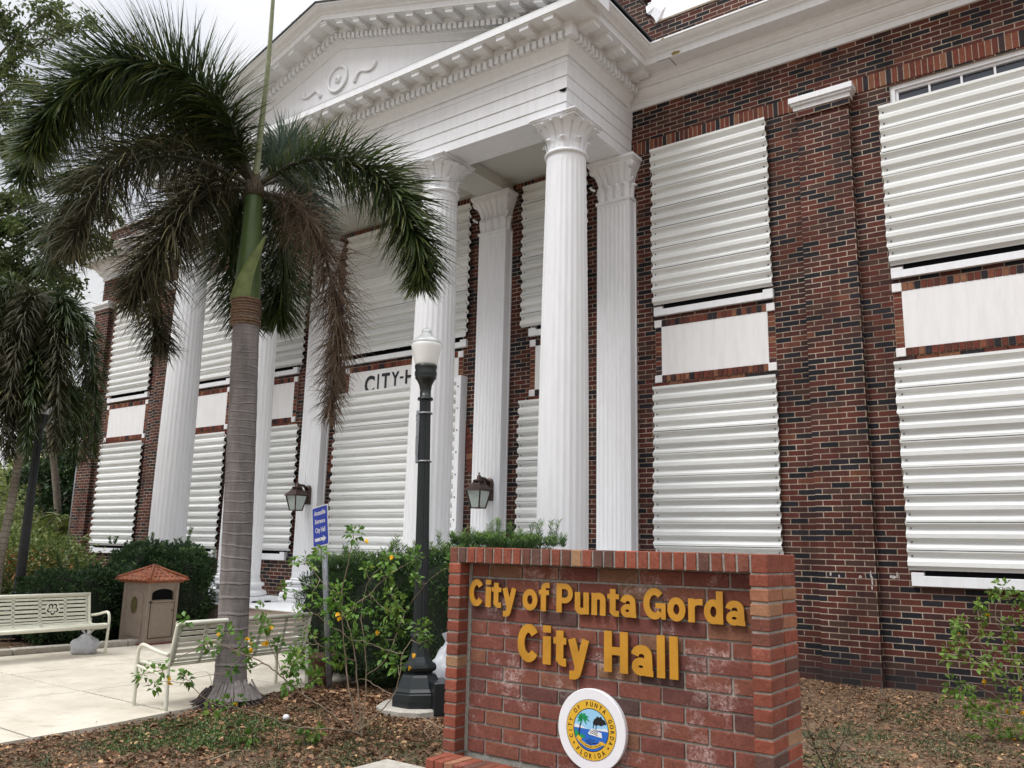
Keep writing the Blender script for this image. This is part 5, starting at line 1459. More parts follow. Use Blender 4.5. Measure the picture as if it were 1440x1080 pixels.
# ------------------------------------------------------------------ litter bin
def bin_():
    o = thing('litter_bin', 'tan square litter bin with a hipped terracotta tiled roof', 'litter bin', (0, 0, 0))
    h = .255
    m = MB()
    # corner posts, panels
    for sx in (-1, 1):
        for sy_ in (-1, 1):
            m.box(sx * h - (.05 if sx > 0 else 0), sx * h + (.05 if sx < 0 else 0), sy_ * h - (.05 if sy_ > 0 else 0), sy_ * h + (.05 if sy_ < 0 else 0), .03, .83, ch=.006)
    m.box(-h + .012, h - .05, -h + .012, h - .012, .06, .825)           # back, left
    m.box(-h + .006, h - .006, -h + .006, h - .006, .75, .83)
    m.box(-h + .004, h - .004, -h + .004, h - .004, .03, .09)
    b = m.build('bin_body', M['tan'], o)
    # raised arched panel with an oval emblem on the -y face
    m = MB()
    arch = [(-.16, .12), (.16, .12), (.16, .64)] + [(.16 * math.cos(PI * i / 10), .64 + .085 * math.sin(PI * i / 10)) for i in range(1, 10)] + [(-.16, .64)]
    m.rings([[(a * s, -h + y, .40 + (z - .40) * s) for a, z in arch] for s, y in ((1.0, .012), (1.0, .002), (.94, .000))], smooth=False)
    m.build('side_panel', M['tan'], o)
    m = MB(); m.rings([[(.068 * s * math.cos(2 * PI * k / 32), -h + y, .53 + .115 * s * math.sin(2 * PI * k / 32)) for k in range(32)] for s, y in ((1.1, .0), (1.1, -.006), (1.0, -.006))], smooth=False); e = m.build('oval_frame', M['tan'], o)
    m = MB(); m.rings([[(.066 * s * math.cos(2 * PI * k / 32), -h + y, .53 + .112 * s * math.sin(2 * PI * k / 32)) for k in range(32)] for s, y in ((1.0, -.004), (1.0, -.008))], smooth=False); m.build('oval_emblem', M['emblem'], e)
    # door (+x face) with arched mouth
    m = MB(); m.box(h - .02, h - .004, -.19, .19, .10, .56, ch=.003); m.box(h - .004, h + .006, -.205, .205, .565, .59, ch=.003)
    m.box(h - .006, h + .000, -.165, .165, .12, .53, ch=.003)
    d = m.build('bin_door', M['tan'], o)
    m = MB(); m.box(h - .0, h + .016, -.235, -.185, .565, .585, ch=.004); m.box(h - .0, h + .012, .150, .172, .44, .46, ch=.004); m.build('latch', M['blackbox'], d)
    m = MB()
    ar = [(-.185, .60), (.185, .60), (.185, .68)] + [(.185 * math.cos(PI * i / 10), .68 + .065 * math.sin(PI * i / 10)) for i in range(1, 10)] + [(-.185, .68)]
    m.poly([(h - .0455, a, z) for a, z in ar]); m.build('bin_mouth', M['dark'], o)
    m = MB()   # spandrel above the mouth
    top = [(-.206, .60), (-.206, .756), (.206, .756), (.206, .60), (.185, .60), (.185, .68)] + [(.185 * math.cos(PI * i / 10), .68 + .065 * math.sin(PI * i / 10)) for i in range(1, 10)] + [(-.185, .68), (-.185, .60)]
    for i in range(12):
        a0, a1 = PI * i / 12, PI * (i + 1) / 12
        p = [(.185 * math.cos(a), .68 + .065 * math.sin(a)) for a in (a0, a1)]
        m.quad((h - .010, p[0][0], p[0][1]), (h - .010, p[0][0] * 1.11, .757), (h - .010, p[1][0] * 1.11, .757), (h - .010, p[1][0], p[1][1]))
        m.quad((h - .010, p[0][0], p[0][1]), (h - .010, p[1][0], p[1][1]), (h - .045, p[1][0], p[1][1]), (h - .045, p[0][0], p[0][1]))
    for s in (-1, 1): m.box(h - .045, h - .010, s * .195 - .011, s * .195 + .011, .59, .757)
    m.build('mouth_surround', M['tan'], o)
    # roof: pyramid of rippled tile courses
    m = MB(); ro = .322
    m.box(-ro + .03, ro - .03, -ro + .03, ro - .03, .828, .850); m.box(-ro + .012, ro - .012, -ro + .012, ro - .012, .851, .872)
    steps = 4
    for s in range(steps):
        r0 = ro * (1 - s / steps) + .02; r1 = ro * (1 - (s + 1) / steps); z0 = .872 + s * .043; z1 = z0 + .046
        for q in range(4):
            X = Matrix.Rotation(q * PI / 2, 4, 'Z'); K = max(8, int(r0 * 62)) 
            prev = None
            for k in range(K + 1):
                u = -1 + 2 * k / K; rip = .012 * math.cos(u * r0 * 62 / .9)
                a = X @ Vector((u * r0, -r0 - rip * .4, z0 + rip)); b = X @ Vector((u * r1, -r1, z1 + rip * .6)); c = X @ Vector((u * r0, -r0 - rip * .4 + .004, z0 - .016))
                if prev: m.quad(prev[0], a, b, prev[1]); m.quad(prev[2], c, a, prev[0])
                prev = (a, b, c)
    for q in range(4):
        X = Matrix.Rotation(q * PI / 2 + PI / 4, 4, 'Z'); m.tube([X @ Vector((0, -ro * 1.42, .885)), X @ Vector((0, 0, 1.058))], [.022, .016], 8)
    m.lathe(0, 0, [(.03, 1.045), (.02, 1.065), (0, 1.07)], 10)
    m.build('tiled_roof', M['clay'], o)
    m = MB(); m.box(-h - .03, h + .03, -h - .03, h + .03, .012, .034, ch=.006); m.build('bin_plinth', M['redwood'], o)
    return o
bn = bin_(); bn.location = (-8.75, -3.485, 0); bn.rotation_euler = (0, 0, R(8.4))

# ------------------------------------------------------------------ palms
PT = thing('palm_tree', 'big foxtail palm with ringed grey trunk and green crownshaft standing at the path edge', 'palm tree', (-4.25, -5.33, 0))
def trunkmesh(m, pts, rad, seg=40, wob=0.02, seed=1):
    rr = random.Random(seed); P = spline(pts, 90); n = len(P); rs = []
    ph = [rr.uniform(0, 6) for _ in range(4)]
    for i, p in enumerate(P):
        u = i / (n - 1); k = u * (len(rad) - 1); q = min(int(k), len(rad) - 2); r = rad[q] + (rad[q + 1] - rad[q]) * (k - q)
        r *= 1 + .010 * math.sin(i * 1.9) 
        rs.append([(p.x + r * (1 + wob * math.sin(3 * a + ph[0] + u * 5) + wob * .6 * math.sin(5 * a + ph[1] - u * 9)) * math.cos(a), p.y + r * (1 + wob * math.sin(3 * a + ph[0] + u * 5)) * math.sin(a), p.z) for a in [2 * PI * j / seg for j in range(seg)]])
    m.rings(rs)
m = MB()
trunkmesh(m, [(-4.26, -5.33, -.03), (-4.285, -5.33, .35), (-4.33, -5.33, 1.1), (-4.42, -5.33, 2.4), (-4.515, -5.33, 3.72)], [.190, .156, .139, .135, .135, .135, .135, .134, .131, .127, .123])
m.build('trunk', M['palmtrunk'], PT)
m = MB()   # lifted root collar: rough bark flare and a skirt of short dark roots
for i in range(190):
    a = rng.uniform(0, 2 * PI); r0 = rng.uniform(.17, .21); r1 = rng.uniform(.23, .37) + .05 * math.cos(a + .9)
    z0 = rng.uniform(.05, .14)
    c, s = math.cos(a), math.sin(a)
    m.tube([(-4.26 + c * r0, -5.33 + s * r0, z0), (-4.26 + c * (r0 + .04), -5.33 + s * (r0 + .04), z0 * .7), (-4.26 + c * r1, -5.33 + s * r1 + rng.uniform(-.03, .03), .0)], [.010, .008, .005], 5)
m.build('root_skirt', simple('dark_fibrous_roots', (0.085, 0.066, 0.060), 0.95, nscale=30, namt=0.5), PT)
m = MB()
for k in range(9):
    a0 = -1.3 + k * .22 + rng.uniform(-.05, .05); w = .13; r = .205
    pts = []
    for u in (0, .5, 1): 
        a = a0 + w * (u - .5) * 2
        pts.append((math.cos(a), math.sin(a)))
    for (c0, s0), (c1, s1) in zip(pts, pts[1:]):
        h0, h1 = rng.uniform(.12, .17), rng.uniform(.12, .18)
        m.quad((-4.26 + c0 * (r + .09), -5.33 + s0 * (r + .09), .05), (-4.26 + c1 * (r + .09), -5.33 + s1 * (r + .09), .05), (-4.26 + c1 * (r - .02), -5.33 + s1 * (r - .02), h1 + .04), (-4.26 + c0 * (r - .02), -5.33 + s0 * (r - .02), h0 + .04))
m.build('bark_flap', simple('peeling_grey_bark', (0.20, 0.175, 0.165), 0.9, nscale=25, namt=0.4, bump=0.6), PT)
m = MB()
for i in range(10):
    z = 3.50 + i * .028; r = .139 + .006 * math.sin(i * 1.7)
    m.lathe(-4.508 + (z - 3.5) * -.07, -5.33, [(r - .008, z - .012), (r + .004, z - .004), (r + .006, z + .005), (r - .006, z + .014)], 30)
m.build('leaf_scar_rings', M['fibre'], PT)
m = MB()
trunkmesh(m, [(-4.517, -5.33, 3.74), (-4.525, -5.33, 4.1), (-4.535, -5.33, 4.55), (-4.548, -5.33, 4.90)], [.124, .127, .124, .115, .106, .100, .096, .093, .091], 32, .012)
m.build('crownshaft', M['shaft'], PT)
m = MB()   # pale split on the shaft and the peeling boot
b = [(-4.60, -5.20, 3.80), (-4.53, -5.175, 3.92), (-4.46, -5.15, 4.10), (-4.40, -5.14, 4.26), (-4.345, -5.125, 4.36)]
rows = []
vd = Vector((-.585, .788, .19)); 
for i, p in enumerate(spline([(-4.475, -5.44, 3.745), (-4.435, -5.44, 3.90), (-4.385, -5.42, 4.06), (-4.32, -5.39, 4.22), (-4.255, -5.36, 4.38)], 14)):
    u = i / 13; w = .100 * (1 - u) ** .70 + .002; sd = Vector((.80, .59, 0)); q = Vector((.5, -.75, 0))
    rows.append([p + sd * (-w), p + sd * (-w * .4) + q * .018, p + sd * (w * .5) + q * .014, p + sd * w])
for i in range(13):
    for j_ in range(3): m.quad(rows[i][j_], rows[i][j_ + 1], rows[i + 1][j_ + 1], rows[i + 1][j_])
m.build('leaf_boot', M['boot'], PT)
m = MB()
for i in range(26):
    a = rng.uniform(0, 2 * PI); r = .085
    m.tube([(-4.548 + r * math.cos(a), -5.33 + r * math.sin(a), 4.86), (-4.55 + r * 1.05 * math.cos(a), -5.33 + r * 1.05 * math.sin(a), 4.95 + rng.uniform(0, .08))], [.028, .008], 5)
m.lathe(-4.55, -5.33, [(.094, 4.86), (.092, 4.92), (.070, 5.0), (.045, 5.10), (.028, 5.2)], 16)
m.build('leaf_bases', M['knob'], PT)
m = MB(); m.tube(spline([(-4.55, -5.33, 4.98), (-4.49, -5.36, 5.5), (-4.33, -5.45, 6.21), (-4.19, -5.56, 7.07), (-4.08, -5.64, 7.7)], 30), [.036 - .024 * i / 29 for i in range(30)], 8)
m.build('spear_leaf', M['spear'], PT)
FR = dict(
A=[(-4.55, -5.34, 5.0), (-4.62, -5.66, 5.60), (-4.72, -6.04, 5.88), (-4.88, -6.44, 5.90), (-5.09, -6.79, 5.68), (-5.33, -7.01, 5.30), (-5.45, -7.10, 4.86)],
A2=[(-4.55, -5.34, 5.0), (-4.95, -5.60, 5.60), (-5.35, -5.85, 5.98), (-5.75, -6.15, 6.06), (-6.15, -6.42, 5.86), (-6.45, -6.62, 5.45), (-6.60, -6.72, 5.0)],
B=[(-4.56, -5.33, 4.98), (-5.05, -5.58, 5.50), (-5.67, -5.71, 5.66), (-6.36, -5.86, 5.62), (-6.93, -5.99, 5.35), (-7.25, -6.02, 4.9), (-7.38, -5.98, 4.4)],
C=[(-4.56, -5.34, 4.97), (-4.71, -5.84, 5.08), (-4.83, -6.29, 4.98), (-4.91, -6.62, 4.68), (-4.95, -6.80, 4.24), (-4.99, -6.86, 3.87)],
D=[(-4.57, -5.34, 4.97), (-5.2, -5.45, 5.05), (-5.70, -5.51, 4.80), (-5.98, -5.49, 4.30), (-6.04, -5.42, 3.80), (-5.98, -5.30, 3.42)],
D2=[(-4.57, -5.34, 4.95), (-4.65, -5.74, 4.80), (-4.71, -5.95, 4.5), (-4.77, -6.10, 4.2), (-4.90, -6.22, 3.85), (-5.0, -6.24, 3.55)],
E=[(-4.57, -5.30, 4.97), (-5.11, -5.12, 4.97), (-5.44, -4.95, 4.78), (-5.60, -4.75, 4.42), (-5.63, -4.60, 4.1), (-5.60, -4.5, 3.85)],
E2=[(-4.56, -5.26, 4.98), (-4.82, -4.89, 4.99), (-4.99, -4.58, 4.78), (-5.15, -4.42, 4.42), (-5.27, -4.36, 4.1), (-5.33, -4.34, 3.88)],
F=[(-4.52, -5.31, 5.0), (-4.06, -5.14, 5.20), (-3.62, -4.92, 5.15), (-3.26, -4.72, 4.88), (-3.07, -4.55, 4.48), (-3.0, -4.46, 4.15), (-3.03, -4.42, 3.92)],
G=[(-4.52, -5.30, 4.93), (-4.36, -5.0, 4.87), (-4.27, -4.72, 4.58), (-4.22, -4.50, 4.1), (-4.20, -4.38, 3.66), (-4.30, -4.33, 3.2), (-4.38, -4.28, 2.72)],
H=[(-4.55, -5.30, 5.0), (-4.72, -5.00, 5.42), (-4.93, -4.66, 5.72), (-5.15, -4.34, 5.84), (-5.45, -4.02, 5.80)],
I=[(-4.52, -5.30, 4.98), (-4.69, -4.87, 5.28), (-4.80, -4.50, 5.30), (-4.92, -4.22, 5.10), (-4.98, -4.08, 4.8)])
frond('frond', FR['A'], PT, M['frond'], nodes=250, per=10, ll=.70, width=.019, droop=.16, seed=1, t0=.05, fwd=.28, tmean=.5)
frond('frond', FR['A2'], PT, M['frond'], nodes=230, per=8, ll=.66, width=.019, droop=.24, seed=21, t0=.06, fwd=.28)
frond('frond', FR['B'], PT, M['frond'], nodes=210, per=6, ll=.66, width=.017, droop=.40, seed=2, t0=.05, fwd=.22, tmean=.28)
frond('frond', FR['C'], PT, M['frondold'], nodes=190, per=5, ll=.64, width=.015, droop=.55, seed=3, t0=.06, curl=.10, fwd=.22)
frond('frond', FR['D'], PT, M['frondold'], nodes=190, per=6, ll=.62, width=.015, droop=.55, seed=4, t0=.06, curl=.10, tmean=.3, fwd=.22)
frond('frond', FR['D2'], PT, M['frondold'], nodes=190, per=6, ll=.60, width=.015, droop=.55, seed=5, t0=.06, curl=.10, fwd=.22)
frond('frond', FR['E'], PT, M['frond'], nodes=170, per=7, ll=.68, width=.019, droop=.26, seed=6, t0=.14, fwd=.25, tmean=.3)
frond('frond', FR['E2'], PT, M['frond'], nodes=170, per=7, ll=.68, width=.019, droop=.26, seed=7, t0=.14, fwd=.25, tmean=.3)
frond('frond', FR['F'], PT, M['frond'], nodes=230, per=8, ll=.58, width=.018, droop=.20, seed=8, t0=.05, fwd=.42, tmean=.55)
o = frond('frond', FR['G'], PT, M['fronddead'], nodes=220, per=8, ll=.54, width=.0115, droop=.8, seed=9, t0=.07, curl=.26, fwd=.22, tmean=.38)
tag(o, 'dead brown frond hanging straight down')
frond('frond', FR['H'], PT, M['frondgrey'], nodes=120, per=8, ll=.52, width=.017, droop=.14, seed=10, t0=.18, fwd=.4, tmean=.5)
frond('frond', FR['I'], PT, M['frondgrey'], nodes=110, per=6, ll=.50, width=.018, droop=.25, seed=12, t0=.20, fwd=.4, tmean=.4)

# second foxtail palm, left, in front of the far lamp
P2 = thing('palm_tree', 'dark drooping foxtail palm whose fronds hang round the left hand street lamp', 'palm tree', (-9.86, -5.02, 0))
m = MB(); trunkmesh(m, [(-9.86, -5.02, -.05), (-9.88, -5.03, 1.0), (-9.84, -5.00, 1.9), (-9.86, -4.97, 2.6)], [.075, .058, .052, .050], 20)
m.build('trunk', M['palmtrunk2'], P2)
m = MB(); trunkmesh(m, [(-9.86, -4.97, 2.55), (-9.87, -4.96, 2.85), (-9.88, -4.96, 3.05)], [.056, .062, .052, .042], 16); m.build('crownshaft', M['shaft'], P2)
c0 = Vector((-9.88, -4.96, 2.98))
sp_ = [(-150, 1.9, 1.5), (-115, 1.7, 1.6), (-75, 1.9, 1.55), (-35, 1.75, 1.6), (5, 1.8, 1.5), (50, 1.7, 1.4), (95, 1.8, 1.4), (150, 1.8, 1.4), (-95, 1.1, 1.7), (-52, 1.2, 1.8), (-20, .9, 1.6), (-135, 1.0, 1.7), (-5, 1.3, 1.75), (-170, 1.2, 1.6), (-62, .5, 1.5), (-30, .35, 1.5), (20, .5, 1.4), (-110, .4, 1.6)]
for i, (az, up, ln) in enumerate(sp_):
    d = Vector((math.cos(R(az)), math.sin(R(az)), 0)) * .68
    pts = [c0, c0 + d * ln * .16 + Vector((0, 0, up * .62)), c0 + d * ln * .42 + Vector((0, 0, up * .95)), c0 + d * ln * .70 + Vector((0, 0, up * .72)), c0 + d * ln * .90 + Vector((0, 0, up * .25)), c0 + d * ln * .98 + Vector((0, 0, up * .1 - .62))]
    frond('frond', pts, P2, M['frond'] if i % 3 else M['frondold'], nodes=140, per=6, ll=.42, width=.021, droop=.6, seed=40 + i, t0=.14, seg=3, tmean=.34)

def pinnate(name, pts, par, mat, n, ll, w, seed, droop=.5): return frond(name, pts, par, mat, nodes=n, per=2, ll=ll, width=w, droop=droop, flat=1.0, seed=seed, t0=.18, seg=3)
# thin ringed palms and a feathery garden palm beyond
def thin_palm(x, y, lean, h, seed, label, grp=None):
    o = thing('palm_tree', label, 'palm tree', (x, y, 0), grp)
    m = MB(); top = (x + lean[0], y + lean[1], h); trunkmesh(m, [(x, y, -.05), (x + lean[0] * .25, y + lean[1] * .25, h * .35), (x + lean[0] * .6, y + lean[1] * .6, h * .7), top], [.12, .10, .092, .085, .08], 16, .02, seed)
    m.build('trunk', M['palmtrunk2'], o)
    rr = random.Random(seed)
    for i in range(9):
        az = i * 40 + rr.uniform(-10, 10); d = Vector((math.cos(R(az)), math.sin(R(az)), 0)); c = Vector(top)
        ln = rr.uniform(1.7, 2.2); up = rr.uniform(.4, 1.1)
        pinnate('frond', [c, c + d * ln * .3 + Vector((0, 0, up * .6)), c + d * ln * .65 + Vector((0, 0, up * .6)), c + d * ln + Vector((0, 0, -.35)), c + d * ln * 1.08 + Vector((0, 0, -1.0))], o, M['frond'], 70, .5, .035, seed * 10 + i)
    return o
thin_palm(-20.45, 1.0, (.1, -1.0), 4.7, 3, 'thin ringed palm trunk just beyond the left end of the building')
thin_palm(-22.75, 1.9, (-.1, -1.2), 4.3, 4, 'farther thin palm trunk between the left hand lamp post and the nearer thin palm')

def feather(x, y, h, seed, label, mat, n=13, ln=2.2):
    o = thing('garden_palm', label, 'palm', (x, y, 0)); rr = random.Random(seed)
    m = MB()
    for k in range(5): m.tube([(x + rr.uniform(-.3, .3), y + rr.uniform(-.3, .3), -.05), (x + rr.uniform(-.4, .4), y + rr.uniform(-.4, .4), h * .45)], [.06, .045], 8)
    m.build('trunk', M['palmtrunk2'], o)
    for i in range(n):
        az = i * 137.5; d = Vector((math.cos(R(az)), math.sin(R(az)), 0)); c = Vector((x, y, h * .35)); l = ln * rr.uniform(.7, 1.1); up = h * .65 * rr.uniform(.6, 1.1)
        pinnate('frond', [c, c + d * l * .2 + Vector((0, 0, up * .6)), c + d * l * .5 + Vector((0, 0, up)), c + d * l * .85 + Vector((0, 0, up * .85)), c + d * l * 1.1 + Vector((0, 0, up * .4))], o, mat, 60, .55, .045, seed * 20 + i, .4)
    return o
feather(-26.6, 2.2, 2.8, 5, 'yellow green feathery palm clump in the garden beyond the left hand lamp', M['frondbg'])
feather(-32.5, 4.2, 4.2, 6, 'pale feathery palm at the left edge behind the lamp', M['frondbg'], 15, 2.8)
feather(-20.3, 1.2, 2.0, 8, 'bright low palm with browning fronds at the corner of the building', M['frondbg'], 12, 1.4)

# ------------------------------------------------------------------ hedges
def unit(n):
    v = nprng.normal(size=(n, 3)); return v / np.linalg.norm(v, axis=1, keepdims=True)
def lumpy(c, r, seed, K=26):
    """closed blob ring set for a hedge core"""
    rr = random.Random(seed); ph = [rr.uniform(0, 6) for _ in range(6)]; rs = []
    for i in range(K + 1):
        th = PI * i / K; ring = []
        for j_ in range(K * 2):
            a = 2 * PI * j_ / (K * 2); s = abs(math.sin(th)) ** .55 * (1 if math.sin(th) >= 0 else -1); cz = abs(math.cos(th)) ** .6 * (1 if math.cos(th) > 0 else -1)
            q = 1 + .06 * math.sin(3 * a + ph[0]) + .05 * math.sin(5 * th + ph[1] + 2 * a) + .03 * math.sin(9 * a + ph[2])
            sx = abs(math.cos(a)) ** .7 * (1 if math.cos(a) > 0 else -1); sy = abs(math.sin(a)) ** .7 * (1 if math.sin(a) > 0 else -1)
            ring.append((c[0] + r[0] * s * sx * q, c[1] + r[1] * s * sy * q, c[2] + r[2] * cz * q))
        rs.append(ring)
    return rs
def hedge_obj(name, label, blobs, mat, n, L, W, upw=.5, loc=None, spread=.10, group=None, sprigs=0, tm=.42):
    o = thing(name, label, 'hedge', loc or (blobs[0][0][0], blobs[0][0][1], 0), group)
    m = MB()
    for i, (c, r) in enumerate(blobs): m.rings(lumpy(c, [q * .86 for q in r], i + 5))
    m.build('shade_core', simple('dark_inner_' + name, (0.010, 0.016, 0.007), 1.0, nscale=30, namt=.5), o)  # solid near-black core: the hedge's inner shade put in as colour
    P = []; Nn = []
    tot = sum(r[0] * r[1] + r[0] * r[2] * 1.2 + r[1] * r[2] for c, r in blobs)
    for i, (c, r) in enumerate(blobs):
        k = int(n * (r[0] * r[1] + r[0] * r[2] * 1.2 + r[1] * r[2]) / tot)
        u = unit(k); e = np.abs(u) ** .62 * np.sign(u)
        p = np.array(c) + e * np.array(r) * (1 - np.abs(nprng.normal(0, spread, (k, 1)))) * (1 + .05 * np.sin(u[:, :1] * 9 + i) + .05 * np.sin(u[:, 2:3] * 11 + u[:, 1:2] * 7))
        P.append(p); Nn.append(u)
    P = np.concatenate(P); Nn = np.concatenate(Nn); k = P[:, 2] > -.02; P = P[k]; Nn = Nn[k]
    D = Nn * .8 + np.array([[0, 0, upw]]) + nprng.normal(0, .55, P.shape)
    # clumps: sprays share a direction, and a spray is lighter or darker as a whole
    cell = np.floor(P / .09).astype(int); h = (cell[:, 0] * 73856093 ^ cell[:, 1] * 19349663 ^ cell[:, 2] * 83492791) & 0xffff
    hr = (h % 997) / 997.0
    D += np.stack([np.sin(h * 1.3), np.cos(h * 2.1), np.sin(h * .7)], axis=1) * .5
    T = np.clip(hr * .55 + nprng.normal(tm - .27, .13, len(P)), 0, 1)
    if sprigs:
        Ps = []; Ds = []; Ts = []
        for _ in range(sprigs):
            c, r = blobs[rng.randrange(len(blobs))]
            x = c[0] + rng.uniform(-.95, .95) * r[0]; y = c[1] + rng.uniform(-.9, .9) * r[1]; z = c[2] + r[2] * .94
            hgt = rng.uniform(.04, .13) if rng.random() < .9 else rng.uniform(.14, .28); lx, ly = rng.uniform(-.3, .3), rng.uniform(-.3, .3)
            kk = int(hgt / .0045)
            for q in range(kk):
                u = q / kk; a = q * 2.4
                Ps.append((x + lx * hgt * u, y + ly * hgt * u, z + hgt * u)); Ds.append((math.cos(a) * .8, math.sin(a) * .8, .75)); Ts.append(min(1, .5 + .45 * u + rng.uniform(-.1, .1)))
        P = np.concatenate([P, np.array(Ps)]); D = np.concatenate([D, np.array(Ds)]); T = np.concatenate([T, np.array(Ts)])
    leafcloud('foliage', mat, P, D, L * nprng.uniform(.6, 1.2, len(P)), W * nprng.uniform(.8, 1.2, len(P)), T, o)
    return o
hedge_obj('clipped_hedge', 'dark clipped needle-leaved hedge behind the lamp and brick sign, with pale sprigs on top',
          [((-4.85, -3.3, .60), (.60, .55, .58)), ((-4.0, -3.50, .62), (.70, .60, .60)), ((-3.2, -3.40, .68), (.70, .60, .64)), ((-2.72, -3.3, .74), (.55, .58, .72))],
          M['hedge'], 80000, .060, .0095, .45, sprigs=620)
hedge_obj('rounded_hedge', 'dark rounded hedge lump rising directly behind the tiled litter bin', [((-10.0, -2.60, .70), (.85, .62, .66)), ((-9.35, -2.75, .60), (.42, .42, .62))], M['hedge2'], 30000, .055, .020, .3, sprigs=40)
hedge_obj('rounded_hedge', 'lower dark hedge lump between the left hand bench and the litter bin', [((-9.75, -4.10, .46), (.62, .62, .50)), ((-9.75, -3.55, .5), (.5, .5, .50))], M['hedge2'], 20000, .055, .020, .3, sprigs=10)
def shrub_obj(name, label, blobs, mat, n, L, W, cat='shrub', tm=.5, spread=.35, group=None):
    o = thing(name, label, cat, (blobs[0][0][0], blobs[0][0][1], 0), group)
    m = MB()
    P = []; Nn = []
    tot = sum(r[0] * r[1] * r[2] for c, r in blobs) 
    for i, (c, r) in enumerate(blobs):
        k = int(n * r[0] * r[1] * r[2] / tot); u = unit(k); rad = nprng.uniform(.25, 1, (k, 1)) ** .5 * (1 + .18 * np.sin(u[:, :1] * 7 + u[:, 2:3] * 5 + i))
        P.append(np.array(c) + u * np.array(r) * rad); Nn.append(u)
        for q in range(7):
            v = Vector(tuple(unit(1)[0])); tipp = Vector(c) + Vector((v.x * r[0], v.y * r[1], abs(v.z) * r[2])) * .8
            m.tube([(c[0] + rng.uniform(-.1, .1), c[1] + rng.uniform(-.1, .1), -.02), ((c[0] + tipp.x) / 2, (c[1] + tipp.y) / 2, tipp.z * .55), tipp], [.018, .012, .005], 5)
    m.build('stems', M['stem'], o)
    P = np.concatenate(P); Nn = np.concatenate(Nn); k = P[:, 2] > 0.01; P = P[k]; Nn = Nn[k]
    cell = np.floor(P / .16).astype(int); h = (cell[:, 0] * 73856093 ^ cell[:, 1] * 19349663 ^ cell[:, 2] * 83492791) & 0xffff
    hr = (h % 997) / 997.0; keep = hr > .25; P = P[keep]; Nn = Nn[keep]; hr = hr[keep]
    D = Nn + nprng.normal(0, .6, P.shape) + np.array([[0, 0, .3]])
    T = np.clip(hr * .6 + nprng.normal(tm - .3, .15, len(P)), 0, 1)
    leafcloud('foliage', mat, P, D, L * nprng.uniform(.6, 1.2, len(P)), W * nprng.uniform(.8, 1.2, len(P)), T, o, droop=.15)
    return o
shrub_obj('croton_shrub', 'mottled green and orange shrub round the foot of the left hand lamp', [((-12.9, -3.75, .50), (.8, .7, .62)), ((-13.6, -3.0, .55), (.9, .8, .65)), ((-14.0, -4.2, .6), (1.0, .8, .7))], M['croton'], 15000, .085, .04)
shrub_obj('garden_shrub', 'loose green shrub at the foot of the left end pilaster', [((-14.5, -2.2, .65), (1.3, .9, .8)), ((-16.0, -2.0, .7), (1.2, .9, .9))], M['bgleaf'], 12000, .10, .045, tm=.35)
shrub_obj('garden_shrub', 'yellow green flowering shrub in the garden beyond the building', [((-22.0, .2, .8), (1.6, 1.2, 1.0)), ((-24.5, .8, .9), (1.8, 1.5, 1.15)), ((-20.0, -1.4, .7), (1.2, 1.0, .8))], M['bgleaf'], 16000, .13, .06)
shrub_obj('garden_shrub', 'tall pale shrub far behind the thin palms', [((-34, 6.5, 1.9), (3.2, 2.5, 1.8)), ((-39, 6, 2.2), (3.5, 3, 2.0)), ((-31, 8, 1.8), (3, 3, 1.7))], M['bgleaf'], 16000, .22, .10, tm=.6)
def dense_tree(name, label, x, y, blobs, mat, n, L, W, hgt, tm=.35, group=None, cat='tree', limbs=8):
    o = thing(name, label, cat, (x, y, 0), group); m = MB()
    top = Vector((x, y, hgt)); m.tube([(x, y, -.1), (x + .05, y, hgt * .5), top], [.20, .16, .12], 12)
    for c, r in blobs:
        for q in range(limbs):
            v = Vector(tuple(unit(1)[0])); e = Vector(c) + Vector((v.x * r[0], v.y * r[1], v.z * r[2])) * .85
            mid = (top + e) / 2 + Vector((rng.uniform(-.3, .3), rng.uniform(-.3, .3), .2)); m.tube(spline([top - Vector((0, 0, rng.uniform(0, .5))), mid, e], 8), [.07 - .008 * k for k in range(8)], 6)
    m.build('trunk', M['bark'], o)
    P = []; Hh = []
    tot = sum(r[0] * r[1] * r[2] for c, r in blobs)
    for i, (c, r) in enumerate(blobs):
        k = int(n * r[0] * r[1] * r[2] / tot)
        nc = max(6, k // 70); u = unit(nc); cen = np.array(c) + u * np.array(r) * nprng.uniform(.15, 1, (nc, 1)) ** .45
        ci = nprng.randint(0, nc, k); P.append(cen[ci] + nprng.normal(0, .13, (k, 3)) * np.array([[1.2, 1.2, .8]])); Hh.append(nprng.rand(nc)[ci])
    P = np.concatenate(P); Hh = np.concatenate(Hh)
    D = nprng.normal(0, 1, P.shape) + np.array([[0, 0, -.1]])
    T = np.clip(Hh * .55 + nprng.normal(tm - .27, .15, len(P)), 0, 1)
    leafcloud('crown', mat, P, D, L * nprng.uniform(.6, 1.2, len(P)), W * nprng.uniform(.8, 1.2, len(P)), T, o, droop=.1)
    return o
dense_tree('shade_tree', 'dark leafy tree behind the thin palms at the building corner', -22.0, 2.0, [((-22.0, 2.0, 3.4), (1.7, 1.7, 1.5)), ((-21, 1.5, 2.6), (1.2, 1.2, 1.0))], M['hedge2'], 14000, .13, .07, 2.6, .3)

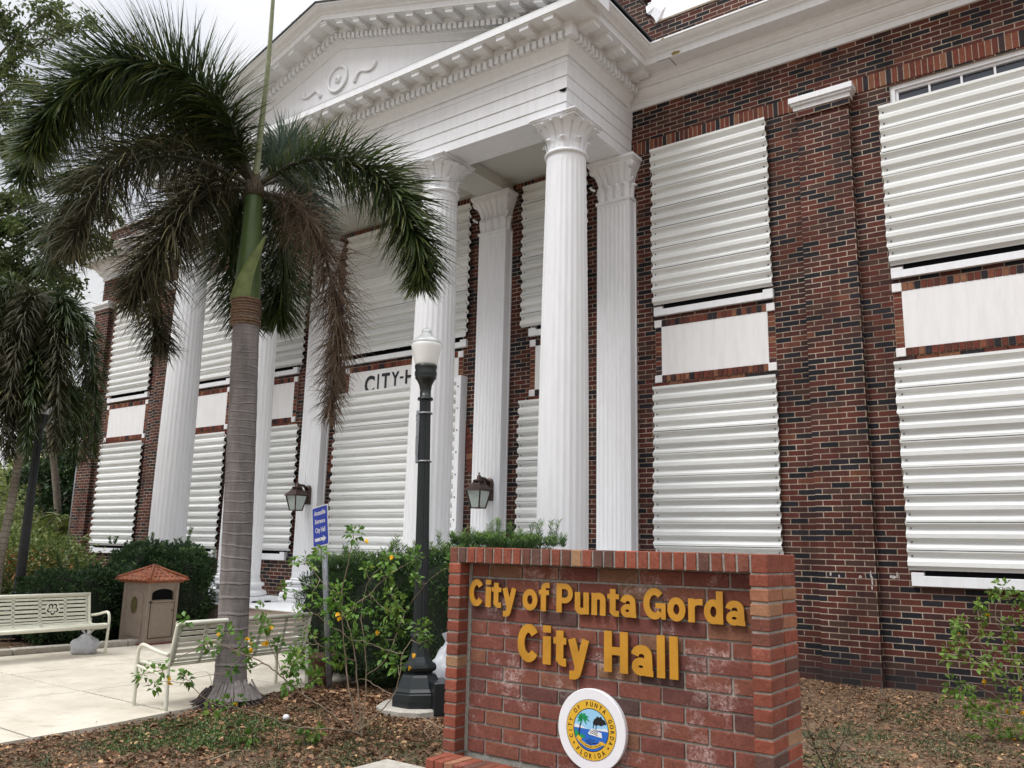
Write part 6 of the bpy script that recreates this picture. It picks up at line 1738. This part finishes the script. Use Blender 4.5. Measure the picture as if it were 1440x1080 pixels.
# ------------------------------------------------------------------ tree whose boughs hang in from the left
TR = thing('shade_tree', 'big open-crowned broadleaf tree whose boughs hang in at the upper left', 'tree', (-13.6, -6.3, 0))
CLU = [((-10.9, -5.52, 9.4), .44), ((-10.41, -5.17, 9.45), .42), ((-9.99, -4.81, 9.29), .26), ((-10.77, -5.31, 8.92), .37), ((-11.05, -5.42, 8.53), .29), ((-10.65, -5.08, 8.33), .22), ((-11.07, -5.29, 7.94), .29), ((-11.16, -5.19, 7.24), .46), ((-10.82, -5.01, 7.52), .28), ((-11.09, -4.99, 6.65), .53), ((-10.74, -4.6, 6.12), .44), ((-11.15, -4.88, 6.0), .61), ((-11.35, -4.86, 5.29), .55), ((-10.9, -4.55, 5.41), .46), ((-10.5, -4.35, 5.8), .31), ((-10.72, -4.31, 4.99), .29), ((-11.22, -4.64, 4.81), .44), ((-10.22, -4.4, 6.89), .33), ((-10.1, -4.18, 6.35), .35), ((-10.05, -4.04, 5.92), .18), ((-10.46, -4.2, 5.32), .18)]
extra = [((-13.6 + 2.3 * math.cos(a) * s, -6.3 + 2.3 * math.sin(a) * s, 7.0 + 1.6 * math.sin(a * 3)), .7) for a in [i * .7 for i in range(9)] for s in (.6, 1.25) if not (-13.6 + 2.3 * math.cos(a) * s > -11.6)]
m = MB(); fork = Vector((-13.4, -6.2, 3.6))
m.tube(spline([(-13.6, -6.3, -.1), (-13.55, -6.25, 1.2), (-13.5, -6.2, 2.6), fork], 12), [.30 - .010 * i for i in range(12)], 14)
hubs = [Vector((-12.2, -5.7, 7.9)), Vector((-12.1, -5.4, 6.2)), Vector((-12.3, -5.3, 5.2)), Vector((-14.5, -6.8, 6.5))]
for h in hubs: m.tube(spline([fork, (fork + h) / 2 + Vector((-.2, 0, .3)), h], 12), [.13 - .006 * i for i in range(12)], 8)
m.build('trunk', M['bark'], TR)
m = MB(); P = []; T = []
for c, r in CLU + extra:
    c = Vector(c); h = min(hubs, key=lambda q: (q - c).length)
    br = spline([h, (h + c) / 2 + Vector((rng.uniform(-.1, .1), rng.uniform(-.1, .1), .18)), c], 10); m.tube(br, [.034 - .0028 * i for i in range(10)], 5)
    for _ in range(9):
        e = c + Vector(tuple(unit(1)[0])) * r * rng.uniform(.6, 1.15) + Vector((0, 0, -.05)); s = br[rng.randrange(5, 10)]
        tw = spline([s, (s + e) / 2 + Vector((0, 0, .05)), e], 6); m.tube(tw, [.009, .008, .007, .006, .004, .003], 4)
        k = int((55 if c.z > 7.6 else 90) * (r / .4) ** .8); cen = e; tone = rng.random()
        for q in range(k):
            u = rng.random() ** .6; b = s.lerp(e, u); P.append((b.x + rng.gauss(0, .055), b.y + rng.gauss(0, .055), b.z + rng.gauss(-.01, .05))); T.append(min(1, max(0, tone * .6 + rng.gauss(.15, .13))))
m.build('branch', M['bark'], TR)
P = np.array(P); D = nprng.normal(0, 1, P.shape) + np.array([[0, 0, -.2]])
leafcloud('crown', M['tree'], P, D, .088 * nprng.uniform(.6, 1.25, len(P)), .042 * nprng.uniform(.8, 1.2, len(P)), np.array(T), TR, droop=.15)

# ------------------------------------------------------------------ straggly hibiscus shrubs
HIB=[([(-2.345,-5.57,-0.016),(-2.366,-5.639,0.203),(-2.417,-5.674,0.45),(-2.447,-5.706,0.754),(-2.434,-5.76,1.013),(-2.341,-5.806,1.223),(-2.243,-5.853,1.456)],0.011),([(-2.345,-5.57,-0.016),(-2.404,-5.548,0.237),(-2.471,-5.544,0.534),(-2.527,-5.585,0.792),(-2.633,-5.65,1.0),(-2.708,-5.738,1.131),(-2.814,-5.785,1.262)],0.009),([(-2.344,-5.573,-0.0),(-2.379,-5.517,0.185),(-2.417,-5.478,0.43),(-2.442,-5.496,0.688),(-2.476,-5.509,0.897),(-2.4,-5.511,1.14),(-2.298,-5.408,1.287)],0.008),([(-2.356,-5.594,0.05),(-2.155,-5.608,0.201),(-2.01,-5.6,0.348),(-1.923,-5.635,0.497),(-1.892,-5.648,0.646),(-1.833,-5.629,0.746),(-1.742,-5.645,0.826)],0.008),([(-2.341,-5.577,0.025),(-2.336,-5.721,0.111),(-2.379,-5.917,0.262),(-2.439,-6.047,0.352),(-2.499,-6.183,0.47),(-2.565,-6.324,0.585),(-2.671,-6.487,0.669),(-2.778,-6.642,0.719),(-2.98,-6.815,0.554),(-3.119,-6.908,0.513)],0.01),([(-2.368,-5.603,0.05),(-2.372,-5.81,0.105),(-2.455,-5.936,0.112),(-2.552,-6.08,0.144),(-2.643,-6.23,0.223),(-2.798,-6.356,0.268),(-2.885,-6.493,0.307),(-2.96,-6.645,0.437),(-3.083,-6.805,0.46)],0.009),([(-2.447,-5.706,0.754),(-2.519,-5.771,0.804),(-2.596,-5.847,0.879),(-2.674,-5.924,0.955),(-2.749,-6.004,1.056)],0.005),([(-2.437,-5.724,0.858),(-2.278,-5.76,0.971),(-2.149,-5.748,1.052),(-2.019,-5.741,1.158),(-1.929,-5.693,1.236),(-1.819,-5.63,1.314)],0.006),([(-2.471,-5.544,0.534),(-2.515,-5.725,0.622),(-2.524,-5.873,0.683),(-2.587,-5.95,0.809),(-2.64,-6.014,0.91)],0.005),([(-1.892,-5.648,0.646),(-1.975,-5.715,0.668),(-2.071,-5.798,0.715),(-2.188,-5.826,0.732),(-2.287,-5.828,0.699)],0.004),([(-2.01,-5.6,0.348),(-2.135,-5.643,0.402),(-2.289,-5.638,0.435),(-2.354,-5.68,0.407)],0.004),([(-2.499,-6.183,0.47),(-2.527,-6.233,0.59),(-2.563,-6.289,0.711),(-2.575,-6.328,0.832),(-2.579,-6.36,0.953)],0.005),([(-2.565,-6.324,0.585),(-2.692,-6.343,0.537),(-2.747,-6.395,0.584),(-2.789,-6.473,0.517),(-2.845,-6.574,0.498),(-2.934,-6.633,0.471)],0.005),([(-2.798,-6.356,0.268),(-2.853,-6.408,0.315),(-2.858,-6.501,0.419),(-2.888,-6.546,0.514),(-3.001,-6.624,0.487)],0.004),([(-2.778,-6.642,0.719),(-2.802,-6.677,0.789),(-2.847,-6.715,0.812),(-2.873,-6.746,0.858)],0.004),([(-2.434,-5.76,1.013),(-2.501,-5.834,1.115),(-2.52,-5.874,1.218),(-2.532,-5.907,1.321)],0.004),([(-2.417,-5.478,0.43),(-2.298,-5.416,0.539),(-2.218,-5.396,0.699),(-2.132,-5.384,0.912),(-1.912,-5.401,1.131),(-1.728,-5.418,1.241)],0.006),([(-2.439,-6.047,0.352),(-2.504,-6.051,0.431),(-2.525,-6.096,0.554),(-2.482,-6.089,0.654)],0.004)]
HC=[((-2.24,-5.857,1.482),0.073),((-2.814,-5.785,1.262),0.073),((-2.849,-5.874,1.261),0.042),((-2.298,-5.408,1.287),0.083),((-1.741,-5.647,0.841),0.073),((-1.681,-5.396,1.293),0.052),((-2.53,-5.909,1.332),0.052),((-2.748,-6.006,1.067),0.073),((-1.818,-5.632,1.324),0.073),((-2.016,-5.747,1.193),0.073),((-2.429,-5.769,1.065),0.094),((-2.487,-5.773,0.908),0.094),((-2.283,-5.752,0.919),0.094),((-2.173,-5.683,0.973),0.094),((-2.073,-5.597,0.925),0.115),((-2.041,-5.549,0.824),0.104),((-2.246,-5.559,0.759),0.115),((-2.379,-5.644,0.704),0.094),((-2.124,-5.56,0.618),0.094),((-2.507,-5.738,0.7),0.083),((-2.679,-5.915,0.903),0.083),((-2.68,-5.825,1.055),0.083),((-2.597,-5.933,0.707),0.115),((-2.567,-6.015,0.616),0.115),((-2.549,-5.86,0.555),0.104),((-2.515,-6.083,0.53),0.094),((-2.502,-5.925,0.443),0.073),((-2.484,-6.16,0.422),0.052),((-2.48,-5.68,0.545),0.063),((-1.996,-5.577,0.557),0.063),((-2.414,-5.541,1.22),0.042),((-2.17,-5.425,0.964),0.094),((-2.205,-5.47,1.042),0.073),((-1.744,-5.564,0.748),0.042),((-2.778,-6.642,0.719),0.042),((-2.872,-6.748,0.868),0.052),((-3.002,-6.825,0.53),0.083),((-3.101,-6.892,0.504),0.073),((-2.699,-6.536,0.788),0.073),((-2.649,-6.423,0.737),0.063),((-2.581,-6.358,0.938),0.073),((-2.575,-6.328,0.832),0.052),((-2.788,-6.576,0.681),0.052),((-2.686,-6.427,0.64),0.052),((-2.748,-6.447,0.532),0.042),((-2.945,-6.642,0.471),0.042),((-3.095,-6.804,0.422),0.042),((-2.919,-6.441,0.25),0.073),((-2.843,-6.395,0.291),0.063),((-2.773,-6.349,0.317),0.042),((-2.53,-6.106,0.579),0.094),((-2.697,-6.353,0.561),0.042),((-2.963,-6.66,0.495),0.031),((-2.437,-5.917,0.088),0.052),((-2.52,-5.972,0.061),0.052),((-2.737,-6.264,0.075),0.063),((-2.515,-6.254,0.712),0.042),((-1.973,-5.453,1.155),0.042),((-2.546,-5.829,0.958),0.073)]
HF=[(-2.402,-5.583,1.428),(-1.949,-5.73,1.326),(-2.38,-5.821,0.907),(-2.372,-5.805,0.866),(-2.162,-5.629,0.785),(-2.177,-5.552,0.942),(-2.797,-6.538,0.757),(-2.675,-6.372,0.708),(-2.593,-6.308,0.695),(-2.562,-6.291,0.72),(-2.531,-6.296,0.833),(-2.658,-6.351,0.674),(-3.015,-6.75,0.443),(-2.996,-6.744,0.477),(-2.759,-6.398,0.301),(-1.826,-5.602,0.657),(-1.852,-5.597,0.558),(-2.672,-6.378,0.742)]
RB=[([(1.686,-2.055,0.181),(1.587,-2.161,0.316),(1.454,-2.169,0.462),(1.327,-2.289,0.57),(1.204,-2.271,0.639),(1.14,-2.332,0.694)],0.007),([(1.686,-2.055,0.181),(1.592,-2.171,0.37),(1.521,-2.27,0.56),(1.461,-2.238,0.768),(1.409,-2.317,0.934),(1.448,-2.329,1.101),(1.478,-2.325,1.18)],0.007),([(1.683,-2.05,0.154),(1.534,-2.18,0.232),(1.406,-2.294,0.311),(1.285,-2.273,0.375),(1.175,-2.364,0.416),(1.1,-2.402,0.342)],0.006),([(1.675,-2.036,0.072),(1.541,-2.293,0.196),(1.411,-2.395,0.219),(1.28,-2.498,0.242),(1.197,-2.572,0.294)],0.006),([(1.664,-2.018,-0.038),(1.515,-2.247,-0.075),(1.4,-2.47,-0.029),(1.318,-2.543,0.022)],0.005),([(1.697,-2.074,0.291),(1.645,-2.049,0.551),(1.56,-2.029,0.734),(1.478,-2.117,0.844)],0.006),([(1.327,-2.289,0.57),(1.278,-2.373,0.763),(1.185,-2.471,0.883)],0.004),([(1.454,-2.169,0.462),(1.391,-2.379,0.611),(1.297,-2.494,0.8),(1.356,-2.485,0.939),(1.332,-2.522,1.02)],0.004),([(1.691,-2.065,0.236),(1.723,-2.175,0.784),(1.713,-2.248,1.058),(1.698,-2.299,1.222)],0.006)]
RC=[((1.493,-2.444,1.189),0.078),((1.552,-2.38,1.108),0.067),((1.442,-2.468,1.133),0.056),((1.195,-2.596,0.907),0.067),((1.17,-2.608,0.879),0.045),((1.336,-2.506,0.965),0.067),((1.335,-2.526,1.048),0.045),((1.127,-2.589,0.67),0.089),((1.179,-2.568,0.742),0.067),((1.087,-2.609,0.63),0.045),((1.256,-2.478,0.607),0.078),((1.341,-2.402,0.555),0.078),((1.124,-2.528,0.412),0.089),((1.072,-2.549,0.34),0.067),((1.159,-2.476,0.304),0.078),((1.209,-2.452,0.36),0.067),((1.396,-2.388,0.666),0.089),((1.531,-2.343,0.889),0.089),((1.497,-2.34,0.778),0.067),((1.609,-2.312,1.0),0.078),((1.4,-2.339,0.475),0.078),((1.452,-2.261,0.312),0.078),((1.303,-2.337,0.171),0.089),((1.362,-2.273,0.09),0.101),((1.422,-2.209,0.01),0.089),((1.197,-2.375,0.004),0.056),((1.495,-2.169,0.067),0.078),((1.359,-2.322,0.282),0.067),((1.241,-2.396,0.224),0.056),((1.533,-2.235,0.451),0.089),((1.526,-2.279,0.615),0.078),((1.62,-2.33,1.11),0.045),((1.187,-2.582,0.825),0.034),((1.507,-2.134,-0.042),0.067),((1.342,-2.461,0.801),0.056),((1.196,-2.429,0.223),0.045)]
RF=[(1.373,-2.48,0.972),(1.173,-2.59,0.813),(1.285,-2.417,0.444),(1.515,-2.237,0.407),(1.516,-2.194,0.231),(1.445,-2.195,0.022),(1.421,-2.263,0.229),(1.31,-2.405,0.472)]
TW=[([(0.703,-4.533,0.064),(0.662,-4.594,0.192),(0.637,-4.639,0.299),(0.612,-4.683,0.406)],0.005),([(0.703,-4.533,0.064),(0.751,-4.529,0.195),(0.815,-4.508,0.304),(0.865,-4.508,0.456)],0.005),([(0.662,-4.594,0.192),(0.613,-4.641,0.234),(0.569,-4.678,0.254)],0.003),([(0.751,-4.529,0.195),(0.724,-4.57,0.28),(0.719,-4.605,0.409)],0.003),([(0.815,-4.508,0.304),(0.888,-4.46,0.328),(0.945,-4.428,0.372)],0.003),([(0.771,-4.519,0.217),(0.84,-4.463,0.197),(0.904,-4.4,0.134)],0.003),([(0.637,-4.639,0.299),(0.697,-4.61,0.366),(0.741,-4.599,0.453)],0.003)]

def hibiscus(label, base, stems, clusters, flowers, name='hibiscus_shrub', lm='hib', den=1.0):
    o = thing(name, label, 'shrub', base)
    m = MB(); tw = m
    for p, r in stems:
        q = spline(p, max(10, len(p) * 5)); q = [v + Vector((rng.gauss(0, .003), rng.gauss(0, .003), rng.gauss(0, .003))) for v in q]
        m.tube(q, [.74 * r * (1 - .72 * i / (len(q) - 1)) for i in range(len(q))], 7)
    P = []; D = []; T = []; L = []
    for c, r in clusters:
        c = Vector(c); allp = [Vector(x) for p, _ in stems for x in p]; near = min(allp, key=lambda q: (q - c).length)
        if (near - c).length > .02: tw.tube(spline([near, (near + c) / 2 + Vector((0, 0, -.02)), c], 6), [.0035, .003, .003, .0025, .002, .0015], 5)
        tone = rng.random() * .5
        for _ in range(int((13 + r * 330) * (.55 if c.x < -2.58 else 1) * den)):
            v = unit(1)[0]; b = np.array(c) + v * r * rng.random() ** .5 * .8
            P.append(b); D.append(v + np.array([0, 0, .25]) + nprng.normal(0, .3, 3)); T.append(min(1, max(0, tone + rng.gauss(.28, .16)))); L.append(rng.uniform(.030, .060))
    m.build('stem', M['stem'], o)
    leafcloud('foliage', M[lm], np.array(P), np.array(D), np.array(L), np.array(L) * .58, np.array(T), o, droop=.22, fold=.2)
    for c in flowers:
        P = []; D = []; T = []; d0 = unit(1)[0] + np.array([0, 0, -.2])
        for k in range(4):
            P.append(np.array(c)); D.append(d0 + unit(1)[0] * .7); T.append(rng.uniform(.0, .8))
        leafcloud('flower', M['petal'], np.array(P), np.array(D), .034, .024, np.array(T), o, droop=.2)
    return o
hibiscus('straggly hibiscus with yellow blooms growing between the palm and the brick sign', (-2.35, -5.57, 0), HIB, HC, HF)
hibiscus('leafy hibiscus shrub reaching in at the right edge below the right window', RB[0][0][0][:2] + (0,), [([(RB[0][0][0][0] + .05, RB[0][0][0][1] + .02, -.02), (RB[0][0][0][0] + .02, RB[0][0][0][1], .2), RB[0][0][0]], .012)] + RB, RC, RF, lm='hib3', den=.72)
o = thing('bare_twigs', 'small bare dark twiggy plant at the right foot of the brick sign', 'dead plant', (.95, -5.2, 0))
m = MB(); m.tube([(.95, -5.2, -.02), TW[0][0][0]], .006, 5)
for p, r in TW: m.tube(spline(p, 12), [r * (1 - .07 * i) for i in range(12)], 5)
m.build('twig', M['stemdark'], o)
# small tufts of weed on the kerb of the bed
def weeds(name, label, spots, mat, n, L, W, kind=None):
    P = []; D = []; T = []
    for x, y, r in spots:
        for _ in range(int(n * r)):
            a = rng.uniform(0, 2 * PI); q = r * rng.random() ** .5 * rng.uniform(.6, 1.2); px, py = x + q * math.cos(a), y + q * math.sin(a)
            if -8.9 < px < ex(py) + .03 and py < .2: continue
            P.append((px, py, gh(px, py) + .002)); D.append((rng.gauss(0, .6), rng.gauss(0, .6), rng.uniform(.15, 1.0))); T.append(rng.random())
    ob = leafcloud(name, mat, np.array(P), np.array(D), L * nprng.uniform(.5, 1.3, len(P)), W, np.array(T), None, fold=.1)
    return tag(ob, label, 'ground cover' if 'cover' in name or 'weed' in name else 'grass', kind=kind)
weeds('ground_cover', 'low creeping green weeds in front of the palm foot', [(-3.55, -5.85, .40), (-3.35, -6.05, .35), (-3.65, -6.35, .35), (-3.15, -6.3, .30), (-3.85, -6.15, .22), (-3.2, -5.75, .2), (-2.95, -6.35, .3), (-3.4, -6.6, .35)], M['hib2'], 3800, .026, .015, 'stuff')
gs = []
for _ in range(90):
    x, y = rng.uniform(-3.8, -1.6), rng.uniform(-7.6, -5.0); gs.append((x, y, rng.uniform(.06, .2)))
for _ in range(240):
    x, y = rng.uniform(.2, 4.0), rng.uniform(-4.6, -.7); gs.append((x, y, rng.uniform(.05, .26)))
weeds('grass', 'sparse short grass among the mulch', gs, M['grass'], 700, .032, .006, 'stuff')

# leaf litter: curled dry leaves and chips
def litter(name, label, regions, L0, L1, mat, seedk):
    P = []; D = []; T = []; L = []
    for x0, x1, y0, y1, n in regions:
        for _ in range(n):
            x, y = rng.uniform(x0, x1), rng.uniform(y0, y1)
            if -8.75 < x < ex(y) + .02 and rng.random() > .004: continue
            dens = .5 + .5 * math.sin(x * 2.3 + 1.2 * math.sin(y * 1.9)) * math.sin(y * 2.7 + x)
            if rng.random() > .35 + .65 * dens: continue
            if -1.45 < x < .95 and -6.1 < y < -5.35: continue
            z = (gh(x, y) if not (-8.75 < x < ex(y)) else .012) + .004
            P.append((x, y, z + rng.random() * .012)); a = rng.uniform(0, 2 * PI); D.append((math.cos(a), math.sin(a), rng.gauss(0.0, .22))); T.append(min(1, max(0, rng.gauss(.42, .26)))); L.append(rng.uniform(L0, L1))
    L = np.array(L)
    ob = leafcloud(name, mat, np.array(P), np.array(D), L, L * nprng.uniform(.28, .6, len(L)), np.array(T), None, fold=.35, droop=.1)
    return tag(ob, label, 'leaf litter', kind='stuff')
litter('leaf_litter', 'scattered dry brown leaves and bark chips over the planting beds', [(-4.4, -1.2, -8.0, -3.8, 30000), (-3.9, -2.3, -5.6, -4.2, 9000), (-1.0, 4.5, -5.2, -.12, 40000), (-12, -8.7, -7, -2.5, 5000)], .014, .042, M['litter'], 1)
litter('fallen_leaves', 'larger curled dead leaves lying on the mulch', [(-4.4, -1.4, -7.4, -3.9, 1500), (-4.2, -2.8, -5.2, -4.2, 900), (-.9, 4, -4.8, -.2, 1100), (-8.5, -4.4, -7, -4, 60)], .05, .09, M['litter'], 2)
m = MB()
for pts in ([(-2.5, -4.75, .02), (-2.3, -4.9, .05), (-2.05, -5.0, .03), (-1.75, -5.15, .06)], [(-2.2, -4.95, .03), (-2.1, -5.15, .03), (-1.9, -5.3, .02)], [(-2.2, -4.7, .02), (-1.95, -4.85, .07), (-1.7, -4.9, .09)], [(1.05, -1.55, .02), (1.12, -1.48, .05), (1.2, -1.46, .03)], [(-2.55, -6.7, .02), (-2.50, -6.55, .06), (-2.53, -6.4, .03)]):
    m.tube(spline(pts, 12), [.006 - .0003 * i for i in range(12)], 5)
tag(m.build('fallen_twigs', M['stem']), 'pale dry twigs scattered on the mulch left of the brick sign', 'twigs', kind='stuff')

# ------------------------------------------------------------------ distance
shrub_obj('tree_line', 'hazy green tree line far beyond the garden', [((-75, -8, 3.5), (12, 6, 4)), ((-80, 12, 4), (12, 8, 4.5)), ((-62, 22, 3.5), (9, 8, 4.2)), ((-85, -30, 3.5), (12, 9, 4))], M['bgleaf'], 24000, .75, .40, 'trees', tm=.35)

# ------------------------------------------------------------------ sky, light, camera
SUN_EL, SUN_AZ = 58, 205       # the sun's place behind the cloud: azimuth clockwise from +Y
w = NT('World', world=True); SC.world = w.m
sky = w.n('ShaderNodeTexSky', sky_type='NISHITA'); sky.sun_disc = False; sky.sun_elevation = R(SUN_EL); sky.sun_rotation = R(SUN_AZ); sky.dust_density = 3.0
tc = w.n('ShaderNodeTexCoord'); sp = w.n('ShaderNodeSeparateXYZ', ins={0: tc.outputs['Generated']})
mp = w.n('ShaderNodeMapping', ins={0: tc.outputs['Generated']}); mp.inputs['Scale'].default_value = (1, 1, 2.2)
n1 = w.noise(1.7, 7, 0.55, mp.outputs[0], .4)
zf = w.math('MAXIMUM', sp.outputs[2], 0.0)
lum = w.math('ADD', 6.6, w.math('MULTIPLY', w.math('POWER', zf, 4.5), 30.0))          # overcast: brighter overhead
cl = w.ramp(n1, [(0.32, (0.84, 0.89, 1.04)), (0.44, (0.92, 0.95, 1.04)), (0.54, (1.05, 1.06, 1.09)), (0.66, (1.20, 1.20, 1.20))])
cc = w.mix(1.0, cl, w.n('ShaderNodeCombineXYZ', ins={0: lum, 1: lum, 2: lum}).outputs[0], 'MULTIPLY')
col = w.mix(w.ramp(n1, [(0.22, 0.80), (0.45, 0.97)]), sky.outputs[0], cc)
bg = w.n('ShaderNodeBackground', ins={0: col, 1: 0.105}); wo = w.n('ShaderNodeOutputWorld'); w.link(bg.outputs[0], wo.inputs[0])
for nd in w.t.nodes:
    if nd.type == 'MIX': nd.clamp_result = False
sl = bpy.data.lights.new('sun', 'SUN'); sl.energy = 2.1; sl.angle = R(22); sl.color = (1.0, 0.995, 0.985)
so = bpy.data.objects.new('sun', sl); COL.objects.link(so)
dv = Vector((math.sin(R(SUN_AZ)) * math.cos(R(SUN_EL)), math.cos(R(SUN_AZ)) * math.cos(R(SUN_EL)), math.sin(R(SUN_EL))))
so.rotation_euler = dv.to_track_quat('Z', 'Y').to_euler(); so.location = dv * 40
cam = bpy.data.cameras.new('camera'); co = bpy.data.objects.new('camera', cam); COL.objects.link(co)
cam.sensor_width = 36; cam.sensor_fit = 'HORIZONTAL'; cam.lens = 29.4989; cam.clip_start = 0.05; cam.clip_end = 4000
r_ = Vector((0.80536209, 0.59237198, 0.02207557)); u_ = Vector((0.0963522, -0.16755972, 0.98114219)); f_ = Vector((-0.58490012, 0.7880477, 0.19202259))
co.matrix_world = Matrix(((r_.x, u_.x, -f_.x, 2.39838), (r_.y, u_.y, -f_.y, -10.19836), (r_.z, u_.z, -f_.z, 1.40018), (0, 0, 0, 1)))
SC.camera = co
SC.view_settings.view_transform = 'Standard'; SC.view_settings.look = 'None'; SC.view_settings.exposure = 0.12; SC.view_settings.gamma = 1.0
